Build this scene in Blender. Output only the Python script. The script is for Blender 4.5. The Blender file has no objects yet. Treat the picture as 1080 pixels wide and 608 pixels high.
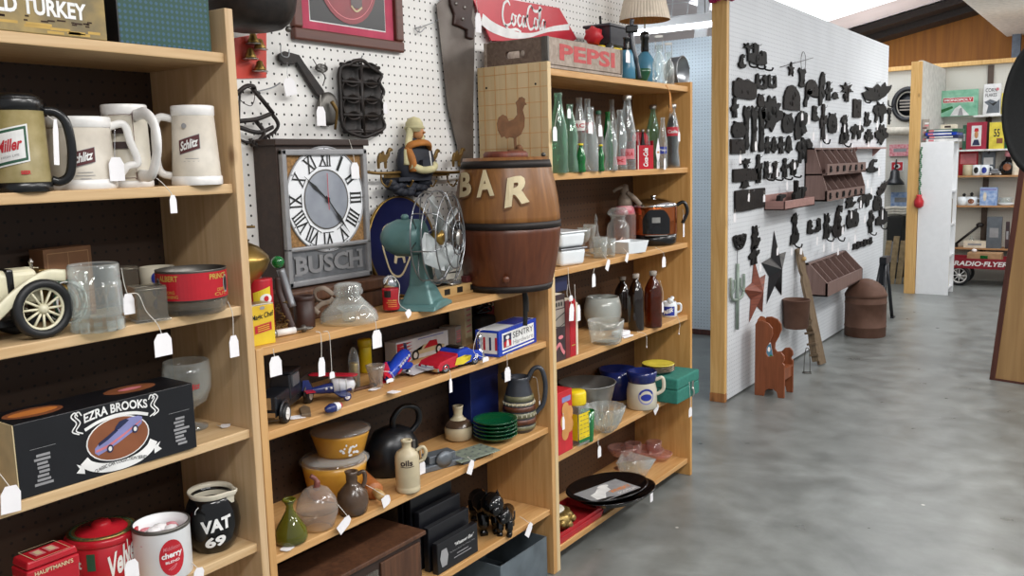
import bpy,bmesh,math,random
from mathutils import Vector,Matrix
random.seed(7)
PI=math.pi
SC=bpy.context.scene
COL=SC.collection
H=1.5
F=947.625
YAW,PITCH,ROLL=[math.radians(a)for a in(34.8587,7.8975,-1.5160)]
fwd=Vector((-math.sin(YAW)*math.cos(PITCH),math.cos(YAW)*math.cos(PITCH),-math.sin(PITCH)))
rgt=Vector((math.cos(YAW),math.sin(YAW),0))
upv=rgt.cross(fwd)
r2=rgt*math.cos(ROLL)+upv*math.sin(ROLL)
r2_v=r2.copy()
u2=-rgt*math.sin(ROLL)+upv*math.cos(ROLL)
CAM=Vector((0,0,H))
cd=bpy.data.cameras.new('camera');cd.sensor_width=36;cd.lens=F/1080*36
cd.clip_start=0.02
co=bpy.data.objects.new('camera',cd);COL.objects.link(co)
co.matrix_world=Matrix(((r2.x,u2.x,-fwd.x,0),(r2.y,u2.y,-fwd.y,0),(r2.z,u2.z,-fwd.z,H),(0,0,0,1)))
SC.camera=co
def at(px,py,axis,val):
 """point where the sight line of a photo pixel meets the plane axis = val"""
 d=r2_v*((px-540)/F)-u2*((py-304)/F)+fwd
 t=(val-CAM[axis])/d[axis]
 return CAM+d*t
def psz(p):
 return(Vector(p)-CAM).dot(fwd)/F
def zat(px,py,p):
 d=r2_v*((px-540)/F)-u2*((py-304)/F)+fwd
 t=math.hypot(p[0],p[1])/math.hypot(d.x,d.y)
 return H+d.z*t
def base(cx,by,z,r=0.0,X=None):
 """standing point on a shelf top of height z; r = how far behind the visible front edge its middle lies"""
 if X is not None:
  p=at(cx,by,0,X);p.z=z
  return p
 p=at(cx,by,2,z)
 n=Vector((p.x,p.y,0)).normalized()
 return p+n*r
def face(p):
 return math.atan2(-p[0],p[1])
def C(h,a=1):
 h=h.lstrip('#')
 return tuple(((v/12.92)if v<=.04045 else((v+.055)/1.055)**2.4)for v in[int(h[i:i+2],16)/255 for i in(0,2,4)])+(a,)
MATS={}
def newmat(name):
 m=bpy.data.materials.new(name);m.use_nodes=True
 nt=m.node_tree;nt.nodes.clear()
 o=nt.nodes.new('ShaderNodeOutputMaterial')
 b=nt.nodes.new('ShaderNodeBsdfPrincipled')
 nt.links.new(b.outputs[0],o.inputs[0])
 MATS[name]=m
 return m,nt,b,o
def N(nt,t,**kw):
 n=nt.nodes.new(t)
 for k,v in kw.items():setattr(n,k,v)
 return n
def mat(name,col,rough=.5,metal=0.,var=.12,scale=18.,bump=0.,col2=None,coat=0.,detail=4.,ani=(1,1,1),spec=.5):
 """principled surface with procedural mottling between col and a darker (or second) colour"""
 if name in MATS:return MATS[name]
 m,nt,b,o=newmat(name)
 tc=N(nt,'ShaderNodeTexCoord');mp=N(nt,'ShaderNodeMapping');mp.inputs['Scale'].default_value=ani
 nz=N(nt,'ShaderNodeTexNoise');nz.inputs['Scale'].default_value=scale;nz.inputs['Detail'].default_value=detail
 rp=N(nt,'ShaderNodeValToRGB')
 c=C(col);c2=C(col2)if col2 else tuple(v*(1-var*2)for v in c[:3])+(1,)
 rp.color_ramp.elements[0].position=.32;rp.color_ramp.elements[0].color=c2
 rp.color_ramp.elements[1].position=.68;rp.color_ramp.elements[1].color=c
 nt.links.new(tc.outputs['Object'],mp.inputs[0]);nt.links.new(mp.outputs[0],nz.inputs['Vector'])
 nt.links.new(nz.outputs[0],rp.inputs[0]);nt.links.new(rp.outputs[0],b.inputs['Base Color'])
 b.inputs['Roughness'].default_value=rough;b.inputs['Metallic'].default_value=metal
 b.inputs['Coat Weight'].default_value=coat;b.inputs['Specular IOR Level'].default_value=spec
 if bump:
  bp=N(nt,'ShaderNodeBump');bp.inputs['Strength'].default_value=bump;bp.inputs['Distance'].default_value=.004
  nt.links.new(nz.outputs[0],bp.inputs['Height']);nt.links.new(bp.outputs[0],b.inputs['Normal'])
 return m
def wood(name,c1,c2,axis,rough=.5,s=1.,knots=True):
 """planed board: grain running along one axis, sparse knots"""
 m,nt,b,o=newmat(name)
 tc=N(nt,'ShaderNodeTexCoord');mp=N(nt,'ShaderNodeMapping')
 sc=[26*s]*3;sc[axis]=1.6*s;mp.inputs['Scale'].default_value=sc
 nz=N(nt,'ShaderNodeTexNoise');nz.inputs['Scale'].default_value=1.6;nz.inputs['Detail'].default_value=6;nz.inputs['Distortion'].default_value=1.2
 rp=N(nt,'ShaderNodeValToRGB')
 rp.color_ramp.elements[0].position=.3;rp.color_ramp.elements[0].color=C(c2)
 rp.color_ramp.elements[1].position=.72;rp.color_ramp.elements[1].color=C(c1)
 nt.links.new(tc.outputs['Object'],mp.inputs[0]);nt.links.new(mp.outputs[0],nz.inputs['Vector']);nt.links.new(nz.outputs[0],rp.inputs[0])
 out=rp.outputs[0]
 if knots:
  mk=N(nt,'ShaderNodeMapping');ks=[7*s]*3;ks[axis]=3.5*s;mk.inputs['Scale'].default_value=ks
  vo=N(nt,'ShaderNodeTexVoronoi');vo.inputs['Scale'].default_value=1.
  kr=N(nt,'ShaderNodeValToRGB');kr.color_ramp.elements[0].position=.03;kr.color_ramp.elements[0].color=(1,1,1,1)
  kr.color_ramp.elements[1].position=.11;kr.color_ramp.elements[1].color=(0,0,0,1)
  mx=N(nt,'ShaderNodeMixRGB');mx.inputs[2].default_value=C('#6b4526')
  nt.links.new(tc.outputs['Object'],mk.inputs[0]);nt.links.new(mk.outputs[0],vo.inputs['Vector']);nt.links.new(vo.outputs['Distance'],kr.inputs[0])
  mu=N(nt,'ShaderNodeMath',operation='MULTIPLY');mu.inputs[1].default_value=.75
  nt.links.new(kr.outputs[0],mu.inputs[0]);nt.links.new(mu.outputs[0],mx.inputs[0]);nt.links.new(out,mx.inputs[1]);out=mx.outputs[0]
 nt.links.new(out,b.inputs['Base Color']);b.inputs['Roughness'].default_value=rough
 bp=N(nt,'ShaderNodeBump');bp.inputs['Strength'].default_value=.15;bp.inputs['Distance'].default_value=.002
 nt.links.new(nz.outputs[0],bp.inputs['Height']);nt.links.new(bp.outputs[0],b.inputs['Normal'])
 return m
def glass(name,tint='#ffffff',gloss=.02,edge=.55,body=.08,bodycol=None,k=1.0):
 """thin-walled glass: clear face-on, brighter and more solid towards the rims, with surface reflection"""
 m,nt,b,o=newmat(name)
 nt.nodes.remove(b)
 tr=N(nt,'ShaderNodeBsdfTransparent');tr.inputs[0].default_value=C(tint)
 gl=N(nt,'ShaderNodeBsdfGlossy');gl.inputs['Roughness'].default_value=gloss
 di=N(nt,'ShaderNodeBsdfPrincipled');di.inputs['Base Color'].default_value=C(bodycol or tint);di.inputs['Roughness'].default_value=.1
 lw=N(nt,'ShaderNodeLayerWeight');lw.inputs[0].default_value=.35
 nz=N(nt,'ShaderNodeTexNoise');nz.inputs['Scale'].default_value=14
 ad=N(nt,'ShaderNodeMath',operation='MULTIPLY_ADD');ad.inputs[1].default_value=edge;ad.inputs[2].default_value=body;ad.use_clamp=True
 nt.links.new(lw.outputs['Facing'],ad.inputs[0])
 m1=N(nt,'ShaderNodeMixShader');nt.links.new(ad.outputs[0],m1.inputs[0]);nt.links.new(tr.outputs[0],m1.inputs[1]);nt.links.new(di.outputs[0],m1.inputs[2])
 l2=N(nt,'ShaderNodeLayerWeight');l2.inputs[0].default_value=.5;pw_=N(nt,'ShaderNodeMath',operation='POWER');pw_.inputs[1].default_value=4.;nt.links.new(l2.outputs['Facing'],pw_.inputs[0])
 mu=N(nt,'ShaderNodeMath',operation='MULTIPLY_ADD');mu.inputs[1].default_value=.7*k;mu.inputs[2].default_value=.05*k;mu.use_clamp=True;nt.links.new(pw_.outputs[0],mu.inputs[0])
 m2=N(nt,'ShaderNodeMixShader');nt.links.new(mu.outputs[0],m2.inputs[0]);nt.links.new(m1.outputs[0],m2.inputs[1]);nt.links.new(gl.outputs[0],m2.inputs[2])
 bp=N(nt,'ShaderNodeBump');bp.inputs['Strength'].default_value=.08;nt.links.new(nz.outputs[0],bp.inputs['Height'])
 nt.links.new(bp.outputs[0],gl.inputs['Normal'])
 nt.links.new(m2.outputs[0],o.inputs[0])
 return m
def pegboard(name,col,ax,hole='#15140f',pitch=.0278,r=.0034,rough=.6,var=.03):
 """hardboard with a square grid of drilled holes; ax = the two axes the board lies in"""
 m,nt,b,o=newmat(name)
 tc=N(nt,'ShaderNodeTexCoord');sp=N(nt,'ShaderNodeSeparateXYZ');nt.links.new(tc.outputs['Object'],sp.inputs[0])
 ds=[]
 for a in ax:
  d=N(nt,'ShaderNodeMath',operation='DIVIDE');d.inputs[1].default_value=pitch;nt.links.new(sp.outputs[a],d.inputs[0])
  f=N(nt,'ShaderNodeMath',operation='FRACT');nt.links.new(d.outputs[0],f.inputs[0])
  s=N(nt,'ShaderNodeMath',operation='SUBTRACT');s.inputs[1].default_value=.5;nt.links.new(f.outputs[0],s.inputs[0])
  p=N(nt,'ShaderNodeMath',operation='MULTIPLY');nt.links.new(s.outputs[0],p.inputs[0]);nt.links.new(s.outputs[0],p.inputs[1]);ds.append(p)
 ad=N(nt,'ShaderNodeMath',operation='ADD');nt.links.new(ds[0].outputs[0],ad.inputs[0]);nt.links.new(ds[1].outputs[0],ad.inputs[1])
 lt=N(nt,'ShaderNodeMath',operation='LESS_THAN');lt.inputs[1].default_value=(r/pitch)**2;nt.links.new(ad.outputs[0],lt.inputs[0])
 nz=N(nt,'ShaderNodeTexNoise');nz.inputs['Scale'].default_value=2.5;nz.inputs['Detail'].default_value=5;nt.links.new(tc.outputs['Object'],nz.inputs['Vector'])
 rp=N(nt,'ShaderNodeValToRGB');c=C(col)
 rp.color_ramp.elements[0].color=tuple(v*(1-var*3)for v in c[:3])+(1,);rp.color_ramp.elements[1].color=c
 rp.color_ramp.elements[0].position=.3;rp.color_ramp.elements[1].position=.6
 nt.links.new(nz.outputs[0],rp.inputs[0])
 mx=N(nt,'ShaderNodeMixRGB');mx.inputs[2].default_value=C(hole)
 nt.links.new(lt.outputs[0],mx.inputs[0]);nt.links.new(rp.outputs[0],mx.inputs[1]);nt.links.new(mx.outputs[0],b.inputs['Base Color'])
 b.inputs['Roughness'].default_value=rough
 return m
def emit(name,col,s):
 m,nt,b,o=newmat(name)
 b.inputs['Base Color'].default_value=C(col);b.inputs['Emission Color'].default_value=C(col);b.inputs['Emission Strength'].default_value=s
 return m
_T={}
def glyphs(s,bold=0.,shear=0.):
 k=(s,bold,shear)
 if k not in _T:
  cu=bpy.data.curves.new('type','FONT');cu.body=s;cu.size=1;cu.offset=bold;cu.shear=shear;cu.resolution_u=3
  o=bpy.data.objects.new('type',cu);COL.objects.link(o)
  dg=bpy.context.evaluated_depsgraph_get();dg.update()
  e=o.evaluated_get(dg);me=e.to_mesh()
  vs=[v.co.copy()for v in me.vertices];fs=[tuple(p.vertices)for p in me.polygons]
  e.to_mesh_clear();bpy.data.objects.remove(o);bpy.data.curves.remove(cu)
  x0=min(v.x for v in vs);x1=max(v.x for v in vs);y0=min(v.y for v in vs);y1=max(v.y for v in vs)
  _T[k]=([((v.x-x0)/(x1-x0)-.5,(v.y-y0)/(y1-y0)-.5)for v in vs],fs,(x1-x0)/(y1-y0))
 return _T[k]
def smoothline(pts,n=6,closed=False):
 P=[Vector(p)for p in pts];out=[];L=len(P)
 rng=range(L if closed else L-1)
 for i in rng:
  p0=P[(i-1)%L]if(closed or i>0)else P[0]*2-P[1]
  p1=P[i];p2=P[(i+1)%L]
  p3=P[(i+2)%L]if(closed or i+2<L)else P[-1]*2-P[-2]
  for k in range(n):
   t=k/n
   out.append(.5*((2*p1)+(p2-p0)*t+(2*p0-5*p1+4*p2-p3)*t*t+(3*p1-p0-3*p2+p3)*t**3))
 if not closed:out.append(P[-1])
 return out
def RX(a):return Matrix.Rotation(a,4,'X')
def RY(a):return Matrix.Rotation(a,4,'Y')
def RZ(a):return Matrix.Rotation(a,4,'Z')
def TR(*p):return Matrix.Translation(Vector(p))
class MB:
 def __init__(s):s.v=[];s.f=[];s.mats=[];s.M=None
 def mi(s,m):
  m=MATS[m]if isinstance(m,str)else m
  if m not in s.mats:s.mats.append(m)
  return s.mats.index(m)
 def add(s,vs,fs,m,smooth=False,M=None):
  i=s.mi(m);n=len(s.v)
  M=M if M is not None else s.M
  for v in vs:
   v=Vector(v);s.v.append(M@v if M is not None else v)
  for f in fs:s.f.append((tuple(n+k for k in f),i,smooth))
  return s
 def box(s,sx,sy,sz,c=(0,0,0),m=None,M=None,z0=False,taper=1.):
  """centred box (z0: standing on c.z); taper scales its top"""
  vs=[]
  for dz in(0,1):
   k=taper if dz else 1.
   for dx,dy in((-1,-1),(1,-1),(1,1),(-1,1)):
    vs.append((c[0]+dx*sx/2*k,c[1]+dy*sy/2*k,c[2]+(dz*sz if z0 else(dz-.5)*sz)))
  return s.add(vs,[(3,2,1,0),(4,5,6,7),(0,1,5,4),(1,2,6,5),(2,3,7,6),(3,0,4,7)],m,False,M)
 def lathe(s,prof,m,n=32,c=(0,0,0),M=None,smooth=True,sx=1.,sy=1.,lobes=0,amp=0.):
  vs=[];fs=[];k=len(prof)
  for i in range(n):
   a=2*PI*i/n;q=1+amp*math.cos(lobes*a)if lobes else 1
   for r,z in prof:vs.append((c[0]+r*q*sx*math.cos(a),c[1]+r*q*sy*math.sin(a),c[2]+z))
  for i in range(n):
   j=(i+1)%n
   for t in range(k-1):fs.append((i*k+t,j*k+t,j*k+t+1,i*k+t+1))
  if prof[0][0]>1e-5 and prof[-1][0]<1.1e-3:fs.append(tuple(i*k for i in reversed(range(n))))
  if prof[-1][0]>1e-5 and prof[0][0]<1.1e-3:fs.append(tuple(i*k+k-1 for i in range(n)))
  return s.add(vs,fs,m,smooth,M)
 def open_lathe(s,prof,m,n=32,c=(0,0,0),M=None,sx=1.,sy=1.,a0=0.,a1=2*PI,smooth=True):
  vs=[];fs=[];k=len(prof);full=abs(a1-a0-2*PI)<1e-6
  cnt=n if full else n+1
  for i in range(cnt):
   a=a0+(a1-a0)*i/n
   for r,z in prof:vs.append((c[0]+r*sx*math.cos(a),c[1]+r*sy*math.sin(a),c[2]+z))
  for i in range(n):
   j=(i+1)%cnt
   for t in range(k-1):fs.append((i*k+t,j*k+t,j*k+t+1,i*k+t+1))
  return s.add(vs,fs,m,smooth,M)
 def tube(s,pts,r,m,n=8,closed=False,M=None,flat=1.):
  P=[Vector(p)for p in pts];L=len(P);vs=[];fs=[]
  ref=None
  for i,p in enumerate(P):
   a=P[(i-1)%L]if(closed or i>0)else p
   b=P[(i+1)%L]if(closed or i<L-1)else p
   t=(b-a)
   t=t.normalized()if t.length>1e-9 else Vector((0,0,1))
   if ref is None:ref=Vector((0,0,1))if abs(t.z)<.9 else Vector((1,0,0))
   u=ref-t*ref.dot(t)
   if u.length<1e-6:u=Vector((1,0,0)).cross(t)
   u.normalize();w=t.cross(u);ref=u
   rr=r[i]if isinstance(r,(list,tuple))else r
   for k in range(n):
    g=2*PI*k/n
    vs.append(p+u*(math.cos(g)*rr)+w*(math.sin(g)*rr*flat))
  for i in range(L if closed else L-1):
   j=(i+1)%L
   for k in range(n):
    q=(k+1)%n
    fs.append((i*n+k,i*n+q,j*n+q,j*n+k))
  if not closed:
   fs.append(tuple(reversed(range(n))));fs.append(tuple((L-1)*n+k for k in range(n)))
  return s.add(vs,fs,m,True,M)
 def prism(s,poly,d,m,M=None,smooth=False):
  """outline in local x,z; thickness d from y=0 to y=-d (towards local -Y)"""
  n=len(poly);vs=[(x,0,z)for x,z in poly]+[(x,-d,z)for x,z in poly]
  fs=[tuple(range(n)),tuple(reversed(range(n,2*n)))]+[(i,i+n,(i+1)%n+n,(i+1)%n)for i in range(n)]
  return s.add(vs,fs,m,smooth,M)
 def ball(s,r,c,m,n=16,sx=1.,sy=1.,sz=1.,M=None):
  k=n//2
  return s.lathe([(r*math.sin(PI*i/k),-r*math.cos(PI*i/k)*sz)for i in range(k+1)],m,n,c,M,True,sx,sy)
 def text(s,t,S,cx,cz,w,h,m,bold=.0,shear=0.,e=.0008,cuts=0,arc=0.):
  uv,fs,_=glyphs(t,bold,shear)
  if cuts:
   bm=bmesh.new();bv=[bm.verts.new((u,v,0))for u,v in uv]
   for f in fs:
    try:bm.faces.new([bv[i]for i in f])
    except ValueError:pass
   for k in range(1,cuts):
    bmesh.ops.bisect_plane(bm,geom=bm.verts[:]+bm.edges[:]+bm.faces[:],plane_co=(-.5+k/cuts,0,0),plane_no=(1,0,0))
   bm.verts.index_update();uv=[(v.co.x,v.co.y)for v in bm.verts];fs=[tuple(v.index for v in f.verts)for f in bm.faces];bm.free()
  return s.add([S(cx+u*w,cz+v*h-arc*(u*u*4-.5),e)for u,v in uv],fs,m)
 def rect(s,S,cx,cz,w,h,m,e=.0004,nx=8,nz=1):
  vs=[];fs=[]
  for j in range(nz+1):
   for i in range(nx+1):vs.append(S(cx+(i/nx-.5)*w,cz+(j/nz-.5)*h,e))
  for j in range(nz):
   for i in range(nx):
    a=j*(nx+1)+i;fs.append((a,a+1,a+nx+2,a+nx+1))
  return s.add(vs,fs,m)
 def oval(s,S,cx,cz,w,h,m,e=.0005,n=28,rings=3):
  vs=[S(cx,cz,e)];fs=[]
  for k in range(1,rings+1):
   for i in range(n):
    a=2*PI*i/n;vs.append(S(cx+math.cos(a)*w/2*k/rings,cz+math.sin(a)*h/2*k/rings,e))
  for i in range(n):fs.append((0,1+i,1+(i+1)%n))
  for k in range(rings-1):
   for i in range(n):
    j=(i+1)%n;fs.append((1+k*n+i,1+(k+1)*n+i,1+(k+1)*n+j,1+k*n+j))
  return s.add(vs,fs,m)
 def poly(s,S,pts,m,e=.0006):
  bm=bmesh.new();bv=[bm.verts.new((x,z,0))for x,z in pts];bm.faces.new(bv)
  bmesh.ops.triangulate(bm,faces=bm.faces[:])
  x0=min(p[0]for p in pts);x1=max(p[0]for p in pts);c=min(14,int((x1-x0)/.006))
  for k in range(1,c):bmesh.ops.bisect_plane(bm,geom=bm.verts[:]+bm.edges[:]+bm.faces[:],plane_co=(x0+(x1-x0)*k/c,0,0),plane_no=(1,0,0))
  bm.verts.index_update();vs=[S(v.co.x,v.co.y,e)for v in bm.verts];fs=[tuple(v.index for v in f.verts)for f in bm.faces];bm.free()
  return s.add(vs,fs,m)
 def ribbon(s,S,pts,wd,m,e=.0008,n=5,closed=False):
  """pen stroke: a flat band along a smooth line; wd = width or list of widths"""
  L=smoothline([Vector((p[0],p[1],0))for p in pts],n,closed)
  q=len(L);vs=[];fs=[]
  for i,p in enumerate(L):
   a=L[max(0,i-1)];b=L[min(q-1,i+1)];t=(b-a)
   t=t.normalized()if t.length>1e-9 else Vector((1,0,0))
   if isinstance(wd,(list,tuple)):
    f=i/(q-1)*(len(wd)-1);k=min(int(f),len(wd)-2);w=wd[k]+(wd[k+1]-wd[k])*(f-k)
   else:w=wd
   vs.append(S(p.x-t.y*w/2,p.y+t.x*w/2,e));vs.append(S(p.x+t.y*w/2,p.y-t.x*w/2,e))
  for i in range(q-1):fs.append((2*i,2*i+1,2*i+3,2*i+2))
  return s.add(vs,fs,m)
 def build(s,name,parent=None,label=None,bevel=0.,seg=2,weld=False,sub=0):
  me=bpy.data.meshes.new(name)
  me.from_pydata([tuple(v)for v in s.v],[],[f[0]for f in s.f])
  for m in s.mats:me.materials.append(m)
  for p,f in zip(me.polygons,s.f):p.material_index=f[1];p.use_smooth=f[2]
  me.update()
  bm=bmesh.new();bm.from_mesh(me)
  if weld:bmesh.ops.remove_doubles(bm,verts=bm.verts[:],dist=1e-5)
  bmesh.ops.recalc_face_normals(bm,faces=bm.faces[:]);bm.to_mesh(me);bm.free()
  o=bpy.data.objects.new(name,me);COL.objects.link(o)
  if parent:o.parent=parent
  if label:o['label']=label
  if bevel:
   b=o.modifiers.new('edge','BEVEL');b.width=bevel;b.segments=seg;b.limit_method='ANGLE';b.angle_limit=math.radians(40)
  if sub:
   q=o.modifiers.new('soft','SUBSURF');q.levels=sub;q.render_levels=sub
  return o
def plane(y,cx=0.,cz=0.):
 return lambda x,z,e:(x+cx,y-e,z+cz)
def topplane(z,cx=0.,cy=0.):
 return lambda x,t,e:(x+cx,t+cy,z+e)
def sideplane(x):
 return lambda a,z,e:(x-e,-a,z)
def cyl(rf,a0=0.):
 g=rf if callable(rf)else(lambda z:rf)
 def S(x,z,e):
  r=g(z)+e;a=a0+x/g(z)
  return(r*math.sin(a),-r*math.cos(a),z)
 return S
def thing(name,label,cat,loc=(0,0,0),rz=0.,group=None):
 o=bpy.data.objects.new(name,None);COL.objects.link(o);o.empty_display_size=.05
 o.location=loc;o.rotation_euler=(0,0,rz);o['label']=label;o['category']=cat
 if group:o['group']=group
 return o
def single(o,label,cat,loc=None,rz=None,group=None):
 o['label']=label;o['category']=cat
 if loc is not None:o.location=loc
 if rz is not None:o.rotation_euler=(0,0,rz)
 if group:o['group']=group
 return o
def struct(name,mb,**kw):
 o=mb.build(name,**kw);o['kind']='structure';o['label']=kw.get('label')or name.replace('_',' ');return o
def star(n=5,r0=.5,r1=.2,a0=PI/2):
 return[((r0 if i%2==0 else r1)*math.cos(a0+PI*i/n),(r0 if i%2==0 else r1)*math.sin(a0+PI*i/n))for i in range(2*n)]
def rrect(w,h,r,n=4):
 out=[]
 for cx,cz,a in((w/2-r,h/2-r,0),(-w/2+r,h/2-r,PI/2),(-w/2+r,-h/2+r,PI),(w/2-r,-h/2+r,1.5*PI)):
  for i in range(n+1):out.append((cx+r*math.cos(a+PI/2*i/n),cz+r*math.sin(a+PI/2*i/n)))
 return out
R90=PI/2
PINE_Y=wood('pine along shelf','#d2a771','#ba8950',1)
PINE_Z=wood('pine upright','#cfa46e','#b88952',2)
PINEB_Y=wood('pale pine along shelf','#d6b98f','#bf9c6f',1)
PINEB_Z=wood('pale pine upright','#d3b690','#bd9c72',2)
PINEC_Z=wood('honey pine upright','#d3a466','#bd8a4c',2)
PLYW=wood('marked pine board','#dcc49a','#cbb083',2,s=.6)
STUD=wood('fir stud','#e0b878','#c99a58',2,knots=True)
STUDD=wood('stud foot','#b57c48','#935f33',2)
PANELW=wood('birch plywood panel','#a98659','#927148',2,s=.4)
TRIMW=wood('mahogany trim','#5a3228','#43231c',2,knots=False)
BROWNPLY=wood('brown plywood','#96601f','#7d4c19',2,s=.3,knots=False,rough=.7)
CRATEW=wood('weathered crate wood','#a8988a','#857466',1,knots=False)
CRATEX=wood('dark weathered crate wood','#7b695c','#5c4a3f',0,knots=False)
WALNUT=wood('walnut','#63412c','#432a1c',2,knots=False)
DARKW=wood('dark walnut','#3b2a22','#271a14',0,knots=False)
REDOAK=wood('red stained oak','#7e3f2c','#5d2c1e',2,knots=False)
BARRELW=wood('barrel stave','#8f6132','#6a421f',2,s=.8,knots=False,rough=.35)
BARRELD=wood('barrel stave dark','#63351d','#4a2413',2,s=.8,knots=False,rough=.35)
ROLLW=wood('rolling pin maple','#b5713e','#96562a',2,knots=False)
CHAIRW=wood('orange stained pine','#8f5030','#764023',2,knots=False,rough=.45)
BINW=wood('mauve painted wood','#846b64','#6f5852',2,knots=False)
BINT=wood('pink painted tray','#a9817a','#93706a',1,knots=False)
GREYW=wood('grey weathered wood','#7d6a52','#5f4e3b',2,knots=False)
YSTICK=wood('yardstick maple','#c9a873','#b08f5c',0,knots=False)
PEG=pegboard('white pegboard','#eceae6',(1,2))
PEGX=pegboard('pale blue pegboard','#d9e6ef',(0,2),hole='#7d8891')
PEGI=pegboard('white pegboard partition','#d9dde1',(1,2),hole='#a9adb3',r=.004)
PEGB=pegboard('white pegboard far','#cfccc2',(0,2),hole='#bdb8ad',r=.005)
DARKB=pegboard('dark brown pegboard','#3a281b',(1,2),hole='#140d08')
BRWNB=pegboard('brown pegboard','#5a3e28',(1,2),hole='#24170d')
mat('floor','#9a9c99',.32)
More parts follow.
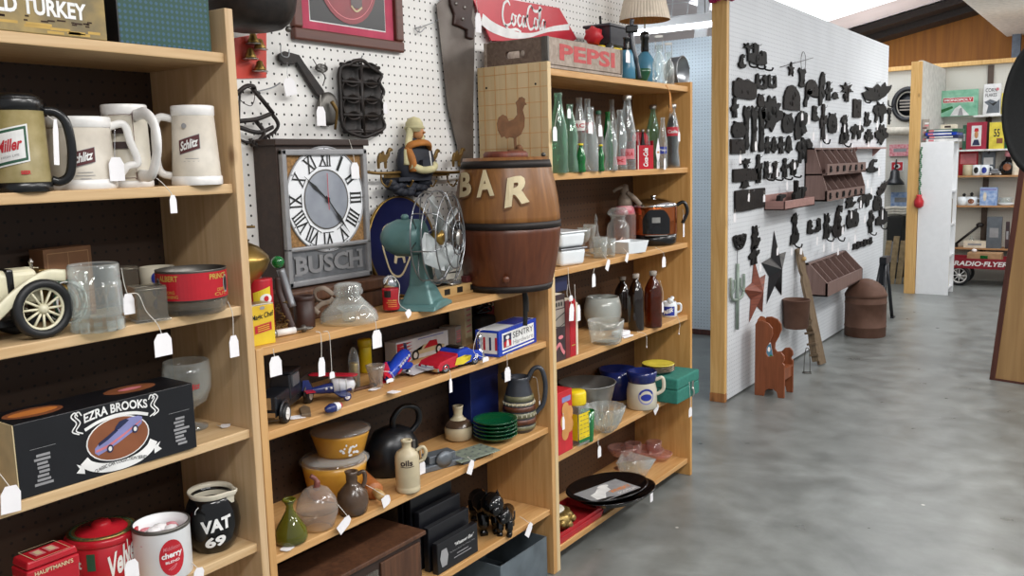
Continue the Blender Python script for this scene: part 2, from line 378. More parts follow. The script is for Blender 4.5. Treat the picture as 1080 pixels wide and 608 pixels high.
for nm,c,r,me,kw in[('white plastic','#f1efec',.3,0,{}),('ivory plastic','#d9d2c2',.35,0,{}),('beige sleeve','#d8d0c2',.4,0,{}),('khaki quilt','#a2946a',.45,0,dict(col2='#857848',scale=30)),('black plastic','#141415',.25,0,{}),('black gloss','#0d0d0f',.12,0,{}),('black matte','#171615',.7,0,{}),('black card','#15161b',.35,0,{}),('white print','#f2f2f0',.5,0,{}),('grey print','#9a9a9c',.5,0,{}),('dark print','#3b2a2a',.5,0,{}),('black print','#161616',.5,0,{}),('red print','#c4222f',.4,0,{}),('maroon print','#5b2a2c',.4,0,{}),('blue print','#26379a',.4,0,{}),('gold print','#c8a24a',.4,0,{}),('yellow print','#e8cf35',.45,0,{}),('green print','#2c5b43',.5,0,{}),('orange print','#d8843f',.5,0,{}),('brown print','#8a5233',.5,0,{}),('pink print','#d97f86',.5,0,{}),('lilac print','#8c8fc4',.45,0,{}),('navy print','#232a50',.5,0,{}),('cream paint','#e6e0c2',.35,0,{}),('rubber','#16171a',.5,0,{}),('cardboard','#8a6244',.8,0,{}),('pale cardboard','#b48d66',.8,0,{}),('red tin','#b51e2b',.25,0,dict(var=.08)),('red card','#d8432f',.5,0,{}),('tobacco','#3e2c20',.9,0,dict(scale=200,bump=.6)),('tin','#b9b6b0',.3,.9,{}),('steel','#9a9da0',.28,.95,{}),('chrome','#d6d8da',.08,1,dict(var=.03)),('dull steel','#77746f',.45,.8,dict(var=.2)),('saw steel','#77706a',.5,.55,dict(col2='#5f5650',scale=9)),('aluminium','#a7a8a6',.38,.85,{}),('pewter','#8e9094',.4,.6,dict(var=.15)),('galvanised','#7c8890',.45,.5,dict(scale=12,var=.18)),('brass','#a8894a',.3,.85,dict(var=.18)),('old brass','#85693a',.4,.7,dict(var=.25)),('gold paint','#b3975a',.35,.7,dict(var=.3,scale=60)),('copper','#b9683c',.14,.95,dict(var=.06)),('black iron','#1a1817',.5,.3,dict(col2='#2c2421',scale=40,bump=.3)),('iron wall black','#0d0d0d',.7,.0,dict(col2='#181615',scale=50,bump=.4,spec=.3)),('dark brown iron','#1f1815',.7,.0,dict(spec=.3,col2='#131010',scale=40,bump=.4)),('hoop iron','#2b2523',.55,.4,{}),('rust','#7a5333',.75,.1,dict(col2='#5f3f25',scale=30)),('drum rust','#6b4e40',.7,.2,dict(col2='#513527',scale=7,detail=8)),('teal paint','#5f8685',.35,.1,dict(var=.1)),('frosted plastic','#b6bcbc',.3,0,{}),('deep blue tin','#1f2450',.35,.1,dict(var=.15,scale=10)),('paper','#f0eef0',.7,0,dict(var=.03)),('string','#e6e2da',.9,0,{}),('cream enamel','#e4dfd0',.3,0,{}),('enamel white','#e6ebee',.2,0,dict(var=.03)),('leather','#3a1f16',.5,0,dict(var=.2)),('tan leather','#8e8072',.7,0,{}),('cork','#a07a4c',.9,0,dict(col2='#6f5232',scale=160,detail=6)),('clock face','#e9ebee',.35,0,dict(var=.02)),('clock centre','#9ea3ac',.4,.2,dict(col2='#878c96',scale=12)),('clock frame','#9a9a9c',.4,.3,dict(var=.1)),('frame wood','#5e3326',.4,0,dict(ani=(1,12,12),scale=6)),('mat pink','#c04a63',.8,0,{}),('picture black','#1c1a1c',.35,0,{}),('picture red','#8c1f2c',.35,0,{}),('bottle brown print','#371616',.3,0,{}),('olive skin','#c98f5f',.6,0,{}),('robe cream','#cfc79a',.7,0,dict(var=.2)),('robe orange','#b5722c',.7,0,dict(var=.25)),('robe navy','#20242f',.7,0,{}),('yellow card','#e3c62e',.5,0,dict(col2='#cfa92a',scale=14)),('coca red','#c63240',.3,0,dict(var=.04)),('faded red','#c04c4c',.6,0,dict(var=.12,scale=60)),('pyrex yellow','#d39a3c',.25,0,dict(var=.06)),('brown stoneware','#5d4a3d',.2,0,dict(col2='#453528',scale=14)),('cream stoneware','#c8bb9c',.35,0,dict(var=.08)),('crock','#d3ccb9',.25,0,dict(var=.05)),('cobalt glaze','#1e2a66',.12,0,{}),('slate glaze','#3c3f46',.3,0,{}),('clay glaze','#6a3c28',.4,0,dict(scale=60,var=.3)),('olive glaze','#7d7a5e',.35,0,dict(scale=50,var=.2)),('blue box','#16245c',.4,0,{}),('machine black','#15171b',.3,.2,{}),('machine grey','#6e757c',.45,.4,{}),('patterned tin','#9aa595',.5,.3,dict(col2='#7d877a',scale=45)),('candy blue','#2244b4',.2,0,{}),('candy red','#c32537',.2,0,{}),('toy white','#e6e6ea',.3,0,{}),('toy navy','#23306a',.25,0,{}),('toy black','#1b1e24',.3,0,{}),('green felt','#2f7a6c',.85,0,dict(var=.1,scale=60)),('plate yellow','#e2cf4f',.25,0,{}),('bright yellow','#f2d51f',.35,0,{}),('cracker red','#cb2a33',.4,0,{}),('cracker tan','#d99a58',.5,0,{}),('lampshade','#d9cbb8',.8,0,{}),('shade lining','#c98f4e',.8,0,{}),('blue glaze','#477f99',.25,0,dict(var=.06)),('magenta','#c22a6a',.9,0,dict(scale=90,var=.3,bump=.5)),('ceiling white','#eae6e6',.8,0,dict(var=.04,scale=2)),('ceiling foil','#f3eaec',.7,0,dict(var=.05,scale=2)),('purlin','#2a2320',.6,.3,{}),('beam pale','#ece7e0',.7,0,{}),('steel post','#6c7786',.5,.4,{}),('white board','#eef0f2',.4,0,dict(var=.02)),('booth wall','#d2d1cb',.6,0,{}),('white shelf','#e8e8e6',.4,0,{}),('far pine','#b98a5c',.5,0,{}),('standard','#5c4e45',.5,.5,{}),('monopoly green','#8fc2a6',.45,0,dict(col2='#63a184',scale=14)),('cereal white','#e3e3e3',.5,0,{}),('book red','#a3203a',.5,0,{}),('book maroon','#7a2b2b',.55,0,{}),('page','#e8dcc6',.8,0,{}),('book grey','#a39a90',.6,0,{}),('book dark','#2b2226',.55,0,dict(col2='#4a3436',scale=14)),('wagon red','#8f1e2c',.35,0,{}),('blue flyer','#6d8fc7',.5,0,dict(col2='#b9cbe4',scale=22)),('quilt pink','#c8606f',.8,0,dict(col2='#e0b2b6',scale=35)),('cloth white','#d9d2c4',.9,0,dict(var=.15)),('felt black','#0f1112',.9,0,dict(scale=150,var=.3)),('plank','#b39a72',.7,0,dict(var=.2)),('green garland','#3d7a52',.8,0,{}),('sage metal','#93a297',.5,.3,{}),('dark shelf','#22211f',.6,0,{}),('plaid green','#1c6b58',.5,0,{}),('camo','#6b6149',.6,0,dict(col2='#a99056',scale=16,detail=6)),('maroon lid','#7c4640',.5,0,{}),('cream letter','#d9c8a0',.5,0,{}),('panther','#0a0a0b',.08,0,{}),]:
 mat(nm,c,r,me,**kw)
glass('clear glass','#fafdfc',edge=.46,body=.035,bodycol='#f4f8f7',k=.8)
glass('coke glass','#e3f6ec',edge=.34,body=.03,bodycol='#c4e6d6',k=.8)
glass('soda glass','#fbfdfd',edge=.4,body=.03,bodycol='#eef3f4',k=.8)
glass('sprite green','#2fa352',edge=.6,body=.35,bodycol='#1f8f45')
glass('deep green glass','#2c7a4c',edge=.6,body=.45,bodycol='#12633a')
glass('olive glass','#a7a638',edge=.6,body=.4,bodycol='#6f7018')
glass('amber glass','#a8551c',edge=.5,body=.3,bodycol='#5e2a0c',k=.8)
glass('dark amber glass','#3a1c0c',edge=.5,body=.72,bodycol='#1d0f08')
glass('pink glass','#fbe4de',edge=.5,body=.07,bodycol='#f3cfc6',k=.9)
glass('smoke glass','#ece9e2',edge=.35,body=.06,bodycol='#c5bfb2',k=.8)
glass('milk glass','#d6dcd6',edge=.5,body=.62,bodycol='#c9cfca')
glass('frost glass','#f0ebe4',gloss=.15,edge=.4,body=.12,bodycol='#d8cec4',k=.7)
glass('vinyl','#f4f4f6',gloss=.1,edge=.5,body=.25,bodycol='#d8dbe2')
m,nt,b,o=newmat('plaid')
tc=N(nt,'ShaderNodeTexCoord');sp=N(nt,'ShaderNodeSeparateXYZ');nt.links.new(tc.outputs['Object'],sp.inputs[0])
prev=None
for ax,fr in((0,520.),(2,520.)):
 mu=N(nt,'ShaderNodeMath',operation='MULTIPLY');mu.inputs[1].default_value=fr;nt.links.new(sp.outputs[ax],mu.inputs[0])
 sn=N(nt,'ShaderNodeMath',operation='SINE');nt.links.new(mu.outputs[0],sn.inputs[0])
 if prev:
  adn=N(nt,'ShaderNodeMath',operation='ADD');nt.links.new(prev.outputs[0],adn.inputs[0]);nt.links.new(sn.outputs[0],adn.inputs[1]);prev=adn
 else:prev=sn
rp=N(nt,'ShaderNodeValToRGB');rp.color_ramp.elements[0].color=C('#0f4236');rp.color_ramp.elements[1].color=C('#25506a');rp.color_ramp.elements[0].position=.3;rp.color_ramp.elements[1].position=1
nt.links.new(prev.outputs[0],rp.inputs[0]);nt.links.new(rp.outputs[0],b.inputs['Base Color']);b.inputs['Roughness'].default_value=.5
nt=MATS['floor'].node_tree
for n_ in list(nt.nodes):
 if n_.type not in('OUTPUT_MATERIAL','BSDF_PRINCIPLED'):nt.nodes.remove(n_)
b=[n_ for n_ in nt.nodes if n_.type=='BSDF_PRINCIPLED'][0]
tc=N(nt,'ShaderNodeTexCoord')
n1=N(nt,'ShaderNodeTexNoise');n1.inputs['Scale'].default_value=2.1;n1.inputs['Detail'].default_value=9;n1.inputs['Roughness'].default_value=.62;n1.inputs['Distortion'].default_value=.8
n2=N(nt,'ShaderNodeTexNoise');n2.inputs['Scale'].default_value=7;n2.inputs['Detail'].default_value=8
n3=N(nt,'ShaderNodeTexVoronoi');n3.inputs['Scale'].default_value=2.3
for n_ in(n1,n2,n3):nt.links.new(tc.outputs['Object'],n_.inputs['Vector'])
r1=N(nt,'ShaderNodeValToRGB');r1.color_ramp.elements[0].position=.3;r1.color_ramp.elements[0].color=C('#6f7270');r1.color_ramp.elements[1].position=.7;r1.color_ramp.elements[1].color=C('#8d918f')
nt.links.new(n1.outputs[0],r1.inputs[0])
r2_=N(nt,'ShaderNodeValToRGB');r2_.color_ramp.elements[0].position=.3;r2_.color_ramp.elements[0].color=C('#d2d2d0');r2_.color_ramp.elements[1].position=.7;r2_.color_ramp.elements[1].color=(1,1,1,1)
nt.links.new(n2.outputs[0],r2_.inputs[0])
mx=N(nt,'ShaderNodeMixRGB',blend_type='MULTIPLY');mx.inputs[0].default_value=1;nt.links.new(r1.outputs[0],mx.inputs[1]);nt.links.new(r2_.outputs[0],mx.inputs[2])
r3=N(nt,'ShaderNodeValToRGB');r3.color_ramp.elements[0].position=.012;r3.color_ramp.elements[0].color=(1,1,1,1);r3.color_ramp.elements[1].position=.022;r3.color_ramp.elements[1].color=(0,0,0,1)
nt.links.new(n3.outputs['Distance'],r3.inputs[0])
m3=N(nt,'ShaderNodeMixRGB');m3.inputs[2].default_value=C('#c9c8c2');nt.links.new(r3.outputs[0],m3.inputs[0]);nt.links.new(mx.outputs[0],m3.inputs[1])
nt.links.new(m3.outputs[0],b.inputs['Base Color'])
rr=N(nt,'ShaderNodeMath',operation='MULTIPLY_ADD');rr.inputs[1].default_value=.25;rr.inputs[2].default_value=.2;nt.links.new(n2.outputs[0],rr.inputs[0]);nt.links.new(rr.outputs[0],b.inputs['Roughness'])
FX=-1.679
WX=-2.0
PX=-2.02
def slab(x0,x1,y0,y1,z0,z1,m):return MB().box(x1-x0,y1-y0,z1-z0,((x0+x1)/2,(y0+y1)/2,(z0+z1)/2),m)
struct('floor',slab(-8,6,-3,16,-.1,0,'floor'))
struct('wall_left',slab(WX-.02,WX,-.6,3.93,0,2.55,PEG),label='white pegboard wall behind the bookcases')
struct('wall_recess',slab(-5.5,-2.13,7.16,7.2,.02,2.49,PEGX),label='pale blue pegboard wall beyond the third bookcase')
struct('baseboard_recess',slab(-5.5,-2.13,7.14,7.16,0,.045,TRIMW),bevel=.003)
struct('wall_partition',slab(-2.1,PX,5.2,9.28,.012,2.513,PEGI),label='white pegboard partition hung with cast iron')
struct('trim_post',slab(-2.116,PX-.002,5.165,5.199,.055,2.6,STUD),bevel=.002,label='pine post at the end of the pegboard partition')
struct('trim_post_foot',slab(-2.118,PX,5.163,5.199,0,.054,STUDD),bevel=.002)
struct('wall_far',slab(-4.2,.8,11.68,11.74,0,2.47,PEGB),label='far white pegboard wall')
struct('wall_side',slab(-1.95,-1.906,10.32,11.678,0,2.45,'booth wall'),label='white side wall of the far booth')
struct('trim_far_post',slab(-2.012,-1.906,10.28,10.318,0,2.44,STUD),bevel=.003,label='pine post of the far booth')
struct('trim_rail',slab(-3.2,.8,11.62,11.74,2.471,2.52,STUD),bevel=.003)
struct('wall_gable',slab(-7,5,14.0,14.06,0,5.2,BROWNPLY),label='brown plywood gable wall')
def roofz(x):return 3.21+(x+3.49)*.205
mb=MB();mb.add([(-8,-3,roofz(-8)),(1.2,-3,roofz(1.2)),(1.2,16,roofz(1.2)),(-8,16,roofz(-8)),(-8,-3,roofz(-8)+.1),(1.2,-3,roofz(1.2)+.1),(1.2,16,roofz(1.2)+.1),(-8,16,roofz(-8)+.1)],[(0,1,2,3),(7,6,5,4),(0,4,5,1),(1,5,6,2),(2,6,7,3),(3,7,4,0)],'ceiling foil')
struct('ceiling',mb)
mb=MB()
for k,dz in((0,0),(1,.09)):
 y0,y1=(13.2,13.99)if k==0 else(13.55,13.99)
 mb.add([(-7,y0,roofz(-7)-.02-dz),(1.2,y0,roofz(1.2)-.02-dz),(1.2,y1,roofz(1.2)-.02-dz),(-7,y1,roofz(-7)-.02-dz),(-7,y0,roofz(-7)-.11-dz),(1.2,y0,roofz(1.2)-.11-dz),(1.2,y1,roofz(1.2)-.11-dz),(-7,y1,roofz(-7)-.11-dz)],[(0,1,2,3),(7,6,5,4),(0,4,5,1),(1,5,6,2),(2,6,7,3),(3,7,4,0)],'purlin')
struct('trim_purlin',mb,label='dark steel purlins under the sloping roof')
struct('trim_beam',slab(-1.55,-1.0,9.0,13.9,3.0,3.12,'beam pale'),bevel=.01,label='pale boxed beam under the roof')
struct('trim_steel_post',slab(-1.46,-1.36,13.7,13.8,0,3.4,'steel post'),label='blue grey steel post by the gable wall')
def bookcase(label,y0,y1,ztop,shelves,back,wy,wz,left=None,t=.022,dep=.30,name='bookcase'):
 cy=(y0+y1)/2;T=thing(name,label,'bookcase',(FX-dep/2,cy,0));w=y1-y0
 for s in(-1,1):
  mw=left if(s<0 and left)else wz
  MB().box(dep,.022,ztop,(0,s*(w/2-.011),0),mw,z0=True).build('side_panel',T,bevel=.002)
 for z in shelves:MB().box(dep-.012,w-.044,t,(-.006+(.0 if z<ztop-.1 else .0),0,z-t),wy,z0=True).build('shelf',T,bevel=.0025)
 MB().box(.008,w-.004,ztop-.03,(-dep/2+.004,0,.02),back,z0=True).build('back_panel',T)
 return T
SA=(1.761,1.471,1.19,.895,.612,.30,.06)
SB=(1.082,.873,.558,.25)
SCZ=(1.823,1.461,1.118,.779,.432,.084)
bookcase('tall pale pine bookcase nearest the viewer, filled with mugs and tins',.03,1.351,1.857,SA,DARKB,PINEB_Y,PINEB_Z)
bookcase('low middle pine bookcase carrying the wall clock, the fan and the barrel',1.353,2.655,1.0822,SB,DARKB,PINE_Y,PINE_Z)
bookcase('far pine bookcase of shelved bottles with the wooden crate on top',2.657,3.88,1.843,SCZ,BRWNB,PINE_Y,PINEC_Z,left=PLYW,t=.024)
T=bpy.data.objects['bookcase.002'];b_=MB()
for k in range(7):b_.box(.29,.0008,.0016,(-.0+.002,-.6119,1.50+.052*k),'cracker tan')
for k in range(6):b_.box(.0016,.0008,.40,(-.12+.048*k,-.6119,1.64),'cracker tan')
for x in(-.11,.10):b_.M=TR(x,-.6117,1.77)@RX(R90);b_.lathe([(0,0),(.004,0),(.004,.0006),(0,.0006)],'black matte',10)
b_.M=None;b_.build('grid_marks',T,'faint brown grid lines and two screw holes')
def skew(S,k,x0=0.):return lambda x,z,e:S(x,z+k*(x-x0),e)
def arcpts(cx,cz,rx,rz,a0,a1,n=16):return[(cx+rx*math.cos(math.radians(a0+(a1-a0)*i/n)),cz+rz*math.sin(math.radians(a0+(a1-a0)*i/n)))for i in range(n+1)]
NT=[0]
def price_tag(label,pts,size,tilt=0.,lying=False,plane_x=None,rot=None,group=None):
 """paper tag on a knotted string; pts = string as 3-D points, last one is the tag's hole"""
 p=Vector(pts[-1]);w,h=size
 T=thing('hanging_price_tag',label,'price tag',p,R90 if rot is None else rot,group)
 o=[(-w/2,-h),(w/2,-h),(w/2,-h*.28),(w*.28,0),(-w*.28,0),(-w/2,-h*.28)]
 mb=MB();mb.M=(RY(tilt)if not lying else RX(-R90*.96)@RY(0))if not lying else(RY(0)@RZ(tilt)@RX(-R90+.05))
 mb.prism(o,.0012,'paper',mb.M@TR(0,0,.004))
 mb.build('tag_card',T)
 inv=(TR(*p)@RZ(R90 if rot is None else rot)).inverted()
 if len(pts)>1:
  q=[inv@Vector(v)for v in pts];q[-1]=Vector((0,0,0))
  sb=MB();sb.tube(smoothline(q,5),.0009,'string',5);sb.build('string',T)
 return T
def tagx(label,X,path,top,wpx,hpx,**kw):
 """tag hanging in the plane x = X, drawn from photo pixels: path of the string, then the tag's hole"""
 P=[at(a,b_,0,X)for a,b_ in path]+[at(top[0],top[1],0,X)]
 s=psz(P[-1]);return price_tag(label,P,(wpx*s*1.15,hpx*s),**kw)
z=SA[0]
p0=at(-40,26,0,FX-.012);p1=at(113.5,42.5,0,FX-.012);w=p1.y-p0.y
T=thing('gift_box','straw brown whiskey gift box with big white slab lettering, top left corner','box',(FX-.012-.08,(p0.y+p1.y)/2,z),R90)
b=MB();b.box(w,.16,.22,(0,0,0),'camo',z0=True);b.build('box_body',T,bevel=.002)
S=plane(-.08);s=psz(p1)
mb=MB()
mb.text('WILD TURKEY',S,w/2-.04-.108,.049,.216,.031,'white print',bold=.035)
mb.build('lettering',T,'white slab lettering')
mb=MB()
for k in range(26):mb.rect(S,w/2-.02-random.random()*.32,.022+random.random()*.010,.006+random.random()*.012,.003,'tobacco',nx=1)
for k in range(14):mb.rect(S,w/2-.02-random.random()*.32,.005+random.random()*.014,.02+random.random()*.03,.005,'gold print',nx=1,e=.0003)
mb.build('printed_scene',T,'small dark lines of print over straw colour')
p0=at(127,44,0,FX-.02);p1=at(223.5,53,0,FX-.02);w=p1.y-p0.y
T=thing('gift_box','tall green and blue plaid gift box beside the camouflage box','box',(FX-.02-.07,(p0.y+p1.y)/2,z),R90)
MB().box(w,.14,.26,m='plaid',z0=True).build('box_body',T,bevel=.002)
mb=MB();mb.box(.003,.141,.261,(-w/2-.0015,0,0),'black card',z0=True);mb.build('box_end',T,'black end panel')
mb=MB();mb.text('FINE SPIRITS',plane(-.07),.015,.118,.05,.006,'gold print');mb.build('lettering',T)
bpy.data.objects.remove(T.children[-1])
z=SA[1]
def mug(label,cx,X,wpx,ty,by,body,band,hdir,hpts,htag=None,bw=.012,tw=1.,lid=None,hw=.011):
 p=at(cx,by,0,X);p.z=z;s=psz(p);r=wpx*s/2;h=zat(cx,ty,p)-z
 T=thing('beer_mug',label,'mug',p,face(p))
 MB().lathe([(r*.97,.004),(r*.985,bw),(r*.93*tw,h-.018),(r*.90*tw,h-.018),(r*.93,.02),(0,.018)],body).build('body',T)
 mb=MB();mb.lathe([(r*1.0,0),(r*1.03,.003),(r*1.03,bw),(r*.985,bw+.002),(r*.95,.001)],band);mb.build('base_band',T)
 mb=MB();mb.lathe([(r*.935*tw,h-.022),(r*.965*tw,h-.020),(r*.965*tw,h-.002),(r*.94*tw,h),(r*.86*tw,h),(r*.86*tw,h-.05)],band)
 if lid:mb.lathe([(r*.86*tw,h-.004),(r*.86*tw,h+.004),(r*.6,h+.01),(0,h+.011)],band)
 mb.build('rim',T)
 mb=MB();q=[Vector((math.cos(hdir)*a*s,-math.sin(hdir)*a*s,zz*h))for a,zz in hpts]
 mb.tube(smoothline(q,6),[hw*1.0]*len(smoothline(q,6)),band,10,flat=.6);mb.build('handle',T)
 return T,r,h,s
T,r,h,s=mug('quilted tan beer mug with black lid and a red script label',24,-1.73,57,105,199,'khaki quilt','black plastic',0.05,[(26,.88),(38,.86),(47,.74),(50,.45),(46,.18),(36,.1),(28,.12)],lid=True,bw=.016,hw=.0085)
S=cyl(lambda zz:r*1.0,-.25);S2=skew(S,.22);mb=MB()
mb.poly(S2,[(-.034,.05),(.03,.05),(.03,.118),(-.034,.118)],'white print',.0005)
mb.poly(S2,[(-.031,.053),(.027,.053),(.027,.115),(-.031,.115)],'green print',.001)
mb.poly(S2,[(-.028,.058),(.023,.058),(.023,.110),(-.028,.110)],'white print',.0016);mb.build('label_patch',T)
mb=MB();mb.text('Miller',S2,-.003,.086,.044,.022,'red print',.03,.3,.0024);mb.text('HIGH LIFE',S2,-.002,.066,.03,.004,'grey print',e=.0024)
mb.text('BEER',S,.021,.036,.016,.007,'red print',.04,e=.0012);mb.build('lettering',T)
def schl(T,r,x,zc,w,hh,k=.25,a0=0.,sign=None):
 S2=skew(cyl(lambda zz:r,a0),k,x);mb=MB()
 mb.poly(S2,[(x-w/2,zc-hh/2),(x+w/2,zc-hh/2),(x+w/2,zc+hh/2),(x-w/2,zc+hh/2)],'grey print',.0003)
 mb.poly(S2,[(x-w/2*.95,zc-hh/2*.93),(x+w/2*.95,zc-hh/2*.93),(x+w/2*.95,zc+hh/2*.93),(x-w/2*.95,zc+hh/2*.93)],'maroon print',.0009);mb.build('label_patch',T)
 mb=MB();mb.text('Schlitz',S2,x,zc+.001,w*.82,hh*.62,'white print',.03,.25,.0018,cuts=6)
 for i,q in enumerate((.028,.036,.02)):mb.rect(cyl(lambda zz:r,a0),x+.004,zc-hh*.95-i*.006,q,.0012,'grey print',.0008)
 mb.build('lettering',T)
T,r,h,s=mug('squat cream and white beer mug behind the black mug handle',88,-1.76,66,124,197.5,'beige sleeve','white plastic',0.,[(27,.86),(44,.9),(49,.66),(55,.36),(44,.3),(33,.12)],hw=.008,bw=.018)
schl(T,r,.002,.062,.05,.03)
T,r,h,s=mug('tall cream beer mug with two dark bands, white handle turned to viewer',137,-1.775,47,111,195,'ivory plastic','white plastic',1.1,[(22,.86),(44,.87),(60,.72),(62,.45),(48,.16),(24,.14)],hw=.0125)
S=cyl(lambda zz:r*.98,-.2);mb=MB()
for zz,hh in((.118,.012),(.088,.014),(.044,.006)):mb.rect(S,.0,zz,.034,hh,'dark print',.002)
for q in([(-.022,.02),(.02,.02),(.024,.026),(.024,.145),(.02,.15),(-.022,.15)],):mb.ribbon(S,[Vector((a,c,0))for a,c in q],.0012,'maroon print',.0022,3)
mb.build('printed_bands',T)
T,r,h,s=mug('tapered cream and white beer mug at right end of the mug shelf',208.5,-1.722,50,112,194,'beige sleeve','white plastic',PI,[(20,.84),(33,.86),(38,.72),(38,.3),(34,.16),(24,.12)],tw=.9,hw=.0085,bw=.018)
schl(T,r*.93,-.012,.088,.046,.032,.3)
mb=MB();mb.oval(cyl(r*.92,0),-.02,.128,.011,.011,'grey print',.001);mb.build('emblem',T)
X=FX-.004
tagx('white price tag hanging over the mug shelf edge by the last mug',FX+.006,[(165,188),(172,194),(180,203)],(182,208),7,19)
tagx('clear plastic wrapped price tag hung in the handle of squat mug',-1.695,[(121,136),(121,150),(121,165)],(122,168),15,25)
bpy.data.objects['hanging_price_tag.001'].children[0].data.materials[0]=MATS['vinyl']
tagx('thin white price tag inside the black handle of tan mug',-1.69,[(50,122),(55,126)],(58,128),5,48,tilt=.06)
z=SA[2]
p=base(40,362,z,.0);s=psz(p)
T=thing('toy_car','cream antique model car with black tyre and spoked wheel','model car',(FX-.085,at(0,340,0,FX-.085).y,z),R90)
rz=at(46,337,0,FX-.035);wy=rz.y-T.location.y;rw=.0575
def wheel(parent,cx,cy,r,wd,tyre,rim,spokes=12,hub=True,name='wheel'):
 M=TR(cx,cy,r)@RX(R90)
 mb=MB();mb.M=M;mb.lathe([(r*.74,-wd/2),(r*.92,-wd/2),(r,-wd*.25),(r,wd*.25),(r*.92,wd/2),(r*.74,wd/2),(r*.7,0),(r*.74,-wd/2)],tyre)
 w_=mb.build(name,parent,'black tyre')
 mb=MB();mb.M=M
 mb.tube([Vector((r*.7*math.cos(2*PI*i/28),r*.7*math.sin(2*PI*i/28),0))for i in range(28)],r*.07,rim,6,True)
 for i in range(spokes):
  a=2*PI*i/spokes;mb.tube([(r*.1*math.cos(a),r*.1*math.sin(a),wd*.1),(r*.7*math.cos(a),r*.7*math.sin(a),0)],r*.045,rim,6)
 mb.lathe([(r*.17,-wd*.3),(r*.17,wd*.25),(r*.1,wd*.45),(0,wd*.5)],rim,14);mb.build('rim',w_,'pale spoked rim')
for dx in(0,-.30):
 for cy in(-.05,.05):wheel(T,wy+dx,cy,rw,.022,'rubber','cream paint')
mb=MB();mb.box(.2,.062,.07,(wy-.085,0,.065),'cream paint',z0=True,taper=.94);mb.box(.16,.07,.05,(wy-.25,0,.06),'cream paint',z0=True);mb.build('bonnet',T,bevel=.012,seg=3)
mb=MB();mb.box(.014,.065,.073,(wy-.045,0,.064),'black plastic',z0=True);mb.build('bonnet_strap',T,'dark strap',bevel=.004)
mb=MB();mb.box(.022,.058,.085,(wy+.022,0,.045),'old brass',z0=True,taper=.9);mb.box(.016,.05,.06,(wy+.03,0,.05),'machine grey',z0=True)
mb.lathe([(.003,0),(.003,.012),(.006,.014),(0,.022)],'tin',10,(wy+.012,0,.13));mb.build('radiator',T,'brassy radiator with filler cap',bevel=.003)
for cy in(-.05,.05):
 mb=MB();mb.tube(smoothline([(wy-.17,cy,.035),(wy-.1,cy,.05),(wy-.045,cy,.09),(wy+.01,cy,.118),(wy+.05,cy,.116)],6),.012,'cream paint',10,flat=.3);mb.build('fender',T)
mb=MB();mb.box(.36,.05,.012,(wy-.15,0,.035),'black plastic');mb.build('chassis',T)
for cy in(-.045,.045):
 mb=MB();mb.M=TR(wy+.05,cy*.7,.085)@RY(R90);mb.lathe([(.004,-.012),(.014,0),(.014,.006),(0,.008)],'brass',14);mb.build('headlamp',T)
p=base(75,345,z,.0);a=at(48,345,0,-1.90);c_=at(103,335,0,-1.90)
T=thing('cardboard_box','brown cardboard box standing behind the glass root beer mug','box',(-1.92,(a.y+c_.y)/2,z),R90+.15)
mb=MB();mb.box(c_.y-a.y,.045,.155,m='cardboard',z0=True);mb.build('box_body',T,bevel=.001)
mb=MB();S=plane(-.0225)
for zz in(.01,.145):mb.rect(S,0,zz,.1,.002,'pale cardboard')
for xx in(-.05,0,.05):mb.rect(S,xx,.078,.0015,.135,'pale cardboard')
mb.build('print_lines',T)
p=at(66,322,2,z);p.x=-1.85;p.y=at(69,320,0,-1.85).y
T=thing('cord_coil','coil of green and white cord between model car and glass mug','cord',(p.x,p.y,z),face(p))
mb=MB();L=[]
for i in range(70):
 a=i*.5;L.append((.03*math.cos(a)+.012*math.sin(a*.37),.014*math.sin(a*1.3),.045+.04*math.sin(a)+.006*math.cos(a*.7)))
mb.tube(smoothline(L,3),.003,'green print',6);mb.build('cord',T)
mb=MB();mb.tube(smoothline([(x+.003,y-.006,zz)for x,y,zz in L[::2]],3),.0017,'white print',5);mb.build('white_strand',T)
p=base(104.5,353,z,.055);s=psz(p);r=26*s;h=zat(104,278,p)-z
T=thing('glass_mug','heavy barrel shaped glass root beer mug with raised lettering','mug',p,face(p))
prof=[(r*.88,0),(r*.95,.006),(r*.96,.02),(r*.93,.028),(r*1.0,.034),(r*1.02,h*.5),(r*1.0,h*.72),(r*.96,h*.74),(r*.98,h*.8),(r*.97,h-.003),(r*.93,h),(r*.9,h-.004),(r*.9,.03),(0,.026)]
MB().lathe(prof,'clear glass',40).build('body',T)
mb=MB()
for i in range(12):
 a=2*PI*i/12;mb.box(.016,.006,.02,(0,-r*.97,.012),'clear glass',RZ(a))
 if i%3==0:mb.box(.002,.003,h*.4,(0,-r*1.01,h*.52),'clear glass',RZ(a+.4))
mb.build('base_facets',T,'pressed facets around the foot')
mb=MB();S2=skew(cyl(r*1.015),.15);mb.text('A&W',S2,-.002,h*.54,.06,.026,'frost glass',.03,.2,.002,cuts=4)
mb.ribbon(S2,[(-.038,h*.66),(.034,h*.66),(.04,h*.6),(.034,h*.42),(-.036,h*.42),(-.04,h*.5),(-.038,h*.66)],.003,'frost glass',.002,3);mb.build('lettering',T,'raised frosted letters')
mb=MB();mb.tube(smoothline([(-.02,r,h*.8),(-.02,r*1.7,h*.75),(-.02,r*1.8,h*.4),(-.02,r,h*.2)],6),.009,'clear glass',10);mb.build('handle',T)
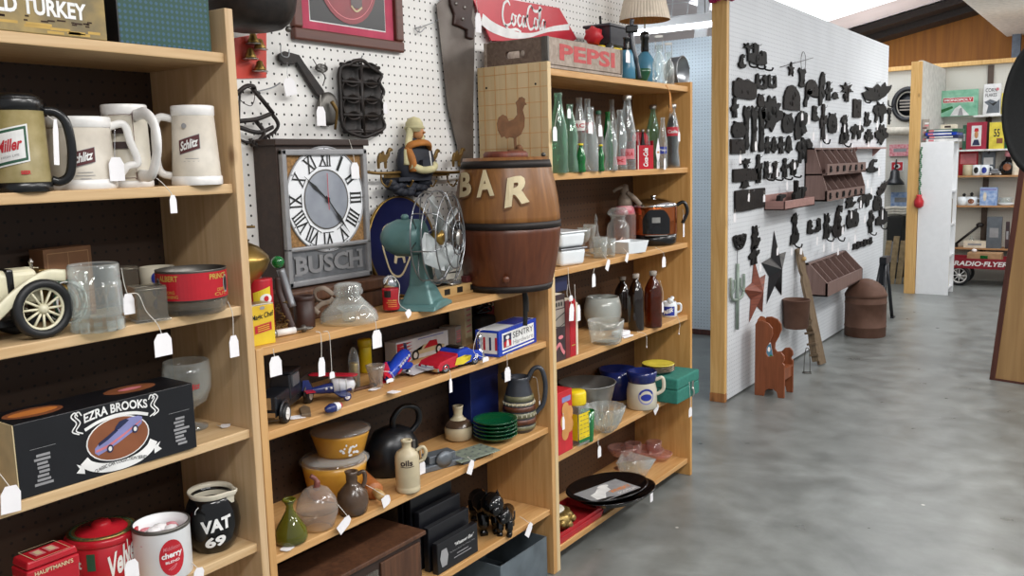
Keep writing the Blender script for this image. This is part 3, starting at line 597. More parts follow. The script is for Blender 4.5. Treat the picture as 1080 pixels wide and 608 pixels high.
for lab,x0,x1,by,hh,zz0,dd in(('square clear glass stand beside the red tobacco tin',141,174,340,34,0,.05),('upright glass holder behind the square glass stand',131,147,329,44,0,.03)):
 p=base((x0+x1)/2,by,z,.028);s=psz(p);w=(x1-x0)*s
 T=thing('glass_stand',lab,'glass holder',p,R90-.3);h=hh*s
 mb=MB();mb.box(w*1.1,w*1.1,.006,(0,0,0),'clear glass',z0=True);mb.build('foot',T,bevel=.002)
 mb=MB()
 for q in range(4):mb.box(w*.9,.004,h,(0,-w*.45,.006),'smoke glass',RZ(q*R90),z0=True)
 mb.build('walls',T)
 mb=MB();mb.tube(smoothline([(-w*.45,-w*.45,h),(w*.45,-w*.45,h),(w*.45,w*.45,h),(-w*.45,w*.45,h)],1,True),.0025,'tin',6,True);mb.build('rim',T,'bright metal rim')
p=base(166,322,z,.06);p.x=-1.87;s=psz(p);p.y=at(168,315,0,-1.87).y;r=17*s
T=thing('ceramic_cup','off white cup with blue scallops behind the tobacco tin','cup',p,face(p))
h=zat(168,281,p)-z
MB().lathe([(r*.7,0),(r*.75,.003),(r,h*.5),(r*1.02,h),(r*.96,h),(r*.9,h*.4),(0,.01)],'crock').build('body',T)
mb=MB();S=cyl(r*1.01)
for i in range(3):mb.oval(S,-.0+.0*i,h*.75-i*.03,.026,.03,'blue print',.003)
mb.build('scallops',T,'blue painted scallops')
p=base(206.5,333,z,.055);p.y-=.004;s=psz(p);ra=33.5*s
T=thing('glass_ashtray','round pressed glass ashtray under the red tobacco tin','ashtray',p,0)
MB().lathe([(ra*.9,0),(ra*.97,.004),(ra,.014),(ra*1.02,.03),(ra*.98,.034),(ra*.9,.03),(ra*.86,.012),(0,.01)],'smoke glass',48,lobes=24,amp=.012).build('dish',T)
zt=.031;r=35.5*s
h=(zat(207,287,p)-z-zt)*1.16
T=thing('tobacco_tin','open topped round red tobacco tin with gold words, on a glass ashtray','tin',(p.x,p.y,z+zt),face(p))
MB().lathe([(r*.95,0),(r,.002),(r,h-.002),(r*1.01,h),(r*.97,h),(r*.96,h-.02),(r*.96,.006),(0,.006)],'dull steel',40).build('can',T)
mb=MB();S=cyl(r)
mb.rect(S,0,h*.5,r*5.6,h*.86,'red tin',.0006,nx=50);mb.build('label_band',T,'red paper label')
mb=MB()
for cx,t1,t2,t3 in((-.052,'ALBERT','LONG','BURNING'),(.062,'PRINCE','CRIMP','CUT')):
 mb.text(t1,S,cx,h*.78,.048,.012,'gold print',.02,e=.0015,cuts=5);mb.text(t2,S,cx+.004,h*.34,.022,.007,'gold print',e=.0015,cuts=3);mb.text(t3,S,cx+.004,h*.2,.036,.007,'gold print',e=.0015,cuts=4)
mb.build('lettering',T,'gold lettering')
mb=MB()
for cx in(-.084,.085):mb.oval(S,cx,h*.5,.018,.04,'grey print',.0012);mb.oval(S,cx,h*.5,.013,.033,'black print',.0018)
mb.build('portrait_ovals',T,'dark oval medallions')
mb=MB();mb.lathe([(r*.95,0),(r*.9,.004),(r*.5,.002),(0,.006)],'tobacco',32,(0,0,h-.02));mb.build('tobacco',T,'brown cut tobacco')
tagx('white price tag at the side of the glass root beer mug',-1.70,[(128,283),(131,300)],(135,312),11,22)
tagx('white price tag below the edge of the car shelf, on curling string',FX+.006,[(135,310),(146,311),(154,328),(166,342)],(171,354),18,24)
tagx('white price tag hanging below the red tobacco tin',FX+.006,[(240,318),(245,330),(246,345)],(246,356),10,23)
z=SA[3]
a=at(22,528,2,z);c_=at(208,472,2,z)
d=Vector((c_.x-a.x,c_.y-a.y,0));L=d.length;ang=math.atan2(d.y,d.x);mid=(a+c_)/2;nrm=Vector((-d.y,d.x,0)).normalized()
dep=.12;hb=zat(205,404,c_)-z
T=thing('whiskey_carton','long black carton printed with a lilac classic car in an oval','box',mid+nrm*dep/2+Vector((0,0,0)),ang)
MB().box(L,dep,hb,m='black card',z0=True).build('box_body',T,bevel=.0015)
mb=MB();mb.box(.002,dep*.98,hb*.98,(-L/2-.001,0,hb*.01),'cream letter',z0=True);mb.build('box_end',T,'cream end panel')
S=plane(-dep/2);k=L/.40;cx=.012*k
mb=MB();mb.oval(S,cx,hb*.47,L*.36,hb*.62,'white print',.0004);mb.oval(S,cx,hb*.47,L*.345,hb*.59,'brown print',.0008);mb.build('picture_oval',T,'brown oval picture')
mb=MB()
def car2d(pts):return[(cx+L*.30*(x-.5),hb*.47+L*.30*(y-.42))for x,y in pts]
mb.poly(S,car2d([(.04,.26),(.1,.20),(.3,.26),(.5,.34),(.84,.50),(.96,.58),(.98,.70),(.9,.74),(.74,.74),(.62,.72),(.5,.62),(.3,.5),(.12,.4),(.05,.34)]),'lilac print',.0012)
mb.poly(S,car2d([(.42,.56),(.52,.58),(.72,.7),(.66,.74),(.54,.72),(.46,.64)]),'navy print',.0016)
mb.poly(S,car2d([(.12,.36),(.3,.44),(.5,.56),(.46,.6),(.28,.5),(.12,.42)]),'navy print',.0016)
mb.poly(S,car2d([(.06,.26),(.3,.3),(.6,.44),(.94,.62),(.95,.65),(.6,.48),(.3,.35),(.06,.3)]),'pink print',.0017)
for x,y in((.32,.27),(.82,.51)):mb.oval(S,cx+L*.30*(x-.5),hb*.47+L*.30*(y-.42),L*.036,L*.045,'navy print',.002);mb.oval(S,cx+L*.30*(x-.5),hb*.47+L*.30*(y-.42),L*.02,L*.026,'white print',.0024)
mb.build('printed_car',T,'lilac and navy classic car')
mb=MB();mb.text('EZRA BROOKS',S,cx,hb*.885,L*.36,hb*.13,'white print',.03,0,.0014,arc=hb*.05,cuts=8)
mb.ribbon(S,[(cx-L*.18,hb*.70),(cx-L*.1,hb*.77),(cx,hb*.80),(cx+L*.1,hb*.77),(cx+L*.18,hb*.70)],hb*.045,'white print',.001)
for sg in(-1,1):
 for q in(0,1):mb.ribbon(S,[(cx+sg*L*(.19+q*.02),hb*.66),(cx+sg*L*(.225+q*.02),hb*.72),(cx+sg*L*(.20+q*.02),hb*.82),(cx+sg*L*(.225+q*.02),hb*.92),(cx+sg*L*(.205+q*.02),hb*.97),(cx+sg*L*(.19+q*.02),hb*.91)],hb*.018,'white print',.001)
mb.build('lettering',T,'white arched lettering')
mb=MB();mb.ribbon(S,[(cx-L*.2,hb*.28),(cx-L*.17,hb*.19),(cx-L*.1,hb*.11),(cx,hb*.08),(cx+L*.1,hb*.11),(cx+L*.17,hb*.2),(cx+L*.2,hb*.3)],hb*.13,'white print',.0018)
for sg in(-1,1):mb.poly(S,[(cx+sg*L*.2,hb*.1),(cx+sg*L*.2,hb*.2),(cx+sg*L*.24,hb*.26),(cx+sg*L*.225,hb*.19),(cx+sg*L*.245,hb*.14)],'white print',.0012)
mb.text('CLASSIC CAR COLLECTION SERIES',S,cx,hb*.115,L*.3,hb*.05,'black print',.01,0,.0026,arc=hb*.05,cuts=12);mb.build('banner',T,'white ribbon banner')
mb=MB()
for sx in(-.37,.40):
 mb.rect(S,L*sx,hb*.62,L*.13,.0008,'grey print',.001,nx=1)
 for q in range(8):mb.rect(S,L*sx+random.uniform(-.004,.004),hb*(.52-.055*q),L*random.uniform(.05,.1),hb*.035,'grey print',.001,nx=1)
 mb.build('fine_print',T,'block of grey print');mb=MB()
S=topplane(hb);mb=MB();mb.oval(S,-L*.33,0,L*.30,dep*.62,'brown print',.0006);mb.oval(S,-L*.33,0,L*.25,dep*.34,'orange print',.001)
mb.build('lid_print',T,'brown and orange oval on top');mb=MB();mb.oval(S,L*.22,.01,L*.30,dep*.55,'brown print',.0006);mb.oval(S,L*.22,.01,L*.14,dep*.2,'pink print',.001)
mb.build('lid_print',T,'brown ovals printed on top')
p=base(204,456,z,.04);p.y=min(p.y,1.262);s=psz(p);r=24.5*s;h=zat(204,380,p)-z
T=thing('glass_goblet','thick glass beer goblet with faint red logo beside the black carton','goblet',p,face(p))
MB().lathe([(r*.72,0),(r*.74,.005),(r*.2,.014),(r*.16,.04),(r*.3,.052),(r*.75,.066),(r*.98,h*.6),(r*1.0,h*.8),(r*.93,h),(r*.88,h),(r*.93,h*.8),(r*.9,h*.6),(r*.65,.075),(0,.062)],'clear glass',36).build('glass',T)
mb=MB();mb.text('Schlitz',skew(cyl(r*.99),.2),.008,h*.66,.04,.014,'red print',.02,.2,.0015,cuts=4);mb.build('lettering',T)
q=at(10,514,0,FX+.008)
tagx('white price tag at lower left hanging in front of the black carton',FX+.007,[(-2,498),(5,507)],(11,515),18,29,tilt=.08)
pt=at(237,451,2,z+.003);price_tag('white price tag lying flat beside the goblet foot',[pt+Vector((-.03,.0,0.001)),pt+Vector((-.012,-.005,.002)),pt],(.022,.034),lying=True,tilt=2.4)
z=SA[4]
p=base(50,632,z,.0);
a=at(28,599,0,FX-.03);c_=at(83,582,0,FX-.03);hb=((a.z+c_.z)/2-z)/.83;w=c_.y-a.y;dd=.06
T=thing('tea_tin','small square red tin with cream 10 cent oval on its front','tin',(FX-.03-dd/2,(a.y+c_.y)/2,z),R90-.0)
MB().box(w,dd,hb*.72,m='red tin',z0=True).build('box_body',T,bevel=.006,seg=3)
mb=MB();mb.box(w*1.02,dd*1.02,.022,(0,0,hb*.66),'red tin',z0=True);mb.box(w*1.0,dd*1.0,.016,(0,0,hb*.8),'red tin',z0=True,taper=.93);mb.build('lid',T,bevel=.004)
mb=MB();S=plane(-dd/2*1.02);mb.text("HAUPTMANN'S",S,0,hb*.735,w*.74,.009,'cream letter',.02,0,.0008)
S=plane(-dd/2);mb.ribbon(S,arcpts(0,hb*.5,.019,.012,0,360),.0016,'cream letter',.001,1);mb.text('10¢',S,0,hb*.5,.022,.011,'white print',.02,0,.001)
for sg in(-1,1):mb.rect(S,sg*w*.34,hb*.5,w*.26,.0013,'cream letter',.001,nx=1)
mb.build('lettering',T,'cream lettering')
mb=MB();S=topplane(hb*.8+.016);mb.ribbon(S,[(-.035,-.03),(.035,-.03),(.035,.032),(-.035,.032),(-.035,-.03)],.0018,'cream letter',.001,1)
for q in(-.014,.012):mb.rect(S,q,0,.02,.03,'pink print',.001,nx=1);mb.rect(S,q,.0,.012,.02,'cream letter',.0014,nx=1)
mb.build('lid_print',T,'cream frame printed on lid')
p=base(113,622,z,.075);s=psz(p);r=34.5*s;h=zat(110,577,p+Vector((.07,.0,0)))-z;h=.165
zt=zat(112,549,p)-z
T=thing('tobacco_tin','round red tobacco canister with big white script and knobbed lid','tin',p,face(p))
hb=zt-.022
MB().lathe([(r*.98,0),(r,.003),(r,hb-.012),(r*.97,hb-.010),(0,hb-.01)],'red tin',40).build('can',T)
mb=MB();mb.lathe([(r*1.01,hb-.014),(r*1.04,hb-.010),(r*1.04,hb),(r*.98,hb+.004),(r*.72,hb+.005),(r*.68,hb+.010),(r*.3,hb+.013),(r*.27,hb+.02),(r*.2,hb+.024),(0,hb+.025)],'red tin',40);lid_=mb.build('lid',T)
mb=MB();mb.lathe([(r*.96,hb+.0048),(r*.98,hb+.0052),(r*.76,hb+.0062),(r*.74,hb+.005)],'gold paint',40)
for i in range(40):mb.box(.004,.006,.001,(r*.86,0,hb+.006),'green print',RZ(2*PI*i/40))
mb.build('gold_ring',lid_,'gold and green border')
S=cyl(r);mb=MB();mb.poly(S,[(-.035,hb*.42),(-.018,hb*.42),(-.018,hb*.78),(-.035,hb*.78)],'green print',.0014);mb.build('tax_stamp',T,'green paper strip')
mb=MB();S2=skew(cyl(r,.35),.55)
mb.text('Velvet',S2,.018,hb*.5,.075,.055,'white print',.03,.1,.0016,cuts=7);mb.text('st',S,-.056,hb*.55,.016,.02,'white print',.03,0,.0012)
mb.build('lettering',T,'white slanting script')
tagx('white price tag hanging on the round red canister',-1.664,[(134,569),(136,585)],(138,593),14,22)
p=base(175,618,z,.07);s=psz(p);r=28.5*s;h=zat(175,550,p)-z
T=thing('tobacco_tin','white tobacco can with red oval cherry blend label','tin',p,face(p))
MB().lathe([(r*.97,0),(r,.002),(r,h-.006),(r*1.015,h-.004),(r*1.015,h),(r*.95,h),(r*.94,h-.03),(r*.94,.006),(0,.005)],'white board',40).build('can',T)
mb=MB();mb.lathe([(r*1.018,h-.007),(r*1.025,h-.003),(r*1.02,h+.001),(r*.95,h+.001)],'dull steel',40);mb.build('rim',T,'grey metal rim')
S=cyl(r);mb=MB();mb.oval(S,.018,h*.47,.054,.082,'red print',.001);mb.build('label_patch',T,'red oval label')
mb=MB();S2=skew(S,.1,.018);mb.text('Middleton',S2,.018,h*.66,.036,.009,'pink print',.01,.2,.002,cuts=4);mb.text('cherry',S2,.018,h*.52,.044,.017,'white print',.04,0,.002,cuts=4)
mb.text('BLEND',S2,.018,h*.4,.03,.0055,'white print',.02,0,.002,cuts=3);mb.ribbon(S,[(.008,h*.25),(.018,h*.3),(.026,h*.34),(.02,h*.27),(.012,h*.24)],.0018,'pink print',.002);mb.build('lettering',T,'white and pink lettering')
mb=MB()
for i in range(14):mb.ball(.017,(random.uniform(-1,1)*r*.55,random.uniform(-1,1)*r*.55,h-.036+random.uniform(0,.012)),'paper' if i%3 else 'quilt pink',8,sz=.6)
mb.build('wrapped_candy',T,'crumpled white and pink paper inside')
p=base(229,584,z,.045);p.y-=.006;s=psz(p);r=28.5*s;h=zat(228,516,p)-z
T=thing('whisky_jug','round black ceramic pitcher with white block lettering and cream lip','jug',p,face(p))
prof=[(r*.62,0),(r*.68,.003),(r*.9,h*.2),(r*1.0,h*.45),(r*.95,h*.68),(r*.78,h*.86),(r*.72,h*.94)]
MB().lathe([(a_*1,b_)for a_,b_ in prof]+[(r*.66,h*.94),(r*.74,h*.85),(r*.9,h*.66),(r*.9,h*.4),(0,.02)],'black gloss',40).build('body',T)
mb=MB();n_=40;vs=[]
for i in range(n_):
 a_=2*PI*i/n_;sp_=math.exp(-((a_-PI*1.85+PI)%(2*PI)-PI)**2/.05)*.0
 k_=1+.28*math.exp(-(((a_-1.86*PI+PI)%(2*PI))-PI)**2/.06)
 for rr_,zz in((r*.74,h*.92),(r*.82,h*1.0),(r*.79,h*1.02),(r*.72,h*.97),(r*.70,h*.8)):vs.append((rr_*k_*math.cos(a_),rr_*k_*math.sin(a_),zz))
fs=[(i*5+t,((i+1)%n_)*5+t,((i+1)%n_)*5+t+1,i*5+t+1)for i in range(n_)for t in range(4)]
mb.add(vs,fs,'crock',True);mb.build('lip',T,'cream glazed lip with pouring spout')
rf=lambda zz:r*(1-.32*abs(zz/h-.45)**1.6)if zz<h else r
mb=MB();S=cyl(rf,.12);mb.text('VAT',skew(S,.12),.0,h*.54,.07,.03,'white print',.045,0,.0016,cuts=7);mb.text('69',skew(S,.12),-.004,h*.27,.046,.026,'white print',.045,0,.0022,cuts=6);mb.build('lettering',T,'white lettering')
mb=MB();mb.ribbon(S,[(-.035,h*.86),(-.043,h*.8),(-.045,h*.74)],.002,'white print',.003,3);mb.build('glaze_drip',T,'white drip')
pt=at(210,601,0,FX+.004);price_tag('white price tag at the shelf edge below the round black pitcher',[at(200,592,0,FX-.02),pt],(.026,.03),tilt=.2)
def wl(pts,X,o):return[(at(a,b_,0,X).y-o.y,at(a,b_,0,X).z-o.z)for a,b_ in pts]
def hang(name,label,cat,px,py,off=.0,group=None):
 p=at(px,py,0,WX+off);p.x=WX
 return thing(name,label,cat,p,R90,group),p
T,p=hang('hanging_bell_card','red card of small brass bells hung on the pegboard','bell card',266,60)
P=wl([(248,40),(281.5,34),(281.5,82),(249,83)],WX+.006,p);MB().prism(P,.004,'red card').build('card',T)
for a,c_ in((266,41),(273,47),(263,57),(273,70)):
 x,zz=wl([(a,c_)],WX+.02,p)[0];b=MB()
 b.lathe([(.016,-.012),(.0155,-.006),(.011,.002),(.008,.012),(.003,.015),(0,.016)],'brass',20,(x,-.024,zz));q=b.build('bell',T)
 b=MB();b.lathe([(.021,-.0145),(.021,-.0125),(.0,-.0125)],'tin',20,(x,-.024,zz));b.build('bell_rim',q,'silver rim')
p=at(265,33,0,-1.868)
T=thing('hanging_pot','big blackened iron pot hung high, seen from below, cut by frame top','pot',(-1.868,p.y,p.z),0)
MB().lathe([(0,.0),(.05,.001),(.08,.008),(.1,.024),(.112,.048),(.118,.08),(.121,.13),(.124,.13),(.117,.132),(.112,.07),(.09,.03),(0,.015)],'black iron',40).build('body',T)
b=MB();b.tube([(-.118+.236*i/10,0,.13+.1*math.sin(PI*i/10))for i in range(11)],.004,'black iron',8);b.build('bail',T)
b=MB();b.ball(.008,(.07,.06,.004),'dull steel',10);b.build('rivet',T)
T,p=hang('picture_frame','wood framed soda picture with pink mat, top cut off by the frame','picture',368,40)
def quad(a):return wl(a,WX+.02,p)
bl=wl([(311,41)],WX+.02,p)[0];br=wl([(427,57)],WX+.02,p)[0]
x0,x1,zb=bl[0],br[0],min(bl[1],br[1])+.003;W_=x1-x0;Hh=W_*1.25;fw=.035
b=MB()
for(xx,zz,w,h)in(((x0+x1)/2,zb+fw/2,W_,fw),((x0+x1)/2,zb+Hh-fw/2,W_,fw),(x0+fw/2,zb+Hh/2,fw,Hh-2*fw),(x1-fw/2,zb+Hh/2,fw,Hh-2*fw)):
 b.box(w,.022,h,(xx,-.011,zz),'frame wood')
b.build('frame',T,bevel=.006,seg=3)
S=plane(0,(x0+x1)/2,zb)
b=MB();b.rect(S,0,Hh/2,W_-fw*1.6,Hh-fw*1.6,'mat pink',.006,nx=1);b.build('mat_board',T,'pink mat')
b=MB();b.rect(S,0,Hh/2,W_*.69,Hh-.118,'white print',.0065,nx=1);b.rect(S,0,Hh/2,W_*.68,Hh-.125,'picture black',.0075,nx=1)
zc=fw*2.2+.125
b.oval(S,-.0,zc,.25,.27,'picture red',.009)
b.ribbon(S,arcpts(0,zc,.113,.12,200,340),.003,'pink print',.0095,1)
b.poly(S,[(.008,zc-.085),(.055,zc-.085),(.058,zc-.02),(.045,zc+.05),(.04,zc+.2),(.022,zc+.2),(.018,zc+.05),(.004,zc-.02)],'bottle brown print',.010)
b.ribbon(S,[(.008,zc-.08),(.03,zc-.094),(.055,zc-.08)],.006,'cream letter',.0105);b.poly(S,[(.012,zc-.05),(.018,zc-.05),(.018,zc+.02),(.012,zc+.02)],'pink print',.0105)
b.build('picture',T,'dark picture of a red disc and a cola bottle')
T,p=hang('hanging_muzzle','black iron and strap muzzle hanging beside the first bookcase','muzzle',270,120)
b=MB()
for q in([(247,104),(256,92),(268,91),(276,96)],[(268,92),(276,108),(288,120)],[(288,118),(291,132),(285,142),(270,150),(256,145)],[(252,128),(268,126),(286,120)],[(254,134),(270,140),(288,134)],[(256,96),(250,110),(252,128),(256,146)],[(272,127),(276,140),(272,150)]):
 L=wl(q,WX+.03,p);b.tube(smoothline([(x,-.02-.02*math.sin(i*1.3),zz)for i,(x,zz)in enumerate(L)],6),.006,'black iron',8,flat=.5)
b.build('straps',T)
b=MB();L=wl([(250,104),(262,112),(266,100),(258,93)],WX+.02,p);b.tube(smoothline([(x,-.03,zz)for x,zz in L],8,True),.0012,'black iron',5,True);b.build('wire',T)
b=MB()
for q in range(9):
 x,zz=wl([(264+q*3.2,151-abs(q-2)*2.2)],WX+.03,p)[0];b.lathe([(.006,0),(.004,.006),(0,.016)],'black iron',8,M=TR(x,-.03,zz)@RX(PI*.9))
b.build('spikes',T)
b=MB();L=wl([(270,97),(283,93),(289,88)],WX+.01,p);b.tube(smoothline([(x,-.012-.012*i,zz)for i,(x,zz)in enumerate(L)],5),.002,'steel',6);b.build('peg',T,'steel peg hook')
T,p=hang('hanging_wrench','large dark wrench with rounded lower end hung on a peg hook','wrench',325,95)
b=MB();b.prism(wl([(295,57),(301,54),(309,56),(316,58),(321,66),(341,94),(344,100),(338,103),(334,99),(313,66),(310,68),(300,68),(295,63)],WX+.02,p),.012,'black iron',TR(0,-.008,0));b.build('handle',T,bevel=.002)
b=MB();c0=wl([(345,115)],WX+.02,p)[0];b.lathe([(0,-.012),(.03,-.012),(.036,-.006),(.036,.008),(.028,.012),(.012,.016),(0,.016)],'dull steel',28,M=TR(c0[0],-.022,c0[1])@RX(R90),sx=1.05,sy=1.35);b.build('jaw_head',T,'grey rounded head')
b=MB();b.tube(smoothline([(c0[0]-.01,-.05,c0[1]+.02),(c0[0]+.004,-.055,c0[1]-.01),(c0[0]+.008,-.04,c0[1]-.06)],5),[.006]*5+[.004]*6,'old brass',8);b.build('latch',T,'brassy tongue')
b=MB();L=wl([(296,47),(297,58),(304,60),(305,52)],WX+.02,p);b.tube(smoothline([(x,-.02,zz)for x,zz in L],5),.0018,'steel',6);b.build('peg',T,'steel peg hook')
s_=psz(p)
tagx('white price tag hanging on the round head of dark wrench',WX+.07,[(338,100),(338,108)],(338,114),11,20)
tagx('pale see through price tag hanging left of the dark wrench',WX+.03,[(303,66),(303,78)],(304,84),14,18,tilt=-.2)
bpy.data.objects[[o.name for o in bpy.data.objects if o.name.startswith('hanging_price_tag')][-1]].children[0].data.materials[0]=MATS['vinyl']
T,p=hang('hanging_whisk','small wire whisk head hung between wrench and black pan','whisk',339,80)
b=MB();c0=wl([(339,72)],WX+.02,p)[0]
for i in range(6):b.tube([Vector((c0[0]+.022*math.cos(2*PI*k/20),-.02-.012*math.sin(PI*i/6)*math.sin(2*PI*k/20),c0[1]+.012*math.cos(PI*i/6)*math.sin(2*PI*k/20)))for k in range(20)],.0012,'dull steel',5,True)
L=wl([(332,62),(334,70)],WX+.02,p)+wl([(345,66),(343,76)],WX+.02,p)
for a,c_ in((0,1),(2,3)):b.tube([(L[a][0],-.012,L[a][1]),(L[c_][0],-.022,L[c_][1])],.0015,'dull steel',5)
b.tube(smoothline([(c0[0]-.012,-.02,c0[1]-.006),(c0[0],-.03,c0[1]-.02),(c0[0]+.012,-.02,c0[1]-.03),(c0[0]+.002,-.02,c0[1]-.05)],6),.002,'dull steel',5);b.build('wires',T)
T,p=hang('hanging_muffin_pan','black cast iron muffin pan with scalloped pierced rim on pegboard','muffin pan',381,104)
px0,px1=wl([(359,104)],WX+.03,p)[0][0],wl([(404,104)],WX+.03,p)[0][0];zt,zb_=wl([(381,66)],WX+.03,p)[0][1],wl([(381,143)],WX+.03,p)[0][1]
w,h=px1-px0,zt-zb_
b=MB()
for i in range(4):
 for j in range(2):
  b.M=TR(px0+w*(.28+.44*j),-.02,zb_+h*(.16+.225*i))@RX(R90)
  b.lathe([(0,-.012),(w*.10,-.012),(w*.17,-.002),(w*.22,.012),(w*.235,.012),(w*.19,-.002),(w*.11,-.008),(0,-.008)],'black iron',18,sy=.9)
b.M=None
b.build('cups',T)
b=MB();n_=40
b.tube(smoothline([(px0+w*.02,-.03,zb_+h*.12),(px0+w*.0,-.03,zb_+h*.5),(px0+w*.02,-.03,zb_+h*.88),(px0+w*.25,-.03,zb_+h*.96),(px0+w*.32,-.03,zb_+h*1.0),(px0+w*.55,-.03,zb_+h*1.03),(px0+w*.72,-.03,zb_+h*.95),(px0+w*.98,-.03,zb_+h*.86),(px0+w*.92,-.03,zb_+h*.75),(px0+w*1.02,-.03,zb_+h*.62),(px0+w*.93,-.03,zb_+h*.5),(px0+w*1.02,-.03,zb_+h*.38),(px0+w*.94,-.03,zb_+h*.27),(px0+w*1.0,-.03,zb_+h*.12),(px0+w*.7,-.03,zb_+h*.02),(px0+w*.5,-.03,zb_-h*.02),(px0+w*.25,-.03,zb_+h*.02)],4,True),.006,'black iron',8,True)
for i in range(5):b.tube([(px0+w*.05,-.028,zb_+h*(.05+.225*i)),(px0+w*.95,-.028,zb_+h*(.05+.225*i))],.006,'black iron',6)
b.tube([(px0+w*.5,-.028,zb_),(px0+w*.5,-.028,zt)],.007,'black iron',6);b.build('rim',T,'scalloped rim with loops')
b=MB();b.tube([(px0+w*.5,0,zt+.012),(px0+w*.5,-.03,zt+.008),(px0+w*.5,-.04,zt+.02)],.002,'steel',6);b.build('peg',T,'steel peg hook')
tagx('thin price tag at right side of the black muffin pan',WX+.04,[(404,100),(405,106)],(406,109),5,12)
T,p=hang('hanging_wire_hook','empty bent wire hook on pegboard right of the framed picture','hook',450,28)
b=MB()
for q in([(441,29),(446,28),(457,23),(458,21)],[(441,30),(444,34),(447,29)],[(446,31),(443,34)]):
 L=wl(q,WX+.02,p);b.tube(smoothline([(x,-.004-.012*i,zz)for i,(x,zz)in enumerate(L)],4),.0016,'steel',5)
b.build('wire',T)
T,p=hang('hanging_saw','long rusty grey hand saw hanging handle up on the pegboard','saw',485,90)
b=MB();b.prism(wl([(460.5,5),(466,0),(478,-18),(500,-18),(501,30),(499.5,110),(499.5,180),(496,225),(491,225),(489.5,195),(482,153),(472,110),(466,53)],WX+.02,p),.0016,'saw steel',TR(0,-.018,0));b.build('blade',T)
b=MB();b.prism(wl([(474,-22),(497,-25),(500,2),(498,20),(501,30),(500,42),(493,40),(493,32),(485,28),(479,26),(480,16),(476,5)],WX+.03,p),.02,'leather',TR(0,-.010,0));b.build('handle',T,'dark brown wooden handle',bevel=.005)
b=MB()
for q in((481,4),(490,8),(488,20)):
 x,zz=wl([q],WX+.03,p)[0];b.lathe([(0,0),(.006,0),(.006,.003),(0,.004)],'tin',12,M=TR(x,-.03,zz)@RX(R90))
b.build('saw_screws',T,'steel screws')
tagx('white price tags hung between the saw handle and red soda sign',WX+.08,[(502,-6),(503,8)],(504,15),9,20)
zB=SB[0]
xf=-1.905;yc0,yc1=1.645,1.983;cz0,cz1=1.172,1.566;cy=(yc0+yc1)/2;cw=yc1-yc0;dz=xf-WX
T=thing('wall_clock','square brewery clock with roman numerals above a grey lettered plate','clock',(xf,cy,zB),R90)
zo=-zB
b=MB();b.box(cw,dz-.002,cz1-cz0,(0,(dz)/2,cz0+zo),'DARK' if 0 else DARKW,z0=True);b.box(cw+.02,dz+.008,.018,(0,dz/2-.006,cz1+zo-.002),DARKW,z0=True);b.build('case',T,'dark wooden case',bevel=.003)
b=MB();b.box(cw+.05,dz+.05,.035,(0,dz/2-.027,cz0+zo-.035),WALNUT,z0=True);b.box(cw+.03,dz+.035,.055,(0,dz/2-.02,0),WALNUT,z0=True);b.build('plinth',T,'brown plinth',bevel=.006)
b=MB();z0c,z1c=cz0+zo+.004,cz1+zo-.012;Hc=z1c-z0c;w=cw-.012;bw=.017
for(xx,zz,ww,hh)in((0,z0c+bw/2,w,bw),(0,z1c-bw/2,w,bw),(-w/2+bw/2,z0c+Hc/2,bw,Hc),(w/2-bw/2,z0c+Hc/2,bw,Hc),(0,z0c+Hc*.275,w,.012)):b.box(ww,.018,hh,(xx,-.007,zz),'clock frame')
b.build('front_frame',T,'grey metal surround',bevel=.004)
b=MB();S=plane(0);b.rect(S,0,z0c+Hc*.14,w-.03,Hc*.24,'pewter',.004,nx=1);pl=b.build('name_plate',T,'grey name plate')
b=MB()
for e in(.0052,.0065,.008):b.text('BUSCH',S,0,z0c+Hc*.15,w*.80,Hc*.135,'clock frame' if e>.007 else 'dull steel',.035,0,e)
for i,xx in enumerate((-.40,-.26,-.22,.22,.40)):pass
for xx in(-.385,.245,.375):
 for zz in(.085,.215):b.rect(S,xx*w*.98,z0c+Hc*zz,.026,.006,'clock frame',.0078,nx=1)
b.build('lettering',pl,'raised serif letters')
zc=z0c+Hc*.625;R_=w*.455
b=MB();b.rect(S,0,zc,w-.03,Hc*.69,'cork',.003,nx=1);b.build('cork_ground',T,'brown speckled corners')
b=MB();n_=56
def ring(b,r0,r1,e,m):b.add([S(0+rr*math.cos(2*PI*i/n_),zc+rr*math.sin(2*PI*i/n_),e)for i in range(n_)for rr in(r0,r1)],[(2*i,2*i+1,(2*i+3)%(2*n_),(2*i+2)%(2*n_))for i in range(n_)],m)
ring(b,0.001,R_,.005,'clock face');b.tube([S(R_*math.cos(2*PI*i/n_),zc+R_*math.sin(2*PI*i/n_),.005)for i in range(n_)],.0028,'clock frame',6,True)
ring(b,0.0005,R_*.56,.0062,'clock centre');ring(b,R_*.55,R_*.575,.0068,'dull steel');dial=b.build('dial',T,'white dial with grey centre')
b=MB();rom=['XII','I','II','III','IIII','V','VI','VII','VIII','IX','X','XI']
wd={'I':.010,'II':.021,'III':.032,'IIII':.042,'V':.028,'VI':.038,'VII':.046,'VIII':.054,'IX':.036,'X':.026,'XI':.036,'XII':.044}
for i,t_ in enumerate(rom):
 a=PI/2-2*PI*i/12
 def SR(x,zz,e,a=a):
  rr=R_*.78+zz;t0=a-PI/2
  return S(rr*math.cos(a)+x*math.cos(t0),zc+rr*math.sin(a)+x*math.sin(t0),e)
 b.text(t_,SR,0,0,wd[t_]*.98,R_*.29,'black print',.012,0,.0066)
 for sg in(-1,1):b.rect(SR,0,sg*R_*.145,wd[t_]*1.08,.0022,'black print',.0067,nx=1)
 b.oval(S,R_*.965*math.cos(a),zc+R_*.965*math.sin(a),.004,.004,'black print',.0066,8,1)
b.build('numerals',dial,'black roman numerals')
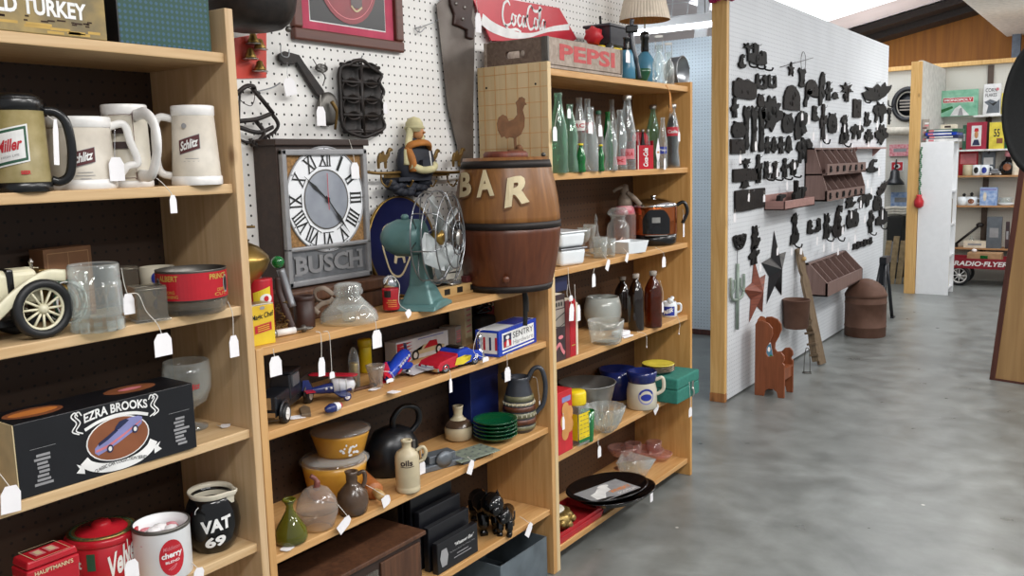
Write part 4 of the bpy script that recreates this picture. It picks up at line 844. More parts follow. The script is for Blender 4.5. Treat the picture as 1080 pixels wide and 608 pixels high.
b=MB();a=math.radians(90+30*2.05)
def hand(a,L,m,e,wv):b.ribbon(S,[(-.012*math.cos(a),zc-.012*math.sin(a)),(L*.3*math.cos(a),zc+L*.3*math.sin(a)),(L*.62*math.cos(a),zc+L*.62*math.sin(a)),(L*math.cos(a),zc+L*math.sin(a))],wv,m,e,4)
hand(math.radians(141),R_*.72,'black print',.010,[.005,.004,.006,.011,.003,.001]);hand(math.radians(-52),R_*.86,'black print',.012,[.006,.004,.005,.013,.004,.001])
b.oval(S,0,zc,.014,.014,'black print',.013,14,1);b.build('hands',dial,'black hands')
b=MB();b.ribbon(S,[(.0,zc+R_*.5),(0,zc),(.001,zc-R_*.2)],.0022,'red print',.0135,2);b.build('second_hand',dial,'red second hand')
tagx('white price tag hanging down in front of the clock top corner',xf+.012,[(368,147),(372,160)],(374,173),10,17)
z=zB
a=at(266,367,2,z);c_=at(289,361.5,2,z);y0=at(270,360,0,-1.735).y
T=thing('spice_tin','yellow tin with black script and red panel, left end of clock shelf','tin',(-1.735,1.407,z),R90-.1)
w,h=.066,.097
MB().box(w,.05,h,m='yellow card',z0=True).build('box_body',T,bevel=.002)
b=MB();b.box(w*.98,.049,.003,(0,0,h),'tin',z0=True);b.build('lid',T,'bare metal lid',bevel=.001)
b=MB();S=skew(plane(-.025),.12);b.text('Magic Chef',S,0,h*.72,w*.9,.017,'black print',.02,0,.001);b.poly(S,[(-w*.38,h*.32),(w*.36,h*.32),(w*.36,h*.54),(-w*.38,h*.54)],'orange print',.0008)
b.poly(S,[(-w*.36,h*.34),(w*.34,h*.34),(w*.34,h*.52),(-w*.36,h*.52)],'red print',.0012);b.oval(plane(-.025),.0,h*.93,.014,.008,'grey print',.001)
for q in range(3):b.rect(S,0,h*(.38+.05*q),w*.5,.0016,'yellow print',.0016,nx=1)
b.build('lettering',T,'black script and red panel')
p=base(276,336,z,0);
T=thing('food_tin','red and yellow round tin behind the yellow script tin','tin',(-1.80,1.478,z),face((-1.8,1.478)))
MB().lathe([(.029,0),(.03,.003),(.03,.145),(.029,.148),(0,.147)],'red tin',28).build('can',T)
b=MB();S=cyl(.0302);b.poly(S,[(-.02,.07),(.024,.085),(.024,.13),(-.02,.115)],'yellow print',.001);b.oval(S,.012,.1,.03,.024,'white print',.0016);b.oval(S,.012,.1,.012,.014,'red print',.0022);b.build('label_patch',T,'yellow and white label')
lx,ly=-1.845,1.44;p=Vector((lx,ly,z));s=psz((lx,ly,1.3));zt=zat(279,297,p);zm=zat(279,275,p);zk=zat(276,255,p);ztop=zat(270,230,p)
T=thing('oil_lamp','brass oil lamp without chimney tucked behind the first bookcase','oil lamp',p,0)
r=.085
MB().lathe([(.05,0),(.052,.01),(.03,.02),(.02,.05),(.03,zt-z-.03),(.05,zt-z),(r*.9,zm-z-.02),(r,zm-z),(r*.97,zm-z+.012),(r*.7,zk-z-.012),(r*.42,zk-z),(0,zk-z+.002)],'brass',40).build('font',T)
b=MB();zz=zk-z
b.lathe([(r*.42,zz),(r*.46,zz+.006),(.02,zz+.012),(.02,zz+.03),(.03,zz+.034),(.03,zz+.05),(.024,zz+.052),(.024,zz+.07),(.02,zz+.074),(0,zz+.074)],'old brass',24,(-0,0,0))
for i in range(10):b.box(.003,.002,.016,(.027,0,zz+.075),'old brass',RZ(2*PI*i/10),z0=True)
b.build('burner',T,'dark burner with gallery prongs')
b=MB();b.tube([(.03,.0,zz+.04),(.06,.02,zz+.04)],.003,'old brass',6);b.build('wick_knob',T)
p=base(322,347,z,.025);s=psz(p);T=thing('leather_holder','reddish brown leather tube standing left of the glass inkwell','holder',p,face(p))
h=zat(322,312,p)-z;r=10.5*s
MB().lathe([(r,0),(r*1.02,.004),(r*1.05,h),(r*.92,h),(r*.9,.01),(0,.01)],'leather',24).build('tube',T)
b=MB();b.lathe([(r*1.06,h-.012),(r*1.1,h-.008),(r*1.1,h-.001),(r*1.05,h)],'leather',24);b.build('rolled_rim',T)
p=base(305,352,z,.035);T=thing('tool_handle','old tool with blue grey grip and green ball end leaning by clock','tool',p,face(p));s=psz(p)
b=MB();b.tube(smoothline([(.01,.0,.004),(-.004,.01,.05),(-.018,.025,.1),(-.02,.03,.14)],6),.010,'leather',10,flat=.5);b.build('strap',T,'dark leather strap')
b=MB();b.tube(smoothline([(.012,.02,.06),(.0,.03,.11),(-.012,.035,.16)],6),.011,'pewter',12);b.build('grip',T,'blue grey grip')
b=MB();b.ball(.017,(-.018,.038,.178),'sprite green',18);b.build('ball',T,'green glass ball')
p=base(294,352,z,.03);T=thing('brass_chain','tangled brass chain heaped beside the yellow tin','chain',p,face(p))
b=MB();L=smoothline([(-.02,.0,.006),(0,.02,.02),(.015,.0,.04),(.0,.02,.055),(.02,.01,.075),(.03,.02,.05),(.02,-.01,.02),(.0,-.01,.008)],5)
for i,q in enumerate(L):
 M=TR(*q)@RZ(i*1.3)@RX(i*R90);b.M=M;b.tube([(.006*math.cos(2*PI*k/10),.0042*math.sin(2*PI*k/10),0)for k in range(10)],.0013,'old brass',5,True)
b.M=None;b.build('links',T)
p=base(303,355,z,.0);T=thing('syringe','white tubed metal syringe lying at the clock shelf edge','syringe',(p.x-.006,p.y,z+.0),R90-.12);s=psz(p)
b=MB();b.M=TR(0,0,.011)@RY(R90);b.lathe([(0,-.03),(.009,-.03),(.009,.028),(0,.028)],'white plastic',16);b.build('barrel',T,'white tube')
b=MB();b.M=TR(0,0,.011)@RY(R90);b.lathe([(0,-.042),(.011,-.042),(.011,-.03),(0,-.03)],'tin',16);b.lathe([(.004,.028),(.004,.05),(.01,.052),(.01,.058),(0,.058)],'dull steel',14);b.M=TR(.068,0,.010);b.tube([(.012*math.cos(2*PI*k/16),.008*math.sin(2*PI*k/16),0)for k in range(16)],.0034,'dull steel',6,True);b.build('fittings',T,'metal ends with ring')
p=base(369,345,z,.078);s=psz(p);h=zat(372,297,p)-z;r=30.5*s
T=thing('glass_jar','clear bell shaped glass jar with cloth strap on the clock shelf','glass jar',p,face(p))
MB().lathe([(r*.92,0),(r*1.0,.004),(r*1.0,.012),(r*.93,.03),(r*.72,h*.42),(r*.5,h*.58),(r*.42,h*.66),(r*.5,h*.7),(r*.52,h*.78),(r*.46,h*.86),(r*.47,h*.92),(r*.35,h*.97),(0,h),(0,h-.004),(r*.33,h*.94),(r*.4,h*.9),(r*.38,h*.68),(r*.66,h*.4),(r*.88,.03),(r*.93,.006)],'clear glass',40).build('body',T)
b=MB();b.lathe([(r*.2,.004),(r*.25,.03),(r*.5,.045),(r*.3,h*.4),(0,h*.42)],'clear glass',28);b.build('inner_funnel',T)
b=MB()
for q in([(-r*.5,-.02,h*.72),(-r*.8,-.03,h*.9),(-r*1.1,-.02,h*.82),(-r*1.05,-.02,h*.62),(-r*.7,-.03,h*.55),(-r*.5,-.03,h*.66)],[(-r*.6,-.03,h*.58),(-r*.95,-.03,h*.5),(-r*1.15,-.03,h*.36),(-r*1.4,-.03,h*.2),(-r*1.5,-.02,.03)],[(-r*1.0,-.035,h*.3),(-r*1.3,-.03,.05),(-r*1.5,0,.008)]):
 b.tube(smoothline(q,6),.0065,'tan leather',8,flat=.35)
b.build('strap',T,'grey tan cloth strap')
tagx('white price tag hanging in front of the bell shaped glass jar',FX+.008,[(378,329),(383,322),(391,328),(396,340)],(397,350),12,19)
p=base(413,331,z,.03);s=psz(p);T=thing('red_bottle','small red bottle with rounded silver cap on the clock shelf','bottle',p,face(p));h=zat(413,290,p)-z;r=9*s
b=MB();b.lathe([(r*1.9,0),(r*2.0,.003),(r*1.9,.008),(0,.009)],WALNUT,24);b.build('stand',T,'wooden base')
MB().lathe([(r*.95,.008),(r,.012),(r,h*.62),(r*.92,h*.66),(0,h*.66)],'red tin',24).build('body',T)
b=MB();b.lathe([(r*.9,h*.66),(r*.92,h*.8),(r*.7,h*.93),(r*.3,h*.99),(0,h)],'chrome',24);b.build('cap',T,'silver dome cap')
b=MB();S=cyl(r);b.poly(S,[(-.018,h*.42),(0,h*.42),(0,h*.6),(-.018,h*.6)],'black print',.001);b.text('RED DEVIL',S,.005,h*.34,.026,.005,'gold print',0,0,.001);b.rect(S,.002,h*.28,.03,.002,'gold print',.001);b.build('label_patch',T);b=MB()
bpy.data.objects.remove(T.children[-1])
b=MB();S=cyl(r);b.poly(S,[(-.02,h*.42),(-.002,h*.42),(-.002,h*.6),(-.02,h*.6)],'black print',.001)
for q in range(4):b.rect(S,.004,h*(.18+.05*q),.026,.0022,'orange print',.001)
b.build('label_patch',T,'dark and orange print')
tagx('white string tag lying from the small red bottle to shelf edge',FX+.004,[(405,300),(412,291),(421,300),(421,320)],(432,329),7,8,tilt=1.)
p=base(446,327,z,.05);s=psz(p)
T=thing('desk_fan','teal vintage electric desk fan with wire cage and pale blades','fan',p,math.radians(110))
b=MB();b.prism([(-.085,0),(.085,0),(.075,.012),(.03,.024),(-.03,.024),(-.075,.012)],.135,'teal paint',TR(0,.0675,0));b.build('base',T,bevel=.005,seg=3)
hz=zat(440,251,p)-z
b=MB();b.add([(x*sx,y*sy,zz)for zz,sx,sy in((.018,.055,.05),(.07,.034,.03),(hz-.03,.022,.022))for x,y in((-1,-1),(1,-1),(1,1),(-1,1))],[(i*4+k,i*4+(k+1)%4,i*4+4+(k+1)%4,i*4+4+k)for i in range(2)for k in range(4)]+[(8,9,10,11)],'teal paint');b.build('neck',T,bevel=.008,seg=3)
MO=TR(0,.03,hz)@RX(R90)
b=MB();b.lathe([(0,-.09),(.02,-.088),(.042,-.07),(.055,-.04),(.056,.0),(.055,.035),(.045,.042),(0,.043)],'teal paint',32,M=MO);b.build('motor',T,bevel=0)
b=MB();b.lathe([(0,0),(.01,0),(.012,.012),(.006,.018),(0,.018)],'teal paint',12,(0,.045,hz+.052));b.build('oil_cap',T)
b=MB();b.lathe([(0,.04),(.012,.04),(.012,.07),(.022,.072),(.022,.1),(.01,.106),(0,.106)],'brass',20,M=MO);b.build('hub',T,'brass hub')
bl=MB()
for i in range(4):
 M=MO@RZ(2*PI*i/4+.5)@TR(.02,0,.085)@RX(.5)
 L=[(0,-.014),(.02,-.04),(.055,-.062),(.095,-.05),(.114,0),(.1,.042),(.06,.055),(.02,.034),(0,.014)]
 bl2=MB();bl2.add([(x,y,.012*(y/.04)**2)for x,y in L]+[(x,y,.0015+.012*(y/.04)**2)for x,y in L],[tuple(range(9)),tuple(reversed(range(9,18)))]+[(k,(k+1)%9,(k+1)%9+9,k+9)for k in range(9)],'frosted plastic',True,M);bl2.build('blade',T,'pale grey blade')
b=MB()
for rr,zz in((.132,.05),(.138,.085),(.13,.125),(.09,.14),(.05,.148),(.022,.15)):b.tube([MO@Vector((rr*math.cos(2*PI*k/40),rr*math.sin(2*PI*k/40),zz))for k in range(40)],.0022,'steel',6,True)
for i in range(8):
 a=2*PI*i/8+.2;b.tube(smoothline([MO@Vector((q*math.cos(a),q*math.sin(a),zz))for q,zz in((.05,.035),(.132,.05),(.138,.085),(.13,.125),(.022,.15))],3),.0019,'steel',6)
b.lathe([(0,.149),(.024,.149),(.024,.153),(0,.154)],'tin',20,M=MO);b.build('cage',T,'steel wire cage')
b=MB();b.tube(smoothline([(0,.05,.03),(.06,.09,.01),(.02,.13,.01)],6),.004,'black plastic',6);b.build('power_cord',T)
a=at(424,300,2,z);pc=at(423,253,0,-1.945)
T=thing('serving_tray','round deep blue tin tray with gold rim and crest, leaning behind the fan','tray',(-1.94,pc.y,z),R90)
R_=.16;hh=R_;M=TR(0,0,.001)@RX(-.1)@TR(0,0,R_+.001)@RX(R90)
b=MB();b.lathe([(0,0),(R_*.9,0),(R_*.96,.018),(R_,.02),(R_,.016),(R_*.93,-.004),(0,-.004)],'deep blue tin',56,M=M);b.build('dish',T)
b=MB();b.lathe([(R_*.975,.0185),(R_*.985,.024),(R_*1.01,.022),(R_*1.005,.012)],'brass',56,M=M);b.build('rim',T,'gold rim')
b=MB();SM=lambda x,y,e:M@Vector((x,y,e+.0005))
Sh=[(-.075,.03),(-.06,.065),(-.01,.078),(.045,.07),(.075,.04),(.07,0),(.03,-.06),(-.01,-.095),(-.05,-.08),(-.07,-.02)]
b.ribbon(SM,Sh+[Sh[0],Sh[1]],.007,'cream letter',.001);b.build('crest_outline',T,'gold crest outline')
b=MB()
for ox,oz,k_ in((-.03,.015,1),(.0,-.03,1.1),(.02,.03,.8)):
 b.poly(SM,[(ox+k_*x,oz+k_*y)for x,y in((-.03,-.018),(-.02,-.022),(-.012,-.005),(.008,-.006),(.012,-.024),(.02,-.022),(.02,.0),(.026,.014),(.018,.026),(.006,.018),(-.014,.016),(-.026,.026),(-.022,.008))],'cream letter',.001)
b.build('crest_lions',T,'gold heraldic animals')
p0=at(455,314,2,z);p1=at(510,303,2,z);
T=thing('spirit_level','worn wooden spirit level lying on the clock shelf right of the fan','level',(-1.80,2.262,z),R90-.0)
L=.215
b=MB();b.box(L,.03,.034,m=YSTICK,z0=True);b.build('stock',T,bevel=.002)
b=MB()
for xx in(-.06,.005,.075):b.box(.028,.032,.018,(xx,0,.009),'black print',z0=True)
b.build('vial_windows',T,'dark vial windows');b=MB();b.box(.004,.031,.035,(L/2+.001,0,0),'brass',z0=True);b.build('end_cap',T,'brass end')
T=thing('desk_radio','cream plastic radio box on the clock shelf before the barrel','radio',(-1.87,2.325,z+.0),R90-.05)
b=MB();b.box(.115,.06,.035,(0,0,.0),'dark shelf',z0=True);b.build('base',T);b=MB();b.box(.12,.065,.05,(0,0,.035),'cream enamel',z0=True);b.build('case',T,bevel=.006,seg=3)
b=MB();b.box(.022,.002,.026,(.04,-.0335,.06),'dark print');b.box(.05,.002,.004,(-.02,-.0335,.068),'dull steel');b.build('panel',T,'dark dial window')
b=MB();b.tube(smoothline([(.0,-.02,.085),(.004,-.02,.11),(.02,-.02,.13),(.0,-.03,.12),(-.008,-.03,.13)],5),.0015,'string',5);b.build('string',T)
T=thing('belt_buckle','small silver buckle on top of the wooden spirit level','buckle',(-1.80,2.255,z+.034),R90)
b=MB();b.tube(smoothline([(-.025,-.012,.005),(.025,-.012,.005),(.025,.012,.014),(-.025,.012,.014)],3,True),.003,'tin',6,True);b.box(.04,.02,.008,(0,0,.008),'pewter');b.build('body',T)
T=thing('ring_box','tiny dark red box resting on the spirit level by the radio','box',(-1.80,2.325,z+.034),R90)
b=MB();b.box(.03,.025,.016,m='maroon print',z0=True);b.build('box_body',T,bevel=.002);b=MB();b.box(.031,.026,.006,(0,0,.016),'maroon print',z0=True);b.build('lid',T,bevel=.002)
T=thing('wooden_box','low brown wooden box with red tint in front of the barrel foot','wooden box',(-1.945,2.395,z),R90);T.scale=(.6,.6,1)
b=MB();b.box(.1,.06,.085,m=REDOAK,z0=True);b.build('body',T,bevel=.003);b=MB();b.box(.106,.066,.01,(0,0,.085),REDOAK,z0=True);b.build('lid',T,bevel=.003)
tagx('white price tags bunched on the radio before the barrel',-1.80,[(520,288),(517,282),(524,277)],(519,290),6,9,tilt=.5)
T=thing('leather_strap','black leather strap hanging down over the edge of the clock shelf','strap',(FX+.006,2.455,z+.002),R90)
b=MB();b.tube(smoothline([(-.01,.10,.06),(.0,.05,.012),(.004,.0,.006),(.008,-.008,-.02),(.01,-.008,-.08),(.006,-.008,-.125)],6),.008,'black matte',8,flat=.3);b.build('strap',T)
b=MB();b.tube(smoothline([(.006,.03,.014),(.012,.0,.008),(.02,-.012,-.03),(.022,-.012,-.08)],6),.0022,'dull steel',6);b.build('wire',T,'grey wire')
bx,by_=-1.735,2.474;r=.178;h=.438
T=thing('wooden_barrel','varnished wooden keg with BAR letters standing at the shelf corner','barrel',(bx,by_,z),face((bx,by_)))
prof=[(r*.80,0)]+[(r*(.80+.20*math.sin(PI*i/16)),h*i/16)for i in range(17)]
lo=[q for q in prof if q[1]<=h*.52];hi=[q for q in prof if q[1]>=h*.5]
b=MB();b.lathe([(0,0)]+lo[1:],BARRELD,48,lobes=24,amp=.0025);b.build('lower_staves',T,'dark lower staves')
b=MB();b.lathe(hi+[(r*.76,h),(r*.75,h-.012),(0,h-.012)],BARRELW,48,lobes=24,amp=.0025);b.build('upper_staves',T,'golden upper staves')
for zz,hw in((.012,.02),(h*.5,.022),(h-.022,.024)):
 b=MB();f=lambda q:r*(.80+.20*math.sin(PI*max(0,min(1,q/h))))+.0025
 b.lathe([(f(zz-hw/2)-.004,zz-hw/2),(f(zz-hw/2),zz-hw/2),(f(zz+hw/2),zz+hw/2),(f(zz+hw/2)-.004,zz+hw/2)],'hoop iron',48);b.build('hoop',T,'dark iron hoop')
b=MB();b.lathe([(r*.42,h-.012),(r*.42,h+.012),(r*.38,h+.02),(0,h+.02)],REDOAK,32);b.build('lid',T,'red brown lid')
b=MB();b.ball(.008,(r*.7,-.03,h+.006),'dull steel',10);b.tube([(r*.7,-.03,h-.02),(r*.7,-.03,h+.006)],.003,'dull steel',6);b.build('knob',T)
rf=lambda zz:r*(.80+.20*math.sin(PI*zz/h))+.002
for t_,x,zz,w_,h_,k_ in(('B',-.150,.352,.066,.085,.1),('A',-.068,.355,.064,.09,.1),('R',.032,.33,.085,.098,.22)):
 b=MB();S=skew(cyl(rf),k_,x)
 for e in(.001,.0025,.004):b.text(t_,S,x,zz,w_,h_,'rust',.055,.12 if t_=='R' else 0,e,cuts=5)
 b.text(t_,S,x,zz+.003,w_*.94,h_*.93,'cream letter',.04,.12 if t_=='R' else 0,.0055,cuts=5);b.build('letter',T,'cream wooden letter')
b=MB();b.M=TR(-.01,-r*.93,.05)@RX(R90);b.lathe([(0,0),(.012,0),(.012,.01),(.007,.014),(0,.014)],BARRELD,16);b.build('bung',T)
T2=thing('rooster_figure','rusty flat metal rooster standing on top of the keg','rooster',(bx+.02,by_+.03,z+h+.02),face((bx,by_))+.1)
P=[(-.004,.0),(.004,0),(.004,.045),(.02,.055),(.032,.08),(.034,.11),(.028,.135),(.034,.15),(.042,.152),(.036,.16),(.036,.172),(.026,.178),(.016,.176),(.012,.168),(.004,.16),(.008,.145),(.008,.12),(-.004,.105),(-.02,.1),(-.026,.115),(-.04,.122),(-.054,.112),(-.06,.092),(-.058,.07),(-.05,.055),(-.046,.045),(-.036,.05),(-.03,.042),(-.018,.046),(-.006,.044)]
b=MB();b.prism(P,.005,'rust',TR(0,.0025,0));b.build('body',T2,bevel=.001)
b=MB();b.box(.05,.03,.006,(0,0,0),'rust',z0=True);b.ball(.012,(.012,-.004,.01),'rust',10);b.build('foot',T2)
T,p=hang('hanging_camel_rack','brass key rack with four little camels above the blue tray','key rack',442,184)
L=wl([(383,181),(402,183),(440,181),(480,182),(499,178)],WX+.05,p)
b=MB();b.tube(smoothline([(x,-.05,zz)for x,zz in L],5),.005,'old brass',8);b.box(.30,.03,.012,((L[0][0]+L[-1][0])/2,-.03,L[2][1]-.012),'old brass');b.build('rail',T)
camel=[(-.022,0),(-.018,0),(-.016,.02),(.008,.02),(.01,0),(.014,0),(.015,.022),(.02,.03),(.03,.04),(.034,.052),(.046,.054),(.044,.062),(.034,.066),(.026,.058),(.018,.044),(.008,.042),(.002,.056),(-.006,.042),(-.012,.05),(-.02,.038),(-.024,.022)]
for a,c_ in((404,178),(434,179),(455,178),(482,176)):
 x,zz=wl([(a,c_)],WX+.05,p)[0];b=MB();b.prism(camel,.010,'old brass',TR(x,-.045,zz));b.build('camel',T,'brass camel figure',bevel=.002)
for a in(402,425,450,472,492):
 x,zz=wl([(a,188)],WX+.05,p)[0];b=MB();b.tube(smoothline([(x,-.05,zz+.015),(x,-.052,zz-.012),(x+.01,-.066,zz-.028),(x+.014,-.078,zz-.012)],5),.003,'old brass',7);b.ball(.005,(x+.014,-.078,zz-.010),'old brass',8);b.build('hook',T)
T,p=hang('bust_bracket','dark blue carved foliage bracket carrying the robed bust on the pegboard','bracket',428,197)
x,zz=wl([(432,196)],WX+.05,p)[0];b=MB()
b.box(.16,.075,.012,(x,-.04,zz+.022),'robe navy')
for i in range(26):
 a=PI*i/25;q=.105*(.6+.4*random.random());b.ball(.017,(x-math.cos(a)*q*1.05,-.03-.03*random.random(),zz+.01-math.sin(a)*.05*random.random()),'robe navy',8,sx=1.4,sz=.8)
b.build('body',T)
p=at(439,183,0,WX+.05);T=thing('robed_bust','painted plaster bust of a man in cream headcloth and orange shawl','bust',(WX+.05,p.y,zz+at(428,197,0,WX).z+.028),R90+.0)
s=psz(p);z_=T.location.z;hz=zat(436,127,Vector((WX+.05,p.y,0)))-z_
b=MB();prof=[(.058,0),(.066,hz*.12),(.068,hz*.3),(.06,hz*.48),(.036,hz*.58),(.02,hz*.62),(.018,hz*.68)]
b.lathe(prof,'robe navy',26,sx=1.25,sy=.55)
b.ball(hz*.125,(.008,-.006,hz*.79),'olive skin',20,sx=.82,sy=.95,sz=1.15)
b.lathe([(.005,0),(.003,.008),(0,.012)],'olive skin',8,M=TR(.012,-.026,hz*.78)@RX(R90));body_=b.build('body',T,weld=False)
b=MB();b.lathe([(hz*.15,-.012),(hz*.16,0),(hz*.15,.018),(hz*.1,.032),(0,.038)],'robe cream',22,(.004,.004,hz*.86),sy=1.05);b.tube([(hz*.15*math.cos(2*PI*k/20)+.004,hz*.155*math.sin(2*PI*k/20)+.004,hz*.87)for k in range(20)],.006,'robe cream',8,True)
b.tube(smoothline([(-.02,.0,hz*.84),(-.034,-.004,hz*.66),(-.05,-.012,hz*.45),(-.06,-.02,hz*.2)],6),[.014]*12+[.02]*7,'robe cream',10,flat=.6);b.tube(smoothline([(.03,.006,hz*.8),(.045,-.004,hz*.45),(.062,-.012,hz*.2)],6),.015,'robe cream',10,flat=.6);b.build('headcloth',T,'cream headcloth')
b=MB();b.tube(smoothline([(-.05,-.004,hz*.4),(-.05,-.018,hz*.54),(-.02,-.04,hz*.6),(.018,-.04,hz*.58),(.044,-.02,hz*.5)],6),.013,'robe orange',10,flat=.7);b.tube(smoothline([(-.052,-.01,hz*.5),(-.054,-.03,hz*.3),(-.05,-.03,hz*.1)],6),.014,'robe orange',10);b.build('shawl',T,'orange shawl')
b=MB();b.tube(smoothline([(-.06,-.028,hz*.2),(-.02,-.045,hz*.12),(.03,-.045,hz*.14),(.07,-.02,hz*.2)],6),.013,'robe cream',10);b.box(.05,.012,.035,(.0,-.046,hz*.2),'robe navy');b.tube([(.012,-.05,hz*.45),(.016,-.054,hz*.15)],.0025,'white print',6);b.build('robe_front',T,'robe with pale sleeves')
z=SB[1]
def small_wheel(T,x,y,r,w,tyre='rubber',rim='white plastic',name='wheel'):
 b=MB();b.M=TR(x,y,r)@RX(R90);b.lathe([(r*.62,-w/2),(r*.9,-w/2),(r,-w/3),(r,w/3),(r*.9,w/2),(r*.62,w/2)],tyre,20);q=b.build(name,T)
 b=MB();b.M=TR(x,y,r)@RX(R90);b.lathe([(0,-w*.45),(r*.64,-w*.45),(r*.64,w*.52),(r*.5,w*.4),(r*.15,w*.4),(r*.12,w*.6),(0,w*.6)],rim,16);q2=b.build('rim',q,'white rim')
 return q
a=base(287,452,z);c_=base(318,426,z)
T=thing('toy_truck','black toy pickup truck with white wheel centres, at left end of toy shelf','toy truck',((a.x+c_.x)/2-.030,(a.y+c_.y)/2+.018,z),math.atan2(c_.y-a.y,c_.x-a.x))
L=(c_-a).length+.02
for x in(-L*.40,L*.36):
 for y in(-.035,.035):small_wheel(T,x,y,.0245,.017)
b=MB();b.box(L*1.05,.05,.02,(0,0,.022),'toy black',z0=True);b.box(L*.42,.056,.035,(-L*.33,0,.04),'toy black',z0=True,taper=.95);b.build('chassis',T,bevel=.004,seg=3)
b=MB();b.box(L*.36,.058,.065,(L*.06,0,.04),'toy black',z0=True,taper=.86);b.box(L*.34,.062,.006,(L*.06,0,.105),'toy black',z0=True);b.build('cab',T,bevel=.005,seg=3)
b=MB();b.box(L*.2,.060,.03,(L*.06,0,.07),'pewter',z0=True);b.build('side_windows',T)
b=MB();b.box(L*.4,.055,.02,(L*.34,0,.035),'toy black',z0=True)
for y in(-.027,.027):b.box(L*.4,.003,.03,(L*.34,y,.045),'toy black',z0=True)
b.build('bed',T,bevel=.002)
for y in(-.035,.035):
 for x in(-L*.40,L*.36):b=MB();b.tube(arcpts(0,0,.001,.001,0,1,1)and[(x+.031*math.cos(t),y,.0245+.031*math.sin(t))for t in[PI*i/8 for i in range(9)]],.006,'toy black',8,flat=.6);b.build('fender',T)
b=MB();b.box(.004,.05,.012,(-L*.55,0,.03),'chrome');b.box(.004,.03,.03,(-L*.54,0,.058),'chrome');b.build('bumper',T,'chrome front')
pt=base(304,443,z);price_tag('white price tag lying flat beside the black toy truck',[pt+Vector((-.02,-.05,.004)),pt+Vector((0,0,.003))],(.03,.045),lying=True,tilt=1.2)
p=base(340,428,z,.02);T=thing('toy_biplane','model biplane with red upper wing, navy body and white nose','toy plane',(-1.765,1.665,z),R90-.45);T.scale=(.62,)*3
b=MB();b.M=TR(0,0,.06)@RY(R90);b.lathe([(.004,-.12),(.012,-.1),(.022,-.02),(.029,.05),(.03,.08),(.022,.095),(0,.098)],'toy navy',20);b.build('body',T)
b=MB();b.M=TR(.055,0,.068)@RY(R90);b.lathe([(.031,-.05),(.0335,0),(.031,.04),(.02,.048),(0,.049)],'toy white',20);b.build('cowl',T,'white nose cowl')
for nm,zz,m_,lab in(('upper_wing',.115,'candy red','red upper wing'),('lower_wing',.045,'toy navy','navy lower wing')):
 b=MB();P=rrect(.055,.22,.02);b.prism(P,.005,m_,TR(.03,0,zz)@RX(R90)@TR(0,.0,0));q=b.build(nm,T,lab,bevel=.0015)
 if zz>.1:q.rotation_euler=(0,0,.9)
b=MB()
for y in(-.07,.07):
 for x in(.015,.045):b.tube([(x,y,.048),(x,y,.112)],.0018,'tin',6)
b.build('struts',T)
b=MB();b.M=TR(.105,0,.062)@RX(.6);b.box(.004,.014,.11,(0,0,0),'tin');b.ball(.007,(.002,0,0),'tin',10);b.build('propeller',T)
b=MB();b.prism([(-.03,0),(.02,0),(.0,.045),(-.025,.045)],.004,'toy navy',TR(-.1,.002,.065));b.box(.04,.1,.004,(-.105,0,.065),'candy red');b.build('tail',T)
for y in(-.03,.03):
 small_wheel(T,.06,y,.018,.012,'toy navy','toy white');b=MB();b.tube([(.06,y,.018),(.05,y*.5,.045)],.002,'tin',6);b.build('gear_leg',T)
b=MB()
for q in range(3):b.ball(.006,(-.03+q*.022,-.0255,.066),'toy white',8)
b.build('windows',T,'white cabin dots')
p=base(322,437,z,.01);T=thing('wooden_airplane','flat grey brown wooden glider piece lying under the biplane','toy plane',(p.x,p.y,z),R90+.9)
b=MB();b.prism([(-.045,-.012),(.02,-.014),(.05,0),(.02,.014),(-.045,.012)],.010,GREYW,RX(R90)@TR(0,.0,0));b.build('body',T,bevel=.002);T.children[0].location=(0,0,.010)
p=base(352,436,z,.01);T=thing('toy_spinner','small red white and blue striped egg shaped spinner at toy shelf edge','toy',(p.x,p.y,z+.012),R90)
b=MB();b.M=RY(R90);b.lathe([(0,-.03),(.008,-.025),(.0125,-.01),(.012,.002)],'toy navy',16);b.lathe([(.012,.002),(.0125,.008),(.010,.02)],'toy white',16);b.lathe([(.0105,.019),(.006,.028),(0,.03)],'candy red',16);b.build('body',T)
T=thing('yellow_cylinder','plain yellow cylinder standing at back of the toy shelf','tube',(-1.93,base(356,400,z).y+.11,z),0)
MB().lathe([(.019,0),(.02,.003),(.02,.10),(.018,.103),(0,.103)],'bright yellow',24).build('body',T);b=MB();b.lathe([(.0205,.08),(.0215,.084),(.0215,.10),(.020,.104),(0,.1045)],'bright yellow',24);b.build('cap',T)
p=base(374.5,411,z,.016);s=psz(p);h=zat(374,366,p)-z;r=5.6*s
T=thing('glass_bullet','clear bullet shaped bottle filled with gold flakes','bottle',p,face(p))
MB().lathe([(r*.98,0),(r*1.05,.002),(r*1.05,h*.6),(r*.95,h*.75),(r*.6,h*.92),(r*.2,h*.99),(0,h)],'clear glass',24).build('glass',T)
b=MB();b.lathe([(0,.003),(r*.92,.004),(r*.94,h*.58),(r*.7,h*.63),(0,h*.6)],'gold paint',20,lobes=5,amp=.05)
for i in range(60):b.ball(.0035,(random.uniform(-.7,.7)*r,random.uniform(-.7,.7)*r,random.uniform(.004,h*.62)),'brass',6,sz=.5)
b.build('gold_flakes',T,'gold flakes').__setitem__('kind','stuff')
p=base(381,413,z,.004);T=thing('pocket_knife','slim dark handled knife lying along the toy shelf edge','knife',(p.x-.008,p.y+.02,z),R90-.1)
b=MB();b.box(.105,.013,.009,(-.02,0,0),WALNUT,z0=True);b.build('handle',T,bevel=.003);b=MB();b.box(.014,.0135,.0095,(.038,0,0),'black plastic',z0=True);b.box(.02,.0132,.0093,(-.065,0,0),'tin',z0=True);b.build('bolsters',T,bevel=.002)
